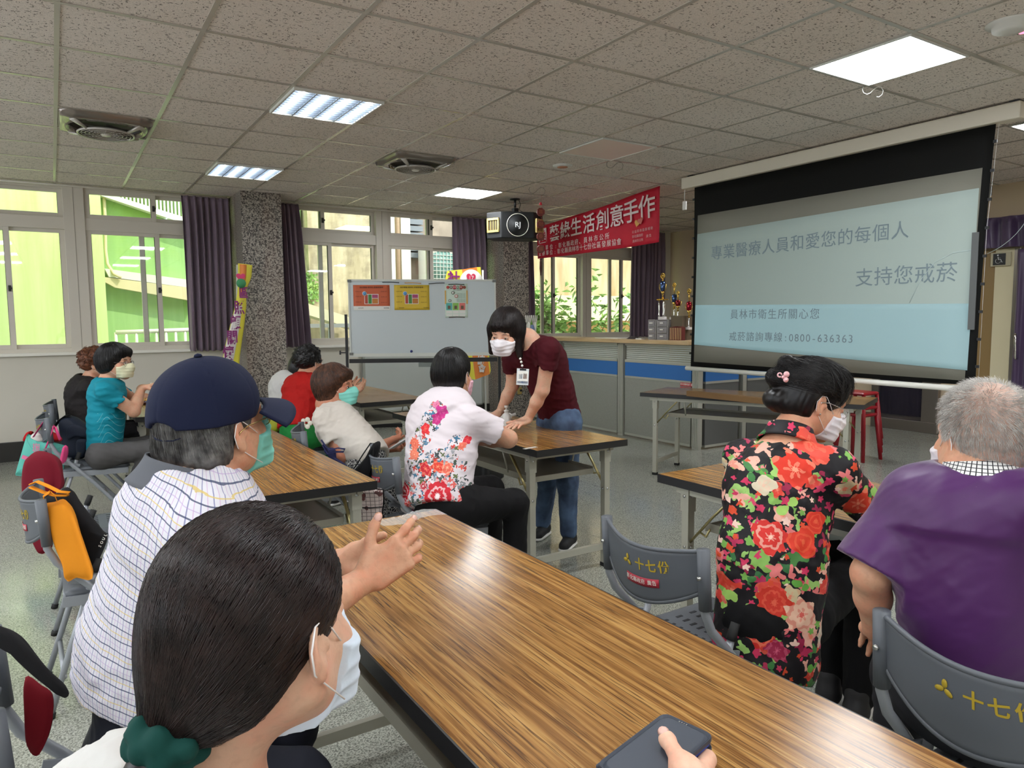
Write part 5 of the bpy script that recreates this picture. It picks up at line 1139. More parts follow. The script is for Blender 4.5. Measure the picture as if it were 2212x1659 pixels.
strap('strap', [(766, 1010), (785, 980), (800, 958), (808, 957), (806, 990), (796, 1030)], 3.36, 0.012, M_bk, b_)
def m_plaid(t):
    v = t.coord('Object'); x = t.sep(v); f = t.math('LESS_THAN', t.math('FRACT', t.math('MULTIPLY', x[0], 60)), 0.14); g = t.math('LESS_THAN', t.math('FRACT', t.math('MULTIPLY', x[2], 60)), 0.14)
    c = t.ramp(t.noise(v, 22, 2), [(0.45, C(196, 180, 174)), (0.56, C(206, 190, 184)), (0.60, C(96, 50, 48))], 'CONSTANT'); t.col(t.mix(t.math('MULTIPLY', t.math('MAXIMUM', f, g), 0.8), c, C(70, 60, 58)))
pb = puffy('tote_bag', pp([(777, 1056), (800, 1054), (828, 1057), (828, 1080), (824, 1125), (800, 1132), (777, 1132), (776, 1090)], 3.2), 0.08, nmat('plaid_print', m_plaid, rough=0.7), 'checked brown and cream bag with black trim behind the table leg', 'bag', sq=0.3)
strap('trim', [(776, 1055), (800, 1054), (829, 1058)], 3.155, 0.008, M_bk, pb); strap('trim', [(776, 1096), (800, 1097), (826, 1095)], 3.15, 0.007, M_bk, pb); strap('trim', [(828, 1057), (829, 1080), (824, 1128)], 3.17, 0.008, M_bk, pb)
sb = puffy('ribbon_bag', pp([(700, 970), (722, 968), (716, 985), (740, 1000), (752, 1012), (735, 1010), (708, 985)], 3.9), 0.04, cloth_mat('navy_flower', C(40, 42, 78)), 'dark blue bag with tied straps on the chair of the white-bloused person', 'bag', noise=0.008)
strap('strap', [(694, 950), (704, 965), (712, 972), (730, 968), (745, 970), (742, 976), (722, 976), (708, 980), (698, 960)], 3.78, 0.010, MATS['navy_flower'], sb)
gb = puffy('handbag', pp([(582, 905), (596, 892), (608, 900), (606, 925), (594, 934), (582, 926)], 5.2), 0.08, cloth_mat('green_leather', C(146, 150, 40), 0.5), 'yellow-green bag under the cap brim behind the table', 'bag')
# black strap bag and red cloth on the near left chair
bg_ = puffy('black_jacket', pp([(0, 1352), (30, 1370), (70, 1410), (110, 1455), (148, 1492), (140, 1508), (118, 1492), (80, 1462), (40, 1425), (0, 1385), (-40, 1370), (-40, 1345)], 1.22), 0.018, M_bk, 'black jacket laid over the chair back at the lower left corner', 'jacket')
puffy('red_cloth', pp([(55, 1462), (90, 1480), (112, 1500), (112, 1560), (85, 1630), (60, 1615), (54, 1540)], 1.30), 0.018, cloth_mat('dark_red_cloth', C(110, 10, 24)), 'dark red cloth hanging through the lower left chair', 'cloth', noise=0.006)
# ================================================================ small things on tables
TT = 0.7405
def pump(px, py, h, lab):
    q = Vector(atz(px, py, TT)); b = MB(); t = empty('pump_bottle', q, lab, 'bottle', 'white pump bottles on the table')
    b.lathe([(0.001, 0), (0.027, 0), (0.028, 0.01), (0.028, h*0.55), (0.012, h*0.66), (0.012, h*0.70)], q, 18); b.build('bottle_body', mat('frosted_plastic', C(214, 212, 208), 0.3), t)
    b = MB(); b.lathe([(0.015, h*0.70), (0.015, h*0.78), (0.005, h*0.80), (0.005, h*0.88), (0.012, h*0.89), (0.012, h)], q, 14); b.build('pump', M_white, t); return t
pump(1094, 921, 0.13, 'white pump bottle between the hands of the standing person')
q = Vector(atz(1080, 913, TT)); b = MB(); b.lathe([(0.001, 0), (0.022, 0.004), (0.024, 0.05), (0.02, 0.08), (0.009, 0.09), (0.009, 0.12)], q+Vector((0, 0, 0.025)), 16, Matrix.Rotation(radians(80), 3, 'Y') ); tag(b.build('squeeze_bottle', MATS['frosted_plastic'], base=q), 'white squeeze bottle lying beside the pump bottle', 'bottle')
b = MB(); q = Vector(atz(1150, 969, TT)); b.obox(q+Vector((0, 0.02, 0.0008)), (0.045, 0.012, 0.0006), Rz(0.2)); tag(b.build('tape', mat('clear_tape', C(216, 214, 208), 0.12, alpha=.8), base=q), 'strip of clear tape at the table corner below the pump bottle', 'tape')
def m_film(t): t.col(C(230, 228, 222)); 
b = MB(); rnd2 = random.Random(3); A = Vector((0.80, 2.16, TT+0.001))
def ff(u, v):
    x = 0.86+0.235*u; y = 2.218-0.085*v-0.02*sin(6*u); w = mnoise.noise(Vector((u*9, v*7, 1.3))); return (x, y, TT+0.0015+0.010*abs(w)*sin(pi*u)*(1-v*0.6))
b.sheet(ff, 40, 14, 0.0006); tag(b.build('plastic_film', mat('clear_film', C(235, 235, 232), 0.06, alpha=0.2, spec=1.0), base=(0.9, 2.17, TT)), 'crumpled clear plastic film taped over the far corner of the foreground table', 'film')
q = Vector(atz(338, 872, TT)); b = MB(); b.obox(q+Vector((0.02, 0.1, 0.08)), (0.05, 0.05, 0.08)); b.m(1).box(q.x-0.03, q.y+0.05, q.z+0.15, q.x+0.07, q.y+0.15, q.z+0.162)
tag(b.build('carton', [M_pw, mat('carton_lid', C(214, 210, 196), .6)], base=q), 'white carton on the far left table beside the cap', 'box')
q = Vector(atz(322, 872, TT)); b = MB(); b.lathe([(0.001, 0.004), (0.07, 0.004), (0.08, 0.03), (0.076, 0.03), (0.066, 0.008), (0.001, 0.008)], q, 20); bw = b.build('bowl', mat('dark_bowl', C(60, 24, 20), .3), base=q); tag(bw, 'dark bowl of snacks on the far left table', 'bowl')
b = MB(); r3 = random.Random(2)
for k in range(12): b.lathe([(0.001, -0.01), (0.014, -0.004), (0.015, 0.004), (0.001, 0.012)], q+Vector((r3.uniform(-.04, .04), r3.uniform(-.04, .04), 0.022+r3.uniform(0, 0.02))), 8)
o = b.build('snack', mat('snack_yellow', C(206, 160, 90), .5), base=q); tag(o, 'yellow snacks heaped in the dark bowl', 'food'); o['kind'] = 'stuff'
A = Vector(atz(1488, 855, TT)); B2 = Vector(atz(1668, 874, TT)); dd_ = (B2-A).normalized(); b = MB(); b.obox((A+B2)/2+Vector((0, 0, .022)), ((B2-A).length/2, .03, .022), Matrix((dd_, Vector((-dd_.y, dd_.x, 0)), Vector((0, 0, 1)))).transposed())
tag(b.build('long_box', cloth_mat('brown_card', C(128, 98, 66)), base=(A+B2)/2), 'long flat brown box on the askew table below the screen', 'box')
# ================================================================ smooth solids on a grid (for people, cloth and hair)
V3 = lambda *a: np.array(a, float)
def nrm(v): v = np.asarray(v, float); return v/max(np.linalg.norm(v), 1e-9)
class Solid:
    def __init__(s): s.ops = []; s.cuts = []; s.disps = []
    def ell(s, c, r, R=None, k=0.02, sub=False):
        c = np.asarray(c, float); r = np.asarray(r, float); R = np.eye(3) if R is None else R; m = r.max()
        def f(P):
            q = (P-c) @ R; k0 = np.sqrt(((q/r)**2).sum(-1)); k1 = np.sqrt(((q/(r*r))**2).sum(-1)); return k0*(k0-1)/np.maximum(k1, 1e-6)
        s.ops.append((f, c-m, c+m, k, sub)); return s
    def cone(s, a, b, ra, rb, k=0.02, sq=None, sub=False, flat=False):
        a = np.asarray(a, float); b = np.asarray(b, float); ab = b-a; L2 = max(ab @ ab, 1e-9); L = sqrt(L2); ax = None
        if sq is not None: ax, fc = nrm(sq[0]), sq[1]
        def f(P):
            d = P-a; t = (d @ ab)/L2
            if flat:
                tc = np.clip(t, 0, 1); per = d-t[..., None]*ab
                if ax is not None: per = per+ax*((per @ ax)*(fc-1))[..., None]
                return np.maximum(np.sqrt((per**2).sum(-1))-(ra+(rb-ra)*tc), np.maximum(-t*L, (t-1)*L))
            t = np.clip(t, 0, 1); d = d-t[..., None]*ab
            if ax is not None: d = d+ax*((d @ ax)*(fc-1))[..., None]
            return np.sqrt((d**2).sum(-1))-(ra+(rb-ra)*t)
        m = max(ra, rb); s.ops.append((f, np.minimum(a, b)-m, np.maximum(a, b)+m, k, sub)); return s
    def chain(s, pts, rs, k=0.02, sq=None):
        for i in range(len(pts)-1): s.cone(pts[i], pts[i+1], rs[i], rs[i+1], k, sq)
        return s
    def box(s, c, h, R=None, rd=0.01, k=0.01, sub=False):
        c = np.asarray(c, float); h = np.asarray(h, float); R = np.eye(3) if R is None else R; m = np.linalg.norm(h)
        def f(P):
            q = np.abs((P-c) @ R)-h+rd; return np.sqrt((np.maximum(q, 0)**2).sum(-1))+np.minimum(q.max(-1), 0)-rd
        s.ops.append((f, c-m, c+m, k, sub)); return s
    def cut(s, p, n): s.cuts.append((np.asarray(p, float), nrm(n))); return s       # removes the side n points to
    def mesh(s, vox, smooth=1):
        add = [o for o in s.ops if not o[4]]; lo = np.min([o[1] for o in add], 0)-0.02-vox*2; hi = np.max([o[2] for o in add], 0)+0.02+vox*2
        n = np.ceil((hi-lo)/vox).astype(int)+1; ax = [lo[i]+vox*np.arange(n[i]) for i in range(3)]; F = np.full(n, 0.08, np.float32)
        for f, a, b, k, sub in s.ops:
            mg = k+2*vox+0.012; i0 = np.clip(((a-mg-lo)/vox).astype(int), 0, n); i1 = np.clip(((b+mg-lo)/vox).astype(int)+2, 0, n)
            if (i1 <= i0).any(): continue
            sl_ = tuple(slice(i0[i], i1[i]) for i in range(3))
            G = np.stack(np.meshgrid(*[ax[i][sl_[i]] for i in range(3)], indexing='ij'), -1); d = f(G).astype(np.float32); c = F[sl_]
            if sub: d = -d; h = np.maximum(k-np.abs(c-d), 0)/max(k, 1e-6); F[sl_] = np.maximum(c, d)+h*h*k/4
            else: h = np.maximum(k-np.abs(c-d), 0)/max(k, 1e-6); F[sl_] = np.minimum(c, d)-h*h*k/4
        if s.disps:
            I = np.argwhere(np.abs(F) < 0.03); P = lo+I*vox; d = np.zeros(len(P))
            for g in s.disps: d += g(P)
            F[I[:, 0], I[:, 1], I[:, 2]] += d.astype(np.float32)
        for p, nn in s.cuts:
            D = ((ax[0]-p[0])*nn[0])[:, None, None]+((ax[1]-p[1])*nn[1])[None, :, None]+((ax[2]-p[2])*nn[2])[None, None, :]; F = np.maximum(F, D.astype(np.float32))
        return nets(F, lo, vox, smooth)
def nets(F, lo, vox, smooth):
    ins = F < 0; ins[0], ins[-1] = False, False; ins[:, 0], ins[:, -1] = False, False; ins[:, :, 0], ins[:, :, -1] = False, False
    F = np.where((F < 0) & ~ins, 1e-4, F)
    cnt = np.zeros(np.array(F.shape)-1, np.int8); cor = [(i, j, k) for i in (0, 1) for j in (0, 1) for k in (0, 1)]; n = F.shape
    for i, j, k in cor: cnt += ins[i:n[0]-1+i, j:n[1]-1+j, k:n[2]-1+k]
    I = np.argwhere((cnt > 0) & (cnt < 8)); idx = np.full(cnt.shape, -1, np.int32); idx[I[:, 0], I[:, 1], I[:, 2]] = np.arange(len(I))
    acc = np.zeros((len(I), 3)); w = np.zeros(len(I)); vals = {c: F[I[:, 0]+c[0], I[:, 1]+c[1], I[:, 2]+c[2]] for c in cor}
    for a in cor:
        for b in cor:
            if sum(b)-sum(a) == 1 and sum(abs(b[q]-a[q]) for q in range(3)) == 1:
                va, vb = vals[a], vals[b]; m = (va < 0) != (vb < 0); t = np.where(m, va/np.where(m, va-vb, 1), 0)
                acc += np.where(m[:, None], np.array(a)+t[:, None]*(np.array(b)-np.array(a)), 0); w += m
    V = lo+(I+acc/w[:, None])*vox; Q = []
    for axn in range(3):
        u, v = [(1, 2), (2, 0), (0, 1)][axn]; s0 = [slice(0, n[q]) for q in range(3)]; s1 = list(s0); s0[axn] = slice(0, n[axn]-1); s1[axn] = slice(1, n[axn])
        A = ins[tuple(s0)]; B_ = ins[tuple(s1)]
        for flip, M_ in ((0, A & ~B_), (1, ~A & B_)):
            E = np.argwhere(M_)
            if not len(E): continue
            E = E[(E[:, u] > 0) & (E[:, v] > 0)]; c = [E.copy() for _ in range(4)]; c[1][:, u] -= 1; c[2][:, u] -= 1; c[2][:, v] -= 1; c[3][:, v] -= 1
            q = np.stack([idx[x[:, 0], x[:, 1], x[:, 2]] for x in c], 1); q = q[(q >= 0).all(1)]; Q.append(q[:, ::-1] if flip else q)
    Q = np.concatenate(Q)
    for _ in range(smooth):
        S = np.zeros_like(V); c = np.zeros(len(V))
        for a, b in ((0, 1), (1, 2), (2, 3), (3, 0)):
            for x, y in ((a, b), (b, a)): 
                for q in range(3): S[:, q] += np.bincount(Q[:, x], V[Q[:, y], q], len(V))
                c += np.bincount(Q[:, x], minlength=len(V))
        V = V*0.5+0.5*S/np.maximum(c, 1)[:, None]
    return V, Q
def vmesh(name, V, Q, mats, parent=None, base=None, mi=None):
    if base is None: base = parent.location if parent is not None else Vector((0, 0, 0))
    if parent is not None and parent.parent is not None: base = parent.location+parent.parent.location
    me = bpy.data.meshes.new(name); V = np.asarray(V, np.float32)-np.array(base, np.float32); Q = np.asarray(Q, np.int32); w = Q.shape[1]
    me.vertices.add(len(V)); me.vertices.foreach_set('co', V.ravel()); me.loops.add(Q.size); me.loops.foreach_set('vertex_index', Q.ravel())
    me.polygons.add(len(Q)); me.polygons.foreach_set('loop_start', np.arange(0, Q.size, w, dtype=np.int32)); 
    for x in (mats if isinstance(mats, (list, tuple)) else [mats]): me.materials.append(x)
    if mi is not None: me.polygons.foreach_set('material_index', np.asarray(mi, np.int32))
    me.update(calc_edges=True); me.validate(); me.polygons.foreach_set('use_smooth', np.ones(len(me.polygons), bool))
    o = bpy.data.objects.new(name, me); COL.objects.link(o)
    if parent is not None: o.parent = parent
    else: o.location = Vector(base)
    return o
def wrinkle(seed, freq, amp, dirs=None, n=5, sharp=True):
    r = np.random.RandomState(seed); K_ = r.normal(size=(n, 3)); K_ /= np.linalg.norm(K_, axis=1)[:, None]
    if dirs is not None: K_ = K_*0.35+np.asarray(dirs); K_ /= np.linalg.norm(K_, axis=1)[:, None]
    ph = r.uniform(0, 6.28, n); fr = freq*r.uniform(0.6, 1.5, n); W_ = r.normal(size=(3, 3))*freq*0.25
    def g(P):
        o = 0.25*np.sin(P @ W_.T*1.3+ph[:3]).sum(1); d = np.zeros(len(P))
        for i in range(n):
            s_ = np.sin(P @ K_[i]*fr[i]+ph[i]+o*2.2); d += (np.abs(s_)**0.7 if sharp else s_)
        return (d/n-0.5)*amp
    return g
# ================================================================ materials for people
def m_skin(col, sc=1.0):
    def f(t):
        v = t.coord('Object'); red = (min(1, col[0]*1.06), col[1]*0.82, col[2]*0.80, 1); dk = (col[0]*0.80, col[1]*0.76, col[2]*0.74, 1)
        c = t.mix(t.ramp(t.noise(v, 22, 3), [(0.42, K(0)), (0.62, K(0.7))]), col, red); c = t.mix(t.ramp(t.noise(v, 90, 2), [(0.5, K(0)), (0.7, K(0.45))]), c, dk)
        t.col(c); t.bump(t.noise(t.vmath('MULTIPLY', v, (1, 1, 1)), 150, 5, 0.65), 0.34, 0.002)
    return f
def skin(name, col): return nmat(name, m_skin(col), rough=0.5, spec=0.35, sss=0.12)
def m_hairmat(c1, c2):
    def f(t):
        v = t.coord('Object'); t.col(t.ramp(t.noise(v, 55, 3), [(0.3, c1), (0.7, c2)]))
    return f
def hairmat(name, c1, c2, r=0.38): return nmat(name, m_hairmat(c1, c2), rough=r, spec=0.35)
H_dark = hairmat('hair_dark_brown', C(17, 12, 12), C(36, 25, 23)); H_black = hairmat('hair_black', C(10, 9, 10), C(24, 20, 20)); H_brown = hairmat('hair_brown', C(44, 28, 20), C(92, 58, 40), 0.45)
H_curl = hairmat('hair_auburn', C(62, 34, 20), C(116, 68, 42), 0.55); H_grey = hairmat('hair_grey', C(150, 146, 140), C(214, 210, 204), 0.5); H_salt = hairmat('hair_grizzled', C(52, 50, 50), C(120, 118, 116), 0.5)
# ================================================================ heads, hands
class Head:
    def __init__(s, c, az, pitch, roll=0.0, sc=1.0):
        a, p, r = radians(az), radians(pitch), radians(roll); f = V3(cos(a)*cos(p), sin(a)*cos(p), sin(p)); x = nrm(np.cross(f, V3(0, 0, 1))); z = np.cross(x, f)
        x2 = x*cos(r)+z*sin(r); z2 = np.cross(x2, f); s.c = np.asarray(c, float); s.R = np.stack([x2, f, z2], 1)*1.0; s.sc = sc
    def w(s, x, y, z): return s.c+s.R @ (V3(x, y, z)*s.sc)
    def d(s, x, y, z): return s.R @ V3(x, y, z)
    def face(s, S, wide=1.0):
        w, k, R = s.w, s.sc, s.R; rr = lambda *a: np.array(a)*k
        S.ell(w(0, -0.012, 0.045), rr(0.073*wide, 0.094, 0.080), R, 0.03); S.ell(w(0, 0.022, -0.018), rr(0.062*wide, 0.070, 0.082), R, 0.03)
        S.cone(w(-0.046*wide, -0.002, -0.045), w(-0.018, 0.068, -0.088), .026*k, .020*k, 0.03); S.cone(w(0.046*wide, -0.002, -0.045), w(0.018, 0.068, -0.088), .026*k, .020*k, 0.03)
        S.ell(w(0, .078, -.090), rr(.020, .016, .018), R, .02); S.cone(w(-.036, .078, .024), w(.036, .078, .024), .013*k, .013*k, .02)
        for x in (-1, 1): S.ell(w(x*.044, .062, -.026), rr(.022, .024, .024), R, .02); S.ell(w(x*.032, .096, .004), rr(.017, .012, .010), R, .012, sub=True); S.ell(w(x*.032, .0845, .003), rr(.0145, .010, .0095), R, .006)
        S.cone(w(0, .092, .010), w(0, .112, -.030), .0075*k, .0115*k, .012); S.ell(w(-.013, .103, -.034), rr(.008, .010, .008), R, .008); S.ell(w(.013, .103, -.034), rr(.008, .010, .008), R, .008)
        S.cone(w(-.018, .092, -.060), w(.018, .092, -.060), .006*k, .006*k, .010); S.cone(w(-.014, .091, -.070), w(.014, .091, -.070), .007*k, .007*k, .008)
        for x in (-1, 1):
            Re = R @ np.array([[cos(.35), 0, x*sin(.35)], [0, 1, 0], [-x*sin(.35), 0, cos(.35)]]); Re = R @ np.array([[cos(.4), -x*sin(.4), 0], [x*sin(.4), cos(.4), 0], [0, 0, 1]])
            S.ell(w(x*.078*wide, -.012, -.006), rr(.007, .019, .031), Re, .006); S.ell(w(x*.0775*wide, -.008, -.030), rr(.007, .010, .012), Re, .006)
            S.ell(w(x*.088*wide, -.010, .000), rr(.009, .011, .018), Re, .005, sub=True); S.ell(w(x*.075*wide, .006, -.008), rr(.006, .005, .008), Re, .005)
    def eyes(s, parent, closed=0.0):
        for x in (-1, 1):
            b = MB(); b.lathe([(0.0001, .0085*s.sc), (.006*s.sc, .0065*s.sc), (.0088*s.sc, 0), (.006*s.sc, -.0065*s.sc), (.0001, -.0085*s.sc)], s.w(x*.032, .0868, .001), 12, Matrix(s.R) @ Matrix.Diagonal((1.25, .9, .62-closed)))
            e = b.build('eye', mat('eye_white', C(214, 206, 198), 0.25), parent)
            b = MB(); b.lathe([(0.0001, .0022*s.sc), (.0042*s.sc, .0014*s.sc), (.0046*s.sc, 0)], s.w(x*.032, .0940, .0008), 12, Matrix(s.R) @ Matrix.Rotation(-pi/2, 3, 'X')); b.build('iris', mat('iris_dark', C(26, 16, 12), 0.15), e)
            b = MB(); b.tube([s.w(x*.018, .0935, .0050), s.w(x*.027, .0965, .0078), s.w(x*.037, .0945, .0070), s.w(x*.0455, .0865, .0025)], [.0006, .0013, .0013, .0007], 5); b.build('eyelid_line', mat('lash_dark', C(30, 20, 18), .5), parent)
            b = MB(); b.tube([s.w(x*.014, .0970, .022), s.w(x*.025, .0965, .0265), s.w(x*.038, .0905, .0260), s.w(x*.048, .0810, .0205)], [.0012, .0026, .0022, .0008], 6, flat=0.6); b.build('eyebrow', mat('brow_dark', C(52, 38, 34), .7), parent)
    def mask(s, parent, m, vox=0.0024, label=None, low=-.112):
        S = Solid(); w, k, R = s.w, s.sc, s.R; rr = lambda *a: np.array(a)*k
        S.ell(w(0, .022, -.030), rr(.071, .080, .092), R, .02); S.cone(w(0, .094, .002), w(0, .108, -.032), .012*k, .017*k, .04); S.cone(w(0, .108, -.032), w(0, .098, -.070), .020*k, .020*k, .04); S.ell(w(0, .082, -.090), rr(.030, .022, .024), R, .03)
        S.cone(w(-.05, .068, -.03), w(-.034, .084, -.08), .018*k, .018*k, .03); S.cone(w(.05, .068, -.03), w(.034, .084, -.08), .018*k, .018*k, .03)
        S.cut(w(0, 0, low), s.d(0, .12, -1)); S.cut(w(0, .10, -.001), s.d(0, -.12, 1)); S.cut(w(0, .108, .004), s.d(.42, 0, 1)) ; S.cut(w(0, .108, .004), s.d(-.42, 0, 1)); S.cut(w(.060, .045, 0), s.d(.62, -1, 0)); S.cut(w(-.060, .045, 0), s.d(-.62, -1, 0))
        c0, Z = s.c, s.R[:, 2]
        S.disps.append(lambda P: -0.0030*np.clip(np.abs(((P-c0) @ Z/k+.03)*46 % 1-0.5)*2-0.35, 0, 1)+0.0004)
        V, Q = S.mesh(vox, 2); o = vmesh('face_mask', V, Q, m, parent)
        if label: o['label'] = label
        for x in (-1, 1):
            b = MB(); b.tube([w(x*.064, .050, -.022), w(x*.075, .018, .004), w(x*.081, -.004, .020), w(x*.085, -.022, .018), w(x*.086, -.032, -.004), w(x*.082, -.024, -.028), w(x*.074, .012, -.056), w(x*.058, .056, -.086)], .0010*k, 6)
            b.build('ear_loop', mat('mask_elastic', C(232, 226, 224), .6), o)
        return o
    def glasses(s, parent, m, square=False):
        w = s.w; g = None
        b = MB(); 
        for x in (-1, 1):
            pts = []
            for q in range(20):
                a = 2*pi*q/20; ca, sa = cos(a), sin(a); e = 0.6 if square else 1.0; pts.append(w(x*.033+.023*abs(ca)**e*np.sign(ca), .108-.012*abs(x*.033+.023*ca)/.056, -.002+.0165*abs(sa)**e*np.sign(sa)))
            b.tube(pts, .0012*s.sc, 6, closed=True); b.tube([w(x*.055, .098, .004), w(x*.072, .075, .006), w(x*.080, .01, .006), w(x*.082, -.012, .000), w(x*.082, -.028, -.014)], .0014*s.sc, 6)
        b.tube([w(-.011, .1085, .002), w(0, .1115, .005), w(.011, .1085, .002)], .0012*s.sc, 6); g = b.build('glasses', m, parent)
        for x in (-1, 1):
            b = MB(); b.lathe([(.0001, .0006), (.0215*s.sc, .0002)], w(x*.033, .1045, -.002), 20, Matrix(s.R) @ Matrix.Rotation(-pi/2, 3, 'X') @ Matrix.Diagonal((1, .72, 1))); b.build('lens', mat('lens_clear', C(220, 226, 226), .03, alpha=.14), g)
def hand(S, wr, d, n, side, curls=(0.3, 0.35, 0.4, 0.45), sc=1.0, thumb=(0.7, 0.25), spread=0.10, k=0.006):
    """wr wrist, d towards the fingertips, n palm normal (towards the palm side), side = direction of the thumb; returns nail spots"""
    d = nrm(d); n = nrm(np.asarray(n)-d*(np.asarray(n) @ d)); sd = nrm(np.asarray(side)-d*(np.asarray(side) @ d)-n*(np.asarray(side) @ n)); nails = []
    R = np.stack([sd, d, n], 1); c = np.asarray(wr, float)
    S.cone(c-d*.010*sc, c+d*.02*sc, .023*sc, .022*sc, .015, sq=(n, 1.35)); S.box(c+d*.052*sc, (.037*sc, .044*sc, .0125*sc), R, .012*sc, .018); S.cone(c+d*.02*sc+sd*.016*sc+n*.004, c+d*.055*sc+sd*.022*sc+n*.006*sc, .015*sc, .014*sc, .014)
    S.cone(c+d*.02*sc-sd*.018*sc+n*.004, c+d*.07*sc-sd*.024*sc+n*.004*sc, .013*sc, .011*sc, .012)
    Ls = (.070, .078, .072, .056); rs = (.0088, .0090, .0085, .0076)
    for i in range(4):
        off = (0.028-0.0185*i); p = c+(d*(.094-0.004*abs(i-1.2))+sd*off)*sc; a = (1.5-i)*spread; f = nrm(d*cos(a)+sd*sin(a)); cu = curls[i]; L = Ls[i]*sc; r = rs[i]*sc; pr = p-f*.014*sc
        S.ell(p-n*.004*sc, (.010*sc,)*3, None, .008)
        ang = 0; segs = (.45, .31, .24); q = p
        for j in range(3):
            ang += cu*(0.75, 1.0, 0.6)[j]; dd = f*cos(ang)+n*sin(ang); q2 = q+dd*L*segs[j]; S.cone(pr if j == 0 else q, q2, r*(1.06, .97, .90)[j], r*(.97, .90, .78)[j], k); q = q2
        nn = -(f*-sin(ang)+n*cos(ang)); nails.append((q-dd*.004*sc+nn*r*.62, dd, nn, r))
    a1, a2 = thumb; p = c+(d*.028+sd*.026+n*.004)*sc; f = nrm(d*cos(a1)+sd*sin(a1)+n*a2); q = p+f*.036*sc; f2 = nrm(f*.9+d*.35+n*a2*.4); q2 = q+f2*.030*sc; f3 = nrm(f2*.9+d*.25); q3 = q2+f3*.022*sc
    S.cone(c+(d*.015+sd*.014)*sc, p, .016*sc, .0145*sc, .014); S.cone(p, q, .0135*sc, .0108*sc, .012); S.cone(q, q2, .0110*sc, .0102*sc, k); S.cone(q2, q3, .0104*sc, .0086*sc, k)
    tn = nrm(-n+f3*(n @ f3)); nails.append((q3-f3*.004*sc+tn*.0062*sc, f3, tn, .0095*sc)); return nails
def nail_mesh(parent, nails):
    for p, f, n, r in nails:
        b = MB(); x = np.cross(f, n); R = Matrix(np.stack([nrm(x), nrm(f), nrm(n)], 1)); b.lathe([(0.0001, r*.42), (r*.55, r*.34), (r*.85, 0)], p, 10, R @ Matrix.Diagonal((1, 1.25, 1)))
        b.build('fingernail', mat('nail', C(222, 178, 164), 0.3), parent)
# ================================================================ hair strands
def strands(name, bvh, c, paths, m, parent, off=0.002, rad=0.0006, seg=9, lift=0.0, jit=0.0, sides=3, seed=0):
    """thin locks lying on a hair body: each path is (start dir, end dir) seen from the head centre c"""
    rnd = random.Random(seed); Vs = []; Fs = []; c = Vector(c)
    for d0, d1 in paths:
        d0 = Vector(d0).normalized(); d1 = Vector(d1).normalized(); o_ = off*rnd.uniform(0.2, 1.0); wob = rnd.uniform(0, 6.28); pts = []; ax = d0.cross(d1)
        if ax.length < 1e-4: continue
        ax.normalize()
        for i in range(seg):
            t = i/(seg-1); d = d0.slerp(d1, t); d = (d+ax*jit*sin(wob+t*4)*t).normalized(); h = bvh.ray_cast(c+d*0.5, -d)
            if h[0] is None: break
            pts.append(h[0]+d*(o_+lift*t*t))
        if len(pts) < 3: continue
        n = len(pts); base = len(Vs)
        for i, p in enumerate(pts):
            t = (pts[min(i+1, n-1)]-pts[max(i-1, 0)]); t = t.normalized() if t.length > 1e-9 else d0; u = t.cross(p-c).normalized(); w = (p-c).normalized(); r = rad*(1-0.75*(i/(n-1))**2)*(0.6 if i == 0 else 1)
            for q in range(sides): a = 2*pi*q/sides; Vs.append(p+(u*cos(a)*1.8+w*sin(a)*0.8)*r)
        for i in range(n-1):
            for q in range(sides): q2 = (q+1) % sides; Fs.append((base+i*sides+q, base+i*sides+q2, base+(i+1)*sides+q2, base+(i+1)*sides+q))
    if not Fs: return None
    return vmesh(name, Vs, Fs, m, parent)
def bvh_of(V, Q): return BVHTree.FromPolygons([tuple(v) for v in V], [tuple(q) for q in Q.tolist()])
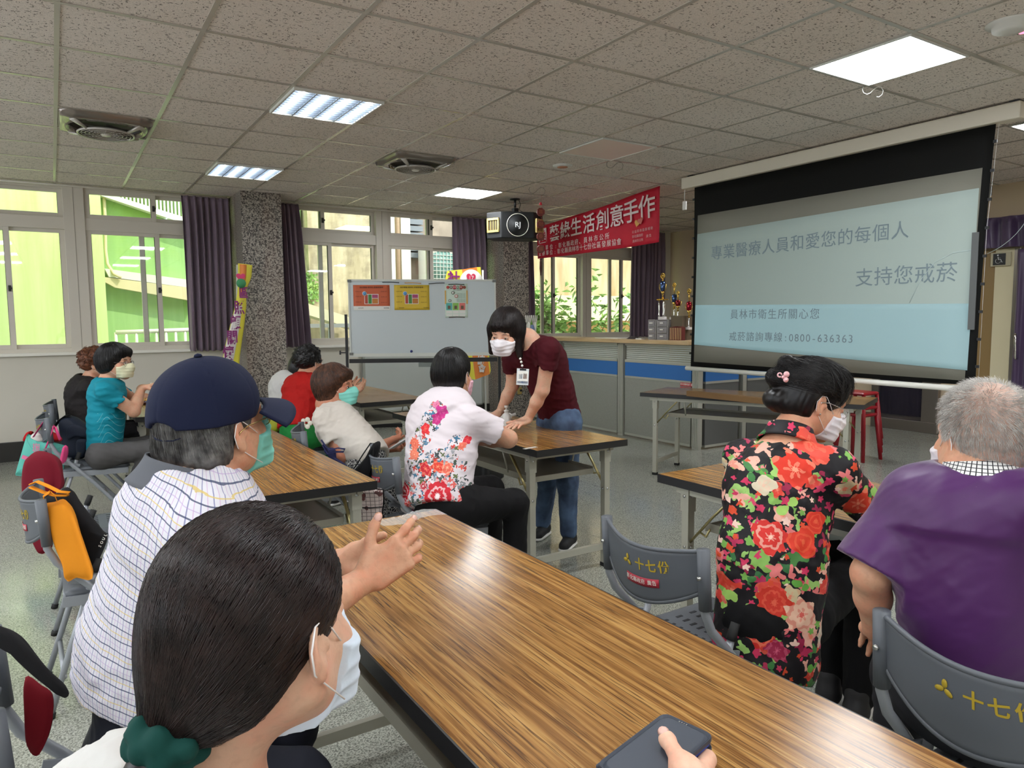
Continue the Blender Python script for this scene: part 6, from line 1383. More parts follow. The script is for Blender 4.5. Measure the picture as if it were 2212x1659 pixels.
# ================================================================ people
def J(**k): return {a: at(*v) if len(v) == 3 else V3(*v[1:]) for a, v in k.items()}
def person(name_lab, j, az, headp, sk, shirt, trousers, shoe=None, build=1.0, vox=0.0045, hands=None, hem=None, sleeve=0.55, girth=1.0, shirt_opts=None, seated=True, neck_r=0.054, shirt_vox=0.006, hsc=1.0, wide=1.0, arm_r=1.0, front=None):
    """builds one person: continuous body mesh (top level) with clothing, hair etc. as children.  az: facing of the torso"""
    a = radians(az); fr = V3(cos(a), sin(a), 0) if front is None else nrm(front); g = girth; so = shirt_opts or {}
    up = nrm(j['neck']-j['pelvis']); sd = nrm(j['shR']-j['shL']); fr = nrm(fr-up*(fr @ up)); sq = (fr, so.get('flat', 1.38))
    S = Solid(); h = Head(j['head'], *headp, sc=hsc)
    S.chain([j['pelvis'], j['pelvis']*.45+j['chest']*.55, j['chest'], j['neck']-up*.09], [.100*g, .110*g, .132*g, .10*g], .05, sq)
    S.cone(j['shR'], j['shL'], .045, .045, .05); S.cone(j['neck']-up*.07, j['neck']+up*.01, .062, neck_r, .04); S.cone(j['neck'], h.w(0, -.018, -.03), neck_r, .050*hsc, .035)
    for s_ in 'RL':
        sh, el, wr = j['sh'+s_], j['el'+s_], j['wr'+s_]; S.cone(sh, el, .048*arm_r, .040*arm_r, .03); S.cone(el, el*.6+wr*.4, .041*arm_r, .037*arm_r, .015); S.cone(el*.6+wr*.4, wr, .037*arm_r, .0255*arm_r, .02, sq=None)
    h.face(S, wide); nails = []
    for hd in (hands or []): nails += hand(S, **hd)
    V, Q = S.mesh(vox, 1); base = (j['pelvis'][0], j['pelvis'][1], 0.0)
    body = vmesh('person', V, Q, sk, None, base); tag(body, name_lab, 'person')
    if nails and so.get('nails', False): nail_mesh(body, nails)
    # shirt
    T = Solid(); r = so.get('r', 0.0); hp = j['pelvis'] if hem is None else hem
    for s_ in 'RL':
        sh, el = j['sh'+s_], j['el'+s_]; T.cone(sh, sh+(el-sh)*sleeve, .060*arm_r, so.get('slv', .066)*arm_r, .030, flat=False); dv = nrm(el-sh); e0 = sh+(el-sh)*sleeve
        T.cone(e0, e0+dv*.14, .10, .10, .003, sub=True, flat=True)
        T.cone(e0-dv*.012, e0+dv*.01, .049*arm_r, .050*arm_r, .004, sub=True, flat=True)
    T.chain([hp, j['pelvis']*.5+j['chest']*.5, j['chest'], j['neck']-up*.155], [(.150+r)*g, (.142+r)*g, (.150+r)*g, .118*g], .06, sq)
    for q in so.get('extra', []): T.ell(*q[:2], k=q[2])
    T.cone(j['shR']*.96+j['shL']*.04, j['shL']*.96+j['shR']*.04, .056, .056, .06); T.cone(j['neck']-up*.085, j['neck']-up*.08, .072, .072, .05)
    T.cone(j['neck']-up*.050+fr*-.01, j['shR']-sd*.04+up*.012, .030, .040, .04); T.cone(j['neck']-up*.050+fr*-.01, j['shL']+sd*.04+up*.012, .030, .040, .04)
    T.disps.append(wrinkle(so.get('seed', 1), so.get('freq', 26), so.get('amp', .010), so.get('dirs'))); T.disps.append(wrinkle(so.get('seed', 1)+5, 62, so.get('amp2', .008), so.get('dirs'), n=3)); T.disps.append(wrinkle(so.get('seed', 1)+9, 120, so.get('amp2', .008)*.5, so.get('dirs'), n=3))
    T.cone(j['neck']-up*.03, j['neck']+up*.08, neck_r+.010, neck_r+.012, .012, sub=True)
    nk = so.get('nk', .076); T.ell(j['neck']+up*.045, (nk, nk, .060), None, .015, sub=True)
    T.cut(hp-up*so.get('hemoff', .05), -up) if so.get('cut', True) else None
    V, Q = T.mesh(shirt_vox, 1); shirt_o = vmesh('shirt', V, Q, shirt, body)
    # trousers
    if trousers is not None:
        U = Solid(); hr, hl = j['hipR'], j['hipL']; mid = (hr+hl)/2
        U.cone(j['pelvis'], mid, .132*g, .128*g, .05, sq); U.cone(hr, hl, .095*g, .095*g, .05)
        for s_ in 'RL':
            hp_, kn, an = j['hip'+s_], j['kn'+s_], j['an'+s_]; U.cone(hp_, kn, .092*g, .066, .03); U.cone(kn, an, .064, .055, .03)
        U.disps.append(wrinkle(77+so.get('seed', 1), 30, .008)); U.disps.append(wrinkle(78+so.get('seed', 1), 75, .007, n=3)); V, Q = U.mesh(0.007, 1); vmesh('trousers', V, Q, trousers, body)
        for s_ in 'RL':
            an = j['an'+s_]; kn = j['kn'+s_]; X = Solid(); fd = so.get('foot', fr); fd = nrm(V3(fd[0], fd[1], 0)); z0 = so.get('footz', 0.0); c = V3(an[0], an[1], z0)
            X.cone(c+V3(0, 0, .045)-fd*.045, c+V3(0, 0, .035)+fd*.10, .040, .032, .02, sq=(V3(0, 0, 1), .95)); X.cone(c+V3(0, 0, .05)-fd*.03, c+V3(0, 0, .10)-fd*.02, .040, .042, .02); X.cut(c+V3(0, 0, .018), V3(0, 0, -1))
            V, Q = X.mesh(.0045, 1); sho = vmesh('shoe', V, Q, shoe or mat('shoe_black', C(26, 24, 26), .6), body)
            Y = Solid(); Y.cone(c+V3(0, 0, .014)-fd*.045, c+V3(0, 0, .014)+fd*.10, .045, .037, .01, sq=(V3(0, 0, 1), 2.6)); Y.cut(c+V3(0, 0, .001), V3(0, 0, -1)); V, Q = Y.mesh(.0045, 1); vmesh('sole', V, Q, so.get('sole', mat('sole_white', C(206, 204, 200), .6)), sho)
    return body, h, shirt_o
def hairshell(h, style, m, body, vox=.0035, seed=1, thick=.013, n=1600, rad=.0007, wide=1.0, name='hair', extra=None, face=None, strand_m=None, flow=None, lowz=-.05, disp=.0016, jit=.03):
    """hair volume over the skull with a cut-out for the face, plus fine locks"""
    S = Solid(); w, k, R = h.w, h.sc, h.R; rr = lambda *a: np.array(a)*k; t = thick
    S.ell(w(0, -.012, .045), rr(.073*wide+t, .094+t, .080+t), R, .03)
    if style in ('bob', 'long', 'short'):
        S.ell(w(0, -.035, .0), rr(.076*wide+t, .072+t, .085+t*.5), R, .03)
    if style in ('bob', 'long'):
        zz = lowz
        for x in (-1, 1): S.cone(w(x*.068, .004, .02), w(x*.070, -.004, zz), (.022+t*.4)*k, .020*k, .03)
        S.cone(w(0, -.075, .02), w(0, -.068, zz), .045*k, .036*k, .05); S.cone(w(-.05, -.05, zz*.9), w(.05, -.05, zz*.9), .03*k, .03*k, .04)
    if extra: extra(S, w, k, R)
    fx, fy, fz = face or (.062, .075, .078)
    S.ell(w(0, .095, -.040), rr(fx, fy, fz), R, .012, sub=True)
    if style == 'short':
        for x in (-1, 1): S.ell(w(x*.090, .000, -.014), rr(.024, .036, .046), R, .010, sub=True); S.ell(w(x*.085, .02, -.05), rr(.03, .05, .05), R, .010, sub=True)
        S.cut(w(0, -.06, -.066), h.d(0, .25, -1))
    c0, Rm = h.c, h.R; sc_ = h.sc
    def dd(P):
        q = (P-c0) @ Rm/sc_; azm = np.arctan2(q[:, 0], -(q[:, 1]+.012)); return -(np.abs(np.sin(azm*19+np.sin(q[:, 2]*22+seed)*1.2))**2)*disp-(np.sin(azm*47+seed)*.5+.5)*disp*.6
    S.disps.append(dd); V, Q = S.mesh(vox, 1); o = vmesh(name, V, Q, m, body); bv = bvh_of(V, Q)
    if n:
        rnd = random.Random(seed); paths = []
        for _ in range(n):
            if flow: pq = flow(rnd)
            else:
                az = rnd.uniform(-pi, pi); 
                if abs(az) > 2.35: z1 = .24 if rnd.random() < .8 else .3
                elif abs(az) > 1.75: z1 = -.25
                else: z1 = -.62 if style != 'short' else -.42
                z0 = rnd.uniform(.55, 1.25); a2 = az+rnd.gauss(0, .08); pq = (V3(sin(az)*.35*z0, -.25-cos(az)*.35*z0, 1), V3(sin(a2), -cos(a2), z1+rnd.gauss(0, .08)))
            if pq is None: continue
            paths.append((h.R @ pq[0], h.R @ pq[1]))
        strands('hair_lock', bv, h.w(0, -.012, .02), paths, strand_m or m, o, rad=rad, seed=seed, jit=jit)
    return o, bv
# ---- printed fabrics
def dot(t, v, w):
    nd = t.n('ShaderNodeVectorMath', _operation='DOT_PRODUCT'); t.put(nd.inputs[0], v); nd.inputs[1].default_value = w; return nd.outputs['Value']
def fpx(lst, base, d):
    """measured flower centres: offsets from the wearer's base along the horizontal and up"""
    o = []
    for x, y, r, *k in lst:
        p = at(x, y, d); o.append((float((p[0]-base[0])*.84-(p[1]-base[1])*.54), float(p[2]), r*d/FPX, *k))
    return o
def floral(base, layers, gate=None, rough=0.7, spots=()):
    def f(t):
        v0 = t.coord('Object'); c = base
        for L in layers:
            ds = t.noise(v0, L.get('dsc', 30), 2, out=1); v = t.vmath('ADD', t.vmath('ADD', v0, L.get('off', (0, 0, 0))), t.vmath('MULTIPLY', t.vmath('SUBTRACT', ds, (.5, .5, .5)), (L.get('ds', .012),)*3))
            o = t.vorn(v, L['sc'], L.get('rand', .9)); de = t.vmath('SUBTRACT', v, t.vmath('MULTIPLY', o['Position'], (1,)*3))
            x = dot(t, de, (.84, -.54, 0)); z = dot(t, de, (0, 0, 1)); ang = t.math('ARCTAN2', z, x); rad = t.math('SQRT', t.math('ADD', t.math('MULTIPLY', x, x), t.math('MULTIPLY', z, z)))
            cell = t.sep(o['Color']); ph = t.math('MULTIPLY', cell[0], 6.28); pet = t.math('COSINE', t.math('MULTIPLY_ADD', ang, L['pet'], ph))
            lim = t.math('MULTIPLY', t.math('MULTIPLY_ADD', pet, L.get('amp', .2), 1-L.get('amp', .2)), L['size']); lim = t.math('MULTIPLY', lim, t.math('MULTIPLY_ADD', cell[1], .6, .55))
            m = t.math('LESS_THAN', rad, lim); m = t.math('MULTIPLY', m, t.math('LESS_THAN', cell[2], L.get('prob', 1.0)))
            if L.get('gate'): m = t.math('MULTIPLY', m, L['gate'](t, v0))
            rel = t.math('DIVIDE', rad, lim); n = len(L['cols']); colr = t.ramp(cell[0], [(i/n, q) for i, q in enumerate(L['cols'])], 'CONSTANT')
            if L.get('inner'):
                rings = t.math('SINE', t.math('MULTIPLY_ADD', rel, L.get('rings', 9), t.math('MULTIPLY', pet, 1.6))); colr = t.mix(t.math('MULTIPLY', t.math('GREATER_THAN', rings, .35), L.get('rs', .5)), colr, L['inner'])
                colr = t.mix(t.math('LESS_THAN', rel, .22), colr, L['inner'])
            c = t.mix(m, c, colr)
        if spots:
            vd = t.vmath('ADD', v0, t.vmath('MULTIPLY', t.vmath('SUBTRACT', t.noise(v0, 28, 3, out=1), (.5, .5, .5)), (.030,)*3)); X = dot(t, vd, (.84, -.54, 0)); Z = t.sep(vd)[2]
            for (sx_, sz, r, pet, colr, inner, rg) in spots:
                x = t.math('SUBTRACT', X, sx_); z = t.math('SUBTRACT', Z, sz); ang = t.math('ARCTAN2', z, x); rad = t.math('SQRT', t.math('MULTIPLY_ADD', x, x, t.math('MULTIPLY', z, z)))
                ptl = t.math('COSINE', t.math('MULTIPLY_ADD', ang, pet, sx_*40)); lim = t.math('MULTIPLY_ADD', ptl, .13*r, .9*r); rel = t.math('DIVIDE', rad, lim)
                sh = t.math('SINE', t.math('MULTIPLY_ADD', rel, rg, t.math('MULTIPLY', ptl, 1.8))); cc = t.mix(t.math('MULTIPLY', t.math('GREATER_THAN', sh, .5), .55), colr, inner); cc = t.mix(t.math('LESS_THAN', rel, .16), cc, inner)
                c = t.mix(t.math('LESS_THAN', rel, 1.0), c, cc)
        t.col(c); t.bump(t.noise(v0, 500, 2), .06, .0006)
    return f
B1 = C(22, 18, 22)
M_fl1 = nmat('blouse_floral_black', floral(B1, [
    dict(sc=13, size=.036, pet=4, amp=.25, cols=[C(74, 128, 66), C(134, 178, 88), C(54, 108, 62), C(150, 190, 104)], ds=.05, dsc=22, off=(3, 1, 2), prob=.62),
    dict(sc=19, size=.024, pet=4, amp=.3, cols=[C(178, 44, 84), C(222, 120, 118), C(206, 66, 100), C(228, 168, 150), C(146, 30, 66)], ds=.03, off=(1, 7, 4), prob=.62),
    dict(sc=10, size=.038, pet=5, amp=.15, cols=[C(224, 170, 152), C(206, 60, 44), C(206, 190, 150), C(214, 70, 60)], inner=C(228, 130, 104), rings=7, rs=.30, ds=.04, dsc=18, prob=.45, off=(5, 2, 9)),
    dict(sc=32, size=.013, pet=5, amp=.2, cols=[C(200, 50, 90), C(214, 76, 44), C(120, 170, 80), C(236, 200, 184)], ds=.01, prob=.42, off=(2, 2, 2)),
    dict(sc=14, size=.030, pet=2, amp=.55, cols=[C(96, 160, 66), C(60, 120, 62), C(160, 200, 100)], ds=.02, off=(6, 6, 3), prob=.28)], spots=fpx([
    (1587, 1002, 30, 5, C(226, 172, 152), C(214, 110, 90), 9), (1706, 1010, 38, 6, C(212, 52, 32), C(236, 150, 120), 7), (1751, 957, 30, 4, C(216, 74, 58), C(226, 110, 84), 6), (1645, 1045, 22, 4, C(214, 200, 172), C(226, 186, 160), 5),
    (1645, 1143, 34, 7, C(206, 46, 38), C(236, 190, 170), 12), (1706, 1149, 31, 3, C(214, 56, 34), C(226, 96, 60), 14), (1740, 1112, 24, 3, C(210, 52, 34), C(224, 92, 60), 14), (1848, 1084, 33, 6, C(208, 60, 40), C(232, 140, 110), 7), (1560, 970, 20, 5, C(206, 60, 40), C(226, 110, 70), 7),
    (1643, 1268, 34, 9, C(200, 50, 34), C(226, 96, 70), 13), (1694, 1291, 36, 6, C(228, 184, 158), C(208, 90, 80), 9), (1610, 1328, 30, 6, C(196, 40, 32), C(232, 130, 96), 10), (1641, 1358, 22, 7, C(156, 30, 70), C(206, 90, 120), 9), (1750, 1340, 24, 5, C(222, 206, 184), C(230, 160, 140), 7), (1765, 1400, 26, 6, C(206, 52, 34), C(236, 170, 150), 9), (1545, 1290, 20, 5, C(206, 60, 50), C(230, 140, 120), 8)],
    at(1652, 1340, 2.10), 2.12)), rough=0.6, spec=0.3)
gz = lambda hi: (lambda t, v: t.math('LESS_THAN', t.math('ADD', t.sep(v)[2], t.math('MULTIPLY', t.noise(v, 7, 1), .12)), hi))
def gdiag(t, v):
    x = dot(t, v, (.84, -.54, 0)); z = t.sep(v)[2]; q = t.math('ABSOLUTE', t.math('ADD', t.math('SUBTRACT', x, t.math('MULTIPLY', t.math('SUBTRACT', z, .78), .55)), -.0)); return t.math('MULTIPLY', t.math('LESS_THAN', q, .06), t.math('GREATER_THAN', z, .74))
def gpt(lst):
    def g(t, v):
        X = dot(t, v, (.84, -.54, 0)); Z = t.sep(v)[2]; o = 0.0
        for sx_, sz, r in lst: x = t.math('SUBTRACT', X, sx_); z = t.math('SUBTRACT', Z, sz); o = t.math('MAXIMUM', o, t.math('LESS_THAN', t.math('MULTIPLY_ADD', x, x, t.math('MULTIPLY', z, z)), r*r))
        return o
    return g
B8 = at(948, 1055, 3.28); g8 = gpt(fpx([(945, 880, 16), (935, 905, 22), (918, 935, 20), (905, 960, 18), (903, 1000, 22), (975, 975, 20), (990, 950, 18), (955, 1000, 42), (970, 1050, 40), (930, 1050, 36), (1000, 1040, 24), (950, 1085, 34), (885, 1060, 30), (1005, 1000, 16)], B8, 3.34))
RR_, PK = C(190, 30, 44), C(236, 214, 214)
M_fl2 = nmat('blouse_floral_white', floral(C(208, 198, 202), [
    dict(sc=26, size=.026, pet=2, amp=.6, cols=[C(116, 120, 124), C(150, 150, 154), C(70, 84, 78)], ds=.05, prob=.85, off=(2, 5, 1), gate=g8),
    dict(sc=34, size=.015, pet=4, amp=.35, cols=[C(60, 110, 140), C(190, 60, 50), C(90, 100, 60), C(60, 66, 70), C(206, 90, 80)], ds=.02, prob=.85, off=(1, 1, 8), gate=g8)],
    spots=fpx([(944, 872, 9, 5, C(206, 120, 150), C(180, 60, 110), 6), (958, 886, 14, 5, C(186, 44, 124), C(206, 90, 150), 6), (946, 900, 13, 5, C(176, 36, 110), C(200, 80, 140), 6), (922, 922, 11, 5, C(204, 34, 44), C(226, 100, 80), 6), (900, 955, 13, 11, C(214, 96, 72), C(228, 140, 110), 14), (900, 975, 12, 11, C(216, 110, 84), C(228, 150, 120), 14), (1003, 955, 9, 9, C(214, 100, 80), C(226, 140, 110), 9), (1012, 944, 9, 4, C(200, 36, 50), C(220, 80, 80), 5),
    (928, 999, 15, 6, RR_, C(230, 130, 100), 9), (955, 993, 14, 6, C(208, 60, 44), C(232, 150, 110), 9), (973, 995, 13, 6, C(222, 100, 80), C(236, 180, 150), 9), (957, 1048, 33, 11, RR_, PK, 14), (945, 1088, 16, 6, C(176, 24, 40), C(206, 60, 60), 8), (967, 1090, 14, 5, C(214, 120, 160), C(190, 60, 110), 7), (880, 1050, 17, 8, RR_, PK, 14), (885, 1075, 11, 8, C(190, 60, 60), PK, 10), (893, 1098, 8, 5, C(170, 40, 100), C(190, 70, 130), 6), (1003, 1060, 9, 6, C(200, 70, 70), PK, 8), (925, 1032, 9, 6, C(176, 34, 50), PK, 9)], B8, 3.34)), rough=0.65, spec=0.3)
def m_check(t):
    v = t.coord('Object'); w = t.noise(v, 5, 2, out=1); v = t.vmath('ADD', v, t.vmath('MULTIPLY', t.vmath('SUBTRACT', w, (.5, .5, .5)), (.012, .012, .02))); s = t.sep(v)
    x = t.math('SUBTRACT', s[0], t.math('MULTIPLY', t.math('SUBTRACT', s[2], .7), .22)); ang = t.math('MULTIPLY', t.math('ARCTAN2', s[1], x), .165)
    zz = t.math('ADD', s[2], t.math('MULTIPLY', dot(t, v, (.84, -.54, 0)), .32))
    def line(val, per, wd, off=0.0): return t.math('LESS_THAN', t.math('FRACT', t.math('ADD', t.math('DIVIDE', val, per), off+50)), wd/per)
    c = C(208, 206, 212)
    for val, per, wd, off, cc, al in ((ang, .0155, .0016, 0, C(96, 100, 150), .75), (ang, .0155, .0014, .5, C(190, 150, 190), .6), (zz, .042, .0016, .25, C(206, 180, 90), .8), (zz, .042, .0013, .75, C(170, 140, 190), .55), (zz, .021, .0020, 0, C(62, 72, 100), .9)):
        c = t.mix(t.math('MULTIPLY', line(val, per, wd, off), al), c, cc)
    t.col(c)
M_check = nmat('shirt_check', m_check, rough=0.75, spec=0.2)
def m_teal(t):
    v = t.coord('Object'); x = dot(t, v, (.84, -.54, 0)); z = t.sep(v)[2]; n = t.math('SINE', t.math('ADD', t.math('MULTIPLY', z, 60), t.math('MULTIPLY', t.math('SINE', t.math('MULTIPLY', x, 55)), 2.4)))
    m = t.math('MULTIPLY', t.math('LESS_THAN', t.math('ABSOLUTE', n), .10), t.math('MULTIPLY', t.math('LESS_THAN', z, .80), t.math('GREATER_THAN', x, .03))); t.col(t.mix(t.math('MULTIPLY', m, .5), C(18, 126, 144), C(150, 196, 196)))
M_tealsh = nmat('tshirt_teal', m_teal, rough=.75, spec=.2)
M_blksh = cloth_mat('vest_black', C(38, 34, 34)); M_redsh = cloth_mat('tshirt_red', C(164, 22, 18)); M_wblouse = cloth_mat('blouse_white', C(196, 188, 178), nz=.12); M_maro = cloth_mat('shirt_maroon', C(72, 14, 24)); M_purp = nmat('polo_purple', lambda t: (t.col(C(72, 28, 86)), t.bump(t.noise(t.coord('Object'), 600, 2), .05, .0005)), rough=.42, spec=.35, sheen=.2)
M_whsh = cloth_mat('shirt_white', C(200, 198, 194), nz=.08); M_jean = nmat('denim', lambda t: t.col(t.ramp(t.noise(t.coord('Object'), 9, 4), [(.35, C(38, 52, 76)), (.65, C(74, 96, 126))])), rough=.8); M_btr = cloth_mat('trousers_black', C(16, 15, 17)); M_navt = cloth_mat('trousers_navy', C(26, 28, 38)); M_grt = cloth_mat('trousers_grey', C(82, 80, 80)); M_char = cloth_mat('trousers_charcoal', C(44, 44, 48)); M_grn = cloth_mat('trousers_green', C(30, 120, 54))
M_pat = nmat('trousers_patterned', lambda t: t.col(t.ramp(t.vor(t.coord('Object'), 60, 'DISTANCE_TO_EDGE'), [(0.0, C(170, 168, 164)), (.06, C(30, 30, 34))], 'CONSTANT')), rough=.8)
SK1 = skin('skin_warm', C(206, 158, 128)); SK2 = skin('skin_fair', C(214, 172, 146)); SK3 = skin('skin_tan', C(176, 122, 96)); SK4 = skin('skin_olive', C(196, 152, 124))
MK_w = cloth_mat('mask_white', C(226, 220, 224), nz=.05); MK_g = cloth_mat('mask_green', C(128, 204, 190), nz=.08); MK_y = cloth_mat('mask_pale_yellow', C(214, 210, 176), nz=.05); MK_p = cloth_mat('mask_pink', C(222, 176, 190), nz=.05); MK_b = cloth_mat('mask_blue_white', C(214, 226, 240), nz=.04)
M_gf = mat('glasses_dark', C(40, 30, 28), .3); M_gg = mat('glasses_gold', C(170, 140, 90), .25, metal=.8)
FWv, RTv = V3(FW[0], FW[1], 0), V3(RT[0], RT[1], 0)
def fix(j, az, seatz=.53):
    """seated legs that the picture hides: thighs forward, feet on the floor"""
    f = V3(cos(radians(az)), sin(radians(az)), 0)
    for s_ in 'RL':
        j['hip'+s_][2] = max(min(j['hip'+s_][2], .58), .50)
        if j['kn'+s_][2] < .49 or j['kn'+s_][2] > .62: j['kn'+s_][2] = .53
        if j['an'+s_][2] > .14 or j['an'+s_][2] < .06:
            j['an'+s_] = j['kn'+s_]*1.0; j['an'+s_][2] = .09
    return j
def collar(body, j, m, r=.062, hgt=.045, lean=.35, name='collar', fr=None, lift=0.0):
    up = nrm(nrm(j['neck']-j['pelvis'])*.6+V3(0, 0, .4)); fr = nrm(fr-up*(fr @ up)); sd = np.cross(fr, up); c = j['neck']-up*(.028-lift); b = MB()
    def f(u, v):
        a = 2*pi*(.06+.88*u)-pi/2+pi; a = pi/2+2*pi*(.05+.90*u); rr_ = r+.014*(1-v)**2+.006*v*0; 
        p = c+(sd*cos(a)*1.05+fr*sin(a)*1.0)*(rr_+.016*(1-v))+up*(hgt*v-.018*(1+sin(a))*.7*(1-v)-.028*(1+sin(a))*.5)
        return tuple(p)
    b.sheet(f, 40, 8, .005); return b.build(name, m, body)

# ---------- 1. standing person
j = J(head=(1094, 718, 4.12), neck=(1140, 733, 4.22), chest=(1172, 778, 4.28), pelvis=(1208, 893, 4.42), shR=(1108, 775, 4.36), shL=(1188, 752, 4.08), elR=(1107, 832, 4.44), wrR=(1080, 890, 4.50), elL=(1172, 842, 4.16), wrL=(1140, 906, 4.26),
      hipR=(1192, 912, 4.50), hipL=(1224, 912, 4.34), knR=(1184, 1035, 4.52), knL=(1226, 1045, 4.36), anR=(1172, 1120, 4.64), anL=(1228, 1150, 4.42))
for s_ in 'RL':  j['an'+s_][2] = .10
# palms flat on the table top
dL = nrm(V3(-.75, -.25, -.12)); j['wrL'][2] = max(j['wrL'][2], .775); j['wrR'][2] = max(j['wrR'][2], .775)
hs = [dict(wr=j['wrL'], d=V3(-.93, -.28, -.16), n=V3(0, 0, -1), side=V3(.25, .9, 0), curls=(.10, .12, .12, .14), spread=.16, thumb=(.9, 0)),
      dict(wr=j['wrR'], d=V3(-.80, .15, -.30), n=V3(0, 0, -1), side=V3(-.3, -.9, 0), curls=(.5, .6, .7, .8), thumb=(.7, .2))]
fr_ = nrm(V3(-.80, -.28, -.55))
bd, h, shp = person('person in a maroon t-shirt and jeans leaning over the table on both hands', j, 200, (-146, -20, 4), SK2, M_maro, M_jean, mat('trainer_black', C(22, 22, 25), .7), vox=.0045, hands=hs, sleeve=.50, girth=.98, seated=False, front=fr_, hsc=1.04, arm_r=.98,
    shirt_opts=dict(nk=.060, seed=3, amp=.012, flat=1.3, hemoff=.06, foot=V3(-.72, -.55, 0), r=.0))
h.eyes(bd); h.mask(bd, MK_w)
def ex(S, w, k, R):
    S.cone(w(-.070, .01, .02), w(-.088, .045, -.115), .030, .016, .03); S.cone(w(.070, .01, .02), w(.086, .030, -.110), .032, .018, .03); S.cone(w(-.03, .085, .075), w(.03, .085, .075), .020, .020, .03)
ho, bv = hairshell(h, 'bob', H_dark, bd, n=1700, rad=.0009, lowz=-.095, face=(.060, .075, .080), extra=ex, seed=3, thick=.017, jit=.16)
# lanyard, badge
cst = V3(*at(1129, 808, 4.02)); bg_c = cst; b = MB(); b.tube([at(1124, 772, 4.03), at(1127, 785, 4.02), at(1129, 797, 4.01)], .004, 6, flat=.4); ly = b.build('lanyard', mat('lanyard_dark', C(60, 40, 50), .6), bd)
for i, (x, y) in enumerate(((1124, 775), (1126, 782), (1128, 790))):
    b = MB(); b.lathe([(.0001, .004), (.007, .003), (.007, 0)], at(x, y, 4.015), 8, Matrix(np.stack([RT, UP, -FW], 1))); b.build('bead', M_pw, ly)
Rc = Matrix(np.stack([RT, UP, -FW], 1)) @ Matrix.Rotation(-.05, 3, 'Z'); b = MB(); b.obox(Vector(at(1129, 814, 4.02)), (.034, .046, .003), Rc); bdg = b.build('badge', mat('badge_clear', C(206, 212, 214), .2), bd)
for (dx, dy, w_, h_, mm) in ((0, -.002, .029, .034, M_pw), (.013, .004, .010, .015, mat('badge_photo', C(170, 120, 100), .5)), (-.012, .002, .010, .014, mat('badge_print', C(150, 170, 190), .5)), (0, -.030, .029, .006, mat('badge_blue', C(70, 110, 160), .5)), (0, .040, .018, .005, M_black)):
    b = MB(); b.obox(Vector(at(1129, 814, 4.02))+Rc @ Vector((dx, dy, .0035)), (w_, h_, .0006), Rc); b.build('badge_card', mm, bdg)
for s_, px in (('L', 1),):
    c = j['an'+s_]; q = Vector((c[0], c[1], .05))
# ---------- 2. man in the navy cap (near left)
j = J(head=(462, 925, 1.37), neck=(415, 1045, 1.34), chest=(408, 1160, 1.33), pelvis=(335, 1460, 1.36), shR=(440, 1165, 1.20), shL=(440, 1115, 1.50), elR=(600, 1370, 1.24), wrR=(788, 1252, 1.44), elL=(600, 1240, 1.66), wrL=(742, 1212, 1.60),
      hipR=(300, 1540, 1.27), hipL=(340, 1500, 1.45), knR=(640, 1700, 1.35), knL=(620, 1560, 1.55), anR=(600, 2100, 1.45), anL=(560, 1900, 1.65)); fix(j, 20)
hs = [dict(wr=j['wrR'], d=RT*.80+UP*.55+FW*.25, n=FW*.85-RT*.35-UP*.2, side=-RT*.45+UP*.85, curls=(.40, .60, .70, .80), thumb=(.95, .10), spread=.12, sc=1.02),
      dict(wr=j['wrL'], d=RT*.90+UP*.02-FW*.30, n=UP*.3-FW*.9, side=UP*1.0, curls=(.3, .35, .4, .45), thumb=(.5, .3), sc=1.0)]
bd, h, shp = person('man in a navy cap and checked polo shirt with hands raised over the table', j, 18, (33, 8, 0), SK1, M_check, M_navt, vox=.0036, hands=hs, sleeve=.55, girth=1.0, shirt_vox=.005, hsc=.96,
    shirt_opts=dict(seed=5, amp=.010, freq=20, flat=1.30, hemoff=.03, nails=True, r=.006, extra=[(at(280, 1400, 1.36), V3(.09, .11, .11), .06)]), neck_r=.058)
collar(bd, j, cloth_mat('collar_grey', C(92, 94, 100), nz=.05), r=.080, hgt=.048, fr=V3(cos(.3), sin(.3), 0), lift=.034)
h.mask(bd, MK_g); h.glasses(bd, M_gg)
def ex(S, w, k, R): S.cone(w(-.045, -.07, -.03), w(.045, -.07, -.03), .03, .03, .03)
hairshell(h, 'short', H_salt, bd, n=900, rad=.0007, thick=.004, seed=8, name='hair', extra=ex, vox=.003)
CP = Solid(); w, k, R = h.w, h.sc, h.R; rr = lambda *a: np.array(a)*k
CP.ell(w(0, -.010, .055), rr(.090, .112, .092), R, .03); CP.ell(w(0, -.055, .02), rr(.082, .066, .055), R, .03); CP.cut(w(0, 0, .018), h.d(0, -.10, -1)); c0 = h.c; Rm = h.R
CP.disps.append(lambda P: .0014*np.exp(-((np.abs(np.sin(3*np.arctan2(((P-c0) @ Rm)[:, 0], ((P-c0) @ Rm)[:, 1]+.01)))*.09)/.0035)**2)); CP.disps.append(wrinkle(4, 26, .0035))
CP.ell(w(0, -.120, .022), rr(.034, .03, .022), R, .006, sub=True)
V, Q = CP.mesh(.003, 1); cp = vmesh('cap', V, Q, cloth_mat('cap_navy', C(20, 26, 52), nz=.1), bd)
b = MB()
def brim(u, v): a = (u-.5)*2.35; r = .094+.070*v*(cos(a*.62)); return tuple(w(r*sin(a)*(.92), .012+r*cos(a)*1.04-.004, .030-.020*v*cos(a)-.034*sin(a)**2*(.4+v*.9)+.006))
b.sheet(brim, 30, 8, .004); br = b.build('brim', MATS['cap_navy'], cp); b = MB(); b.tube([brim(q/30, 1.01) for q in range(31)], .0028, 6); b.build('brim_piping', M_pw, br)
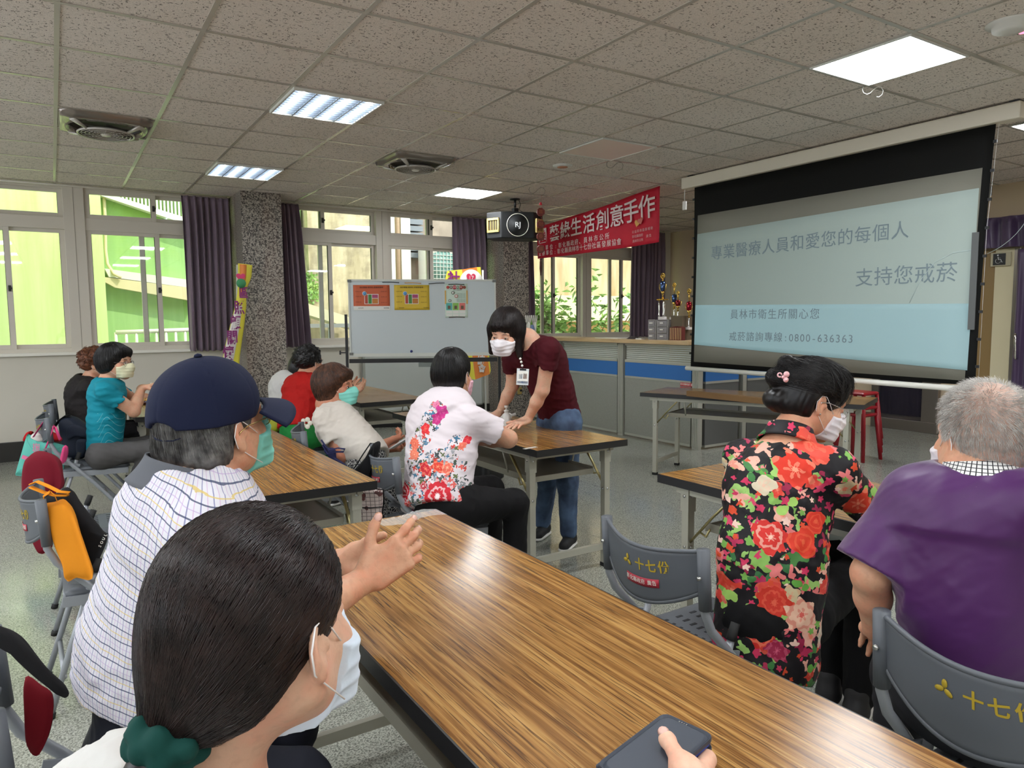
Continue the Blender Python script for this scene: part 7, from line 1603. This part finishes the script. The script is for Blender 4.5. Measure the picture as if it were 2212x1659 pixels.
b = MB(); b.lathe([(.0001, .006), (.006, .004), (.008, 0)], w(0, -.010, .147), 12, Matrix(R)); b.build('button', MATS['cap_navy'], cp)
b = MB(); b.tube([w(-.034, -.102, .014), w(-.02, -.108, .010), w(0, -.110, .009), w(.02, -.108, .010), w(.034, -.102, .014)], .009, 8, flat=.3); b.build('strap', MATS['cap_navy'], cp)
b = MB(); b.tube([w(-.05, -.088, -.004) , w(-.062, -.07, -.012)], .002, 6) if False else b.lathe([(.0001, .002), (.004, .001)], w(.02, -.111, .010), 8, Matrix(R)); b.build('snap', M_steel, cp)
# ---------- 3. person with the ponytail (nearest)
j = J(head=(560, 1372, .74), neck=(440, 1625, .74), chest=(340, 1880, .76), pelvis=(300, 2300, .88), shR=(520, 1900, .66), shL=(205, 1735, .88), elR=(760, 2100, .72), wrR=(900, 2100, .85), elL=(560, 1990, .98), wrL=(760, 1990, 1.0),
      hipR=(450, 2300, .80), hipL=(330, 2200, .95), knR=(900, 1950, 1.0), knL=(700, 1690, 1.20), anR=(800, 2300, 1.2), anL=(700, 2100, 1.4)); fix(j, 30)
bd, h, shp = person('person with a dark ponytail, green scrunchie and white shirt, nearest the camera', j, 25, (38, -4, 6), SK2, M_whsh, M_navt, vox=.0036, sleeve=.6, girth=.95, shirt_vox=.005, hsc=1.0, shirt_opts=dict(seed=9, amp=.006, r=-.005, flat=1.3), neck_r=.048)
collar(bd, j, cloth_mat('collar_blue', C(120, 146, 184), nz=.05), r=.058, hgt=.03, fr=V3(.9, .4, 0), lift=-.004)
h.mask(bd, MK_b, vox=.002)
TIE = V3(-.022, -.102, -.056)
def ex(S, w, k, R): S.ell(w(-.01, -.055, -.01), np.array((.066, .056, .062)), R, .04); S.cone(w(-.012, -.07, -.03), w(*TIE), .040, .020, .04)
tdir = nrm(TIE-V3(0, -.012, .02))
def flow(rnd):
    a = rnd.uniform(-pi, pi); z = rnd.choice((rnd.uniform(-.1, 1.0), rnd.uniform(.6, 4))); d0 = nrm(V3(sin(a), cos(a), z))
    if d0[1] > .55 and d0[2] < .35: return None
    if d0 @ tdir > .93: return None
    return d0, tdir+V3(rnd.gauss(0, .05), rnd.gauss(0, .05), rnd.gauss(0, .05))
ho, bv = hairshell(h, 'up', H_dark, bd, n=5200, rad=.00055, seed=12, thick=.012, vox=.003, extra=ex, flow=flow, face=(.066, .080, .078), disp=.0008, jit=.02, strand_m=hairmat('hair_strand_dark', C(22, 15, 15), C(46, 33, 31), .3))
SC_ = Solid(); tc = h.w(*TIE); ta = h.R @ nrm(V3(-.25, -.5, -.75)); tu = nrm(np.cross(ta, V3(0, 0, 1))); tv = np.cross(ta, tu)
for q in range(14):
    a = 2*pi*q/14; r_ = .022+.005*(q % 2); SC_.ell(tc+(tu*cos(a)+tv*sin(a))*r_+ta*(.007*(-1)**q+.010), (.0135, .0135, .014), None, .006)
SC_.disps.append(wrinkle(21, 120, .006)); V, Q = SC_.mesh(.0028, 1); vmesh('scrunchie', V, Q, cloth_mat('scrunchie_green', C(14, 62, 56), nz=.2), ho)
PT = Solid(); PT.chain([tc, tc+ta*.06+V3(0, 0, -.02), tc+ta*.08+V3(0, 0, -.10), tc+ta*.06+V3(0, 0, -.20)], [.022, .028, .026, .012], .02)
PT.disps.append(lambda P: -.002*np.abs(np.sin(P[:, 0]*260+P[:, 1]*180))); V, Q = PT.mesh(.003, 1); vmesh('ponytail', V, Q, H_dark, ho)
# ---------- 4. person in the black floral blouse
j = J(head=(1752, 866, 2.28), neck=(1706, 940, 2.24), chest=(1682, 1060, 2.20), pelvis=(1652, 1340, 2.10), shR=(1806, 1015, 2.08), shL=(1600, 990, 2.42), elR=(1868, 1096, 2.20), wrR=(1950, 1085, 2.42), elL=(1640, 1120, 2.68), wrL=(1780, 1120, 2.75),
      hipR=(1722, 1385, 2.20), hipL=(1640, 1370, 2.30), knR=(1860, 1372, 2.48), knL=(1800, 1340, 2.6), anR=(1840, 1600, 2.4), anL=(1760, 1560, 2.6)); fix(j, 5)
hs = [dict(wr=j['wrR'], d=V3(1, .2, -.1), n=V3(0, 0, -1), side=V3(0, 1, 0))]
bd, h, shp = person('person in a black blouse with large red and green flowers and pinned-up black hair', j, 20, (-24, -22, 0), SK1, M_fl1, M_btr, vox=.0045, hands=hs, sleeve=.98, girth=1.04, shirt_vox=.0055, hem=at(1650, 1410, 2.10), neck_r=.048,
    shirt_opts=dict(seed=11, amp=.014, freq=18, flat=1.22, hemoff=.06, r=.004, slv=.062))
collar(bd, j, M_fl1, r=.062, hgt=.045, fr=V3(.95, .2, 0), lift=.022); h.mask(bd, MK_w); h.glasses(bd, mat('glasses_silver', C(190, 190, 190), .2, metal=.9), square=True)
def ex(S, w, k, R):
    S.ell(w(0, -.08, .045), np.array((.055, .050, .055)), R, .03); S.ell(w(.01, -.128, .078), np.array((.026, .028, .026)), R, .012); S.ell(w(0, -.140, .025), np.array((.032, .032, .030)), R, .014); S.ell(w(0, -.115, -.038), np.array((.042, .038, .034)), R, .018); S.ell(w(0, -.08, -.03), np.array((.052, .04, .045)), R, .02)
    S.ell(w(0, .045, .088), np.array((.06, .045, .040)), R, .03)
def flow(rnd):
    a = rnd.uniform(-pi, pi); d0 = nrm(V3(sin(a), cos(a), rnd.uniform(0, .8)))
    return (d0, V3(rnd.gauss(0, .2), -1, rnd.uniform(-.1, .5))) if d0[1] < .8 else (d0, V3(rnd.choice((-1, 1))*.8, .9, -.05+rnd.gauss(0, .1)))
ho, bv = hairshell(h, 'short', H_black, bd, n=1500, rad=.0008, seed=22, thick=.014, extra=ex, flow=flow, face=(.062, .070, .070), vox=.0035, disp=.0012)
def loose(h, bv, body_hair, m, n, seed, zr=(-.9, .1), yr=(.1, 1), lift=.012, rad=.0006):
    rnd = random.Random(seed); ps = []
    for _ in range(n):
        x = rnd.uniform(-1, 1); ps.append((h.R @ nrm(V3(x*.6, rnd.uniform(-.4, .8), 1)), h.R @ nrm(V3(x+rnd.gauss(0, .3), rnd.uniform(*yr), rnd.uniform(*zr)))))
    strands('loose_hair', bv, h.w(0, -.012, .02), ps, m, body_hair, rad=rad, lift=lift, jit=.12, seed=seed)
loose(h, bv, ho, H_black, 160, 3, zr=(-.25, .3), yr=(.2, 1.1), lift=.016)
b = MB(); q = Vector(at(1691, 813, 2.11)); Rc = Matrix(np.stack([RT, UP, -FW], 1))
for dx, dy, r_ in ((.010, .006, .009), (.008, -.010, .008), (.0, -.002, .005)): b.lathe([(.0001, .006), (r_, .003), (r_*.9, 0)], q+Rc @ Vector((dx, dy, 0)), 14, Rc)
b.tube([q+Rc @ Vector((-.010+.006*cos(a), .004+.006*sin(a), .002)) for a in [2*pi*e/12 for e in range(11)]], .0022, 6); b.build('hair_clip', mat('clip_pink', C(240, 186, 190), .3), ho)
b = MB(); b.lathe([(.0001, .003), (.003, .001), (.003, -.001), (.0001, -.003)], h.w(.083, -.006, -.036), 10); b.build('earring', M_steel, bd)
# ---------- 5. man in the purple shirt
j = J(head=(2122, 952, 1.52), neck=(2118, 1012, 1.50), chest=(2116, 1150, 1.51), pelvis=(2112, 1385, 1.52), shR=(2310, 1095, 1.36), shL=(1972, 1075, 1.58), elR=(2420, 1280, 1.5), wrR=(2400, 1300, 1.7), elL=(1882, 1240, 1.58), wrL=(1890, 1360, 1.68),
      hipR=(2200, 1470, 1.48), hipL=(2020, 1460, 1.58), knR=(2350, 1420, 1.78), knL=(1945, 1450, 1.80), anR=(2200, 1700, 1.8), anL=(1930, 1760, 1.82)); fix(j, 50)
hs = [dict(wr=j['wrL'], d=V3(.75, .35, -.45), n=V3(0, .2, -1), side=V3(.5, -.8, 0), curls=(.5, .5, .6, .6))]
bd, h, shp = person('grey-haired man in a purple polo shirt seen from behind at the right edge', j, 52, (57, -4, 0), SK1, M_purp, M_char, vox=.0042, hands=hs, sleeve=.95, girth=.97, shirt_vox=.005, arm_r=1.0, neck_r=.060, hsc=.97,
    shirt_opts=dict(seed=14, amp=.006, amp2=.0035, freq=15, flat=1.25, hemoff=.04, r=.004, slv=.088))
def m_grid(t):
    v = t.coord('Object'); s = t.sep(v); a = t.math('MULTIPLY', t.math('ARCTAN2', t.math('SUBTRACT', s[1], float(j['neck'][1]-j['pelvis'][1])), t.math('SUBTRACT', s[0], float(j['neck'][0]-j['pelvis'][0]))), .07)
    f = t.math('LESS_THAN', t.math('FRACT', t.math('DIVIDE', t.math('ADD', a, 5), .0085)), .22); g = t.math('LESS_THAN', t.math('FRACT', t.math('DIVIDE', s[2], .0072)), .2); t.col(t.mix(t.math('MAXIMUM', f, g), C(222, 220, 218), C(26, 26, 32)))
collar(bd, j, nmat('collar_grid', m_grid, rough=.7), r=.068, hgt=.046, fr=V3(cos(.95), sin(.95), 0), lift=.010)
h.mask(bd, MK_w)
def ex(S, w, k, R): pass
S = Solid(); S.ell(h.w(0, -.012, .045), (.0745, .0955, .0815), h.R, .03); S.ell(h.w(0, -.035, .0), (.076, .070, .080), h.R, .03); S.ell(h.w(0, .095, -.03), (.075, .085, .085), h.R, .01, sub=True); V, Q = S.mesh(.004, 1)
ho = vmesh('hair', V, Q, nmat('scalp', lambda t: t.col(t.ramp(t.noise(t.coord('Object'), 60, 3), [(.3, C(176, 140, 124)), (.7, C(196, 170, 156))])), rough=.6), bd); bv = bvh_of(V, Q)
rnd = random.Random(4); Vs = []; Fs = []; cc = Vector(h.w(0, -.012, .03)); crown = Vector(h.d(.02, -.45, 1)).normalized()
for q in range(15000):
    d = Vector((rnd.gauss(0, 1), rnd.gauss(0, 1), rnd.gauss(0, 1))).normalized(); l = Vector(h.R.T @ np.array(d))
    if l.z < -.62 or (l.y > .45 and l.z < .45) or (l.z < -.25 and abs(l.x) > .80 and l.y > -.35): continue
    cd = d.dot(crown)
    if cd > .90 and rnd.random() < (.75 if cd > .96 else .45): continue
    hp_ = bv.ray_cast(cc+d*.3, -d)
    if hp_[0] is None: continue
    p = hp_[0]; tg = (d*cd-crown); tg = (tg-d*tg.dot(d)); tg = tg.normalized() if tg.length > 1e-4 else Vector((1, 0, 0)); sw = d.cross(tg); L = rnd.uniform(.011, .019)*(1 if l.z > -.3 else .55)
    lay = .35+.9*max(0, -l.z+.2); e = (d*(1-.45*lay)+tg*(.25+.75*lay)+sw*.35+Vector((rnd.gauss(0, .14), rnd.gauss(0, .14), rnd.gauss(0, .14)))).normalized(); u = e.orthogonal().normalized(); w_ = e.cross(u); m1 = p+e*L*.55; e2 = (e+tg*.35-Vector((0, 0, .15))).normalized(); tip = m1+e2*L*.5
    b0 = len(Vs); r_ = .00042
    for pt, sc_ in ((p-e*.002, 1), (m1, .8), (tip, .18)):
        for a in (0, 2.094, 4.189): Vs.append(pt+(u*cos(a)+w_*sin(a))*r_*sc_)
    for i in (0, 1):
        for a in range(3): a2 = (a+1) % 3; Fs.append((b0+i*3+a, b0+i*3+a2, b0+i*3+3+a2, b0+i*3+3+a))
o = vmesh('short_hair', Vs, Fs, H_grey, ho)
# ---------- 6. person in the white floral blouse
j = J(head=(978, 812, 3.514), neck=(966, 860, 3.493), chest=(956, 915, 3.429), pelvis=(948, 1055, 3.280), shR=(1020, 908, 3.323), shL=(912, 892, 3.621), elR=(1098, 948, 3.429), wrR=(1015, 925, 3.674), elL=(930, 935, 3.855), wrL=(1000, 925, 3.855),
      hipR=(985, 1095, 3.238), hipL=(925, 1075, 3.408), knR=(1112, 1085, 3.429), knL=(1060, 1055, 3.674), anR=(1112, 1215, 3.472), anL=(1065, 1185, 3.706)); fix(j, 10)
for s_ in 'RL': j['an'+s_][2] = .10
j['wrR'][2] = .79; j['elR'][2] = max(j['elR'][2], .785); j['wrL'][2] = .79
hs = [dict(wr=j['wrR'], d=V3(-.2, 1, -.05), n=V3(0, 0, -1), side=V3(1, 0, 0), curls=(.3, .3, .3, .3)), dict(wr=j['wrL'], d=V3(.3, -1, -.05), n=V3(0, 0, -1), side=V3(-1, 0, 0), curls=(.3, .3, .3, .3))]
bd, h, shp = person('person with short black hair in a white blouse with red flower print', j, 30, (34, -2, 0), SK4, M_fl2, M_btr, hands=hs, sleeve=.66, girth=1.17, vox=.0048, neck_r=.056, hsc=1.05, arm_r=1.06, hem=at(944, 1085, 3.26),
    shirt_opts=dict(seed=17, amp=.013, freq=22, flat=1.28, hemoff=.035, r=.004, slv=.072, dirs=V3(0, 0, 1)))
hairshell(h, 'short', H_black, bd, n=900, rad=.0009, thick=.009, seed=31, wide=.98); h.mask(bd, MK_p, vox=.003)
# ---------- 7. person in the white blouse with the green mask
j = J(head=(724, 836, 4.220), neck=(705, 874, 4.220), chest=(735, 925, 4.178), pelvis=(792, 985, 4.072), shR=(700, 905, 4.062), shL=(735, 888, 4.389), elR=(742, 985, 4.030), wrR=(832, 975, 4.114), elL=(800, 965, 4.431), wrL=(835, 968, 4.273),
      hipR=(775, 1030, 3.988), hipL=(790, 1015, 4.167), knR=(812, 1040, 3.798), knL=(840, 1025, 4.062), anR=(735, 1130, 3.798), anL=(800, 1120, 4.062)); fix(j, -20)
j['wrR'][2] = max(j['wrR'][2], .70)
hs = [dict(wr=j['wrR'], d=V3(.85, .15, .18), n=V3(-.2, .5, .8), side=V3(0, .6, .5), curls=(.7, .8, .8, .9), thumb=(.5, .4)), dict(wr=j['wrL'], d=V3(.7, -.6, .1), n=V3(-.1, -.5, .8), side=V3(.5, .3, .6), curls=(.6, .7, .8, .8))]
bd, h, shp = person('person in a white short-sleeved blouse and green mask turning the head, phone in hand', j, -10, (-44, 2, -4), SK3, M_wblouse, M_pat, hands=hs, sleeve=.62, girth=1.03, vox=.0048, neck_r=.052, hsc=1.04, arm_r=1.04,
    shirt_opts=dict(seed=19, amp=.014, freq=20, flat=1.25, r=.004, slv=.076, hemoff=.06))
h.eyes(bd); h.mask(bd, MK_g, vox=.003)
def ex(S, w, k, R): S.cone(w(-.04, .074, .070), w(.05, .074, .072), .020, .022, .03); S.ell(w(0, -.08, .03), np.array((.06, .045, .07)), R, .03)
hairshell(h, 'bob', H_brown, bd, n=1100, rad=.0010, lowz=-.05, thick=.014, seed=33, extra=ex, face=(.064, .078, .082))
collar(bd, j, M_wblouse, r=.062, hgt=.028, fr=V3(.9, -.3, 0))
q = Vector(at(868, 955, 4.15)); b = MB(); b.obox(q, (.035, .072, .004), Matrix(np.stack([nrm(RT*.3+FW), nrm(RT*.9+UP*.55), nrm(UP-RT*.5)], 1)), .003); tag(b.build('smartphone', mat('phone_white', C(206, 206, 206), .2), base=q), 'phone in the hands of the person in the white blouse', 'phone')
# ---------- 8. person in teal
j = J(head=(249, 783, 4.92), neck=(235, 818, 4.92), chest=(231, 855, 4.92), pelvis=(222, 960, 4.92), shR=(228, 846, 4.76), shL=(246, 838, 5.08), elR=(289, 888, 4.86), wrR=(306, 838, 5.0), elL=(286, 866, 5.26), wrL=(266, 842, 5.04),
      hipR=(218, 985, 4.84), hipL=(232, 978, 5.02), knR=(330, 988, 4.98), knL=(345, 978, 5.2), anR=(252, 1080, 4.95), anL=(320, 1070, 5.2)); fix(j, 0)
j['anR'] = V3(*at(262, 1078, 4.95)); j['anR'][2] = .12; j['pelvis'][0] = j['chest'][0]-.03
hs = [dict(wr=j['wrR'], d=RT*.9+UP*.25+FW*.2, n=-UP*1.0, side=-FW, curls=(.5, .6, .7, .8), thumb=(.5, .5)), dict(wr=j['wrL'], d=-RT*.8+UP*.45+FW*.1, n=-UP*.5-RT*.3, side=-FW, curls=(.9, 1.0, 1.0, 1.0))]
bd, h, shp = person('person in a teal t-shirt, glasses and pale mask at the far left table', j, -5, (-38, -2, 0), SK4, M_tealsh, M_grt, mat('shoe_maroon', C(84, 24, 50), .7), hands=hs, sleeve=.55, girth=.94, vox=.005, neck_r=.046,
    shirt_opts=dict(seed=23, amp=.012, freq=24, flat=1.22, dirs=V3(0, 0, 1), hemoff=.05, foot=V3(.9, -.3, 0)))
h.eyes(bd); h.mask(bd, MK_y, vox=.003); h.glasses(bd, M_gf)
def ex(S, w, k, R): S.cone(w(-.045, .068, .075), w(.045, .068, .078), .022, .022, .03); S.ell(w(0, -.07, .02), np.array((.066, .05, .072)), R, .03)
hairshell(h, 'bob', H_black, bd, n=900, rad=.0011, lowz=-.035, thick=.015, seed=41, extra=ex, face=(.062, .076, .085))
# ---------- 9. person in black behind
j = J(head=(209, 787, 5.80), neck=(196, 818, 5.80), chest=(186, 852, 5.80), pelvis=(190, 930, 5.80), shR=(190, 838, 5.64), shL=(204, 834, 5.96), elR=(240, 880, 5.8), wrR=(296, 868, 6.0), elL=(262, 872, 6.1), wrL=(315, 866, 6.1),
      hipR=(200, 950, 5.72), hipL=(205, 945, 5.90), knR=(305, 950, 5.9), knL=(312, 945, 6.05), anR=(310, 1010, 6.0), anL=(315, 1005, 6.1)); fix(j, 0)
for s_ in 'RL': j['wr'+s_][2] = .78
hs = [dict(wr=j['wrR'], d=V3(1, .1, -.1), n=V3(0, 0, -1), side=V3(0, 1, 0), curls=(.4,)*4)]
bd, h, shp = person('person with curly reddish-brown hair in a black vest behind the person in teal', j, 0, (-8, -6, 0), SK4, M_blksh, M_btr, hands=hs, sleeve=.5, girth=1.05, vox=.0055, neck_r=.05, shirt_opts=dict(seed=29, amp=.010, flat=1.15, r=.01))
h.mask(bd, MK_w, vox=.0035)
def curly(h, body, m, seed, thick=.03, low=-.03, coil=.0016, nc=260, name='hair', back=.02, face=(.060, .075, .085)):
    S = Solid(); w, k, R = h.w, h.sc, h.R; t = thick; S.ell(w(0, -.015, .045), (.073+t*.8, .094+t, .080+t*.8), R, .03); S.ell(w(0, -.05, low+.03), (.074+t*.6, .065+t*.6, .06), R, .03); S.ell(w(0, .105, -.035), face, R, .012, sub=True)
    rnd = random.Random(seed)
    for q in range(110):
        d = nrm(V3(rnd.gauss(0, 1), rnd.gauss(-.3, 1), rnd.gauss(.3, .9)))
        if d[1] > .5 and d[2] < .4 or d[2] < -.5: continue
        S.ell(w(d[0]*(.073+t*.75), -.015+d[1]*(.094+t*.9), .04+d[2]*(.080+t*.75)), (rnd.uniform(.010, .018),)*3, None, .008)
    S.disps.append(wrinkle(seed, 150, .009)); V, Q = S.mesh(.004, 0); o = vmesh(name, V, Q, m, body); bv = bvh_of(V, Q); Vs = MB(); c = Vector(w(0, -.015, .03))
    for q in range(nc):
        d = nrm(V3(rnd.gauss(0, 1), rnd.gauss(-.3, 1), rnd.gauss(.2, .9)))
        if d[1] > .55 and d[2] < .4 or d[2] < -.6: continue
        dw = Vector(R @ d); hh = bv.ray_cast(c+dw*.4, -dw)
        if hh[0] is None: continue
        u = dw.orthogonal().normalized(); vv = dw.cross(u); r_ = rnd.uniform(.005, .010); Vs.tube([hh[0]+dw*(.000+.0011*i)+(u*cos(i*.9)+vv*sin(i*.9))*r_ for i in range(9)], [coil]*8+[coil*.3], 4)
    Vs.build('curls', m, o); return o
curly(h, bd, H_curl, 5, thick=.022, nc=300)
# ---------- 10. person in red
j = J(head=(668, 784, 5.35), neck=(658, 815, 5.35), chest=(652, 848, 5.30), pelvis=(640, 918, 5.20), shR=(684, 838, 5.20), shL=(632, 828, 5.48), elR=(716, 872, 5.2), wrR=(756, 848, 5.5), elL=(700, 850, 5.7), wrL=(748, 842, 5.75),
      hipR=(655, 945, 5.12), hipL=(635, 940, 5.28), knR=(722, 940, 5.45), knL=(700, 935, 5.6), anR=(725, 1000, 5.6), anL=(700, 995, 5.7)); fix(j, 10)
hs = [dict(wr=j['wrR'], d=RT*.8+UP*.35, n=UP*.5-FW*.6+RT*-.3, side=-FW*.2+UP, curls=(.5, .45, .5, .6), thumb=(.9, .1), spread=.2), dict(wr=j['wrL'], d=RT*.85+UP*.5, n=-FW, side=UP, curls=(.5, .5, .5, .6), thumb=(.9, .2), spread=.2)]
bd, h, shp = person('person with curly black hair in a red t-shirt gesturing at the table', j, 25, (30, -2, 0), SK4, M_redsh, M_grn, hands=hs, sleeve=.6, girth=1.02, vox=.005, neck_r=.05, shirt_opts=dict(seed=37, amp=.012, flat=1.2, slv=.072, hemoff=.04))
curly(h, bd, H_black, 9, thick=.017, nc=200, low=-.01); h.mask(bd, MK_w, vox=.0035)
b = MB(); q = at(662, 914, 5.0)
for k in range(5):
    a = 2*pi*k/5; b.lathe([(.0001, .003), (.016, .002), (.018, 0)], Vector(q+RT*.026*cos(a)+UP*.026*sin(a)), 10, Matrix(np.stack([RT, UP, -FW], 1)))
b.build('flower_print', mat('flower_print_white', C(214, 206, 190), .6), bd)
# ---------- 11. person in white behind the one in red
j = J(head=(652, 798, 6.05), neck=(630, 815, 6.05), chest=(618, 838, 6.02), pelvis=(618, 905, 5.95), shR=(648, 838, 5.9), shL=(603, 830, 6.15), elR=(680, 865, 6.0), wrR=(720, 855, 6.2), elL=(640, 855, 6.4), wrL=(700, 850, 6.4),
      hipR=(630, 925, 5.9), hipL=(610, 920, 6.02), knR=(700, 925, 6.2), knL=(690, 920, 6.35), anR=(700, 980, 6.3), anL=(690, 975, 6.4)); fix(j, 10)
bd, h, shp = person('person in a white shirt hidden behind the person in red', j, 20, (30, -4, 0), SK4, M_whsh, M_btr, sleeve=.6, girth=1.0, vox=.006, neck_r=.05, shirt_opts=dict(seed=43, amp=.014, flat=1.15, freq=20))
hairshell(h, 'short', H_black, bd, n=0, thick=.012, vox=.005)
# ---------- 12. forearm and hand of the neighbour holding a phone wallet
S = Solid(); Rr_ = np.stack([RT, UP, -FW], 1)
pc = at(1400, 1640, .86); up_ = V3(0, 0, 1); A1 = atz(1436, 1543, .80); A2 = atz(1543, 1592, .80); B1_ = atz(1290, 1690, .79); e1 = nrm(A2-A1); e0 = nrm((B1_-A1)-e1*((B1_-A1) @ e1)); en = np.cross(e1, e0); en = en if en[2] > 0 else -en; en = nrm(en); wdt = np.linalg.norm(A2-A1)*1.02
ph = empty('phone_wallet', A1, 'dark grey phone wallet with a blue phone held over the foreground table', 'phone')
Rw = Matrix(np.stack([e1, e0, en], 1)); ctr = (A1+A2)/2+e0*.082
b = MB(); b.obox(ctr+en*.0, (wdt/2, .082, .0035), Rw, .012); cv = b.build('cover', mat('leather_slate', C(52, 58, 70), .55), ph, bevel=.001)
b = MB(); b.obox(ctr-en*.016, (wdt/2, .082, .003), Rw, .012); b.build('cover_back', MATS['leather_slate'], ph, bevel=.001)
b = MB(); b.obox(ctr-en*.0085-e0*.001, (wdt/2-.003, .080, .0042), Rw, .010); b.build('handset', mat('phone_blue', C(50, 84, 190), .25, metal=.4), ph, bevel=.001)
b = MB(); b.obox(ctr-en*.008+e0*.0-e1*(wdt/2-.001), (.003, .08, .009), Rw, .002); b.build('spine', MATS['leather_slate'], ph)
for k in range(4):
    b = MB(); b.obox(Vector(A1+e1*(.030+.004*k)+e0*.006+en*.0036), (.0009, .0012, .0003), Rw); b.build('emboss', M_steel, cv)
hp = np.array(ctr)+e0*.045; tp = atz(1437, 1590, .812); tb_ = atz(1475, 1655, .805); wr_ = at(1500, 1850, .70)
H_ = Solid(); H_.cone(tb_, tp+nrm(tb_-tp)*.006, .0135, .0098, .008); H_.ell(tp+nrm(tb_-tp)*.008, (.0112, .0112, .0100), None, .008); H_.cone(tb_, atz(1500, 1700, .79), .0140, .018, .015)
H_.cone(atz(1500, 1700, .785), wr_, .030, .027, .02); H_.cone(wr_, at(1560, 2300, .62), .028, .042, .03)
ix = atz(1528, 1640, .775); H_.cone(atz(1500, 1700, .785), ix, .016, .0125, .012); H_.cone(ix, ix+e0*.004-e1*.03-en*.008, .0115, .0095, .006); k2 = ix+V3(0, 0, -.014)
for q in range(3):
    a = ix+e0*(.020*(q+1))-en*.006; H_.cone(a+e1*.006, a-e1*.030-en*.012, .0105, .0088, .005); H_.cone(atz(1500, 1710, .785), a+e1*.006, .016, .0115, .01)
H_.disps.append(wrinkle(51, 160, .0009)); V, Q = H_.mesh(.0018, 1)
hd = vmesh('person', V, Q, skin('skin_light', C(226, 184, 158)), None, (wr_[0], wr_[1], 0)); tag(hd, 'hand of a person out of frame holding the phone wallet over the foreground table', 'person')
nd = nrm(tp-tb_); nail_mesh(hd, [(tp+nd*-.001-RT*.003+en*.0075, nd, nrm(en*1.0-RT*.35), .0098)])
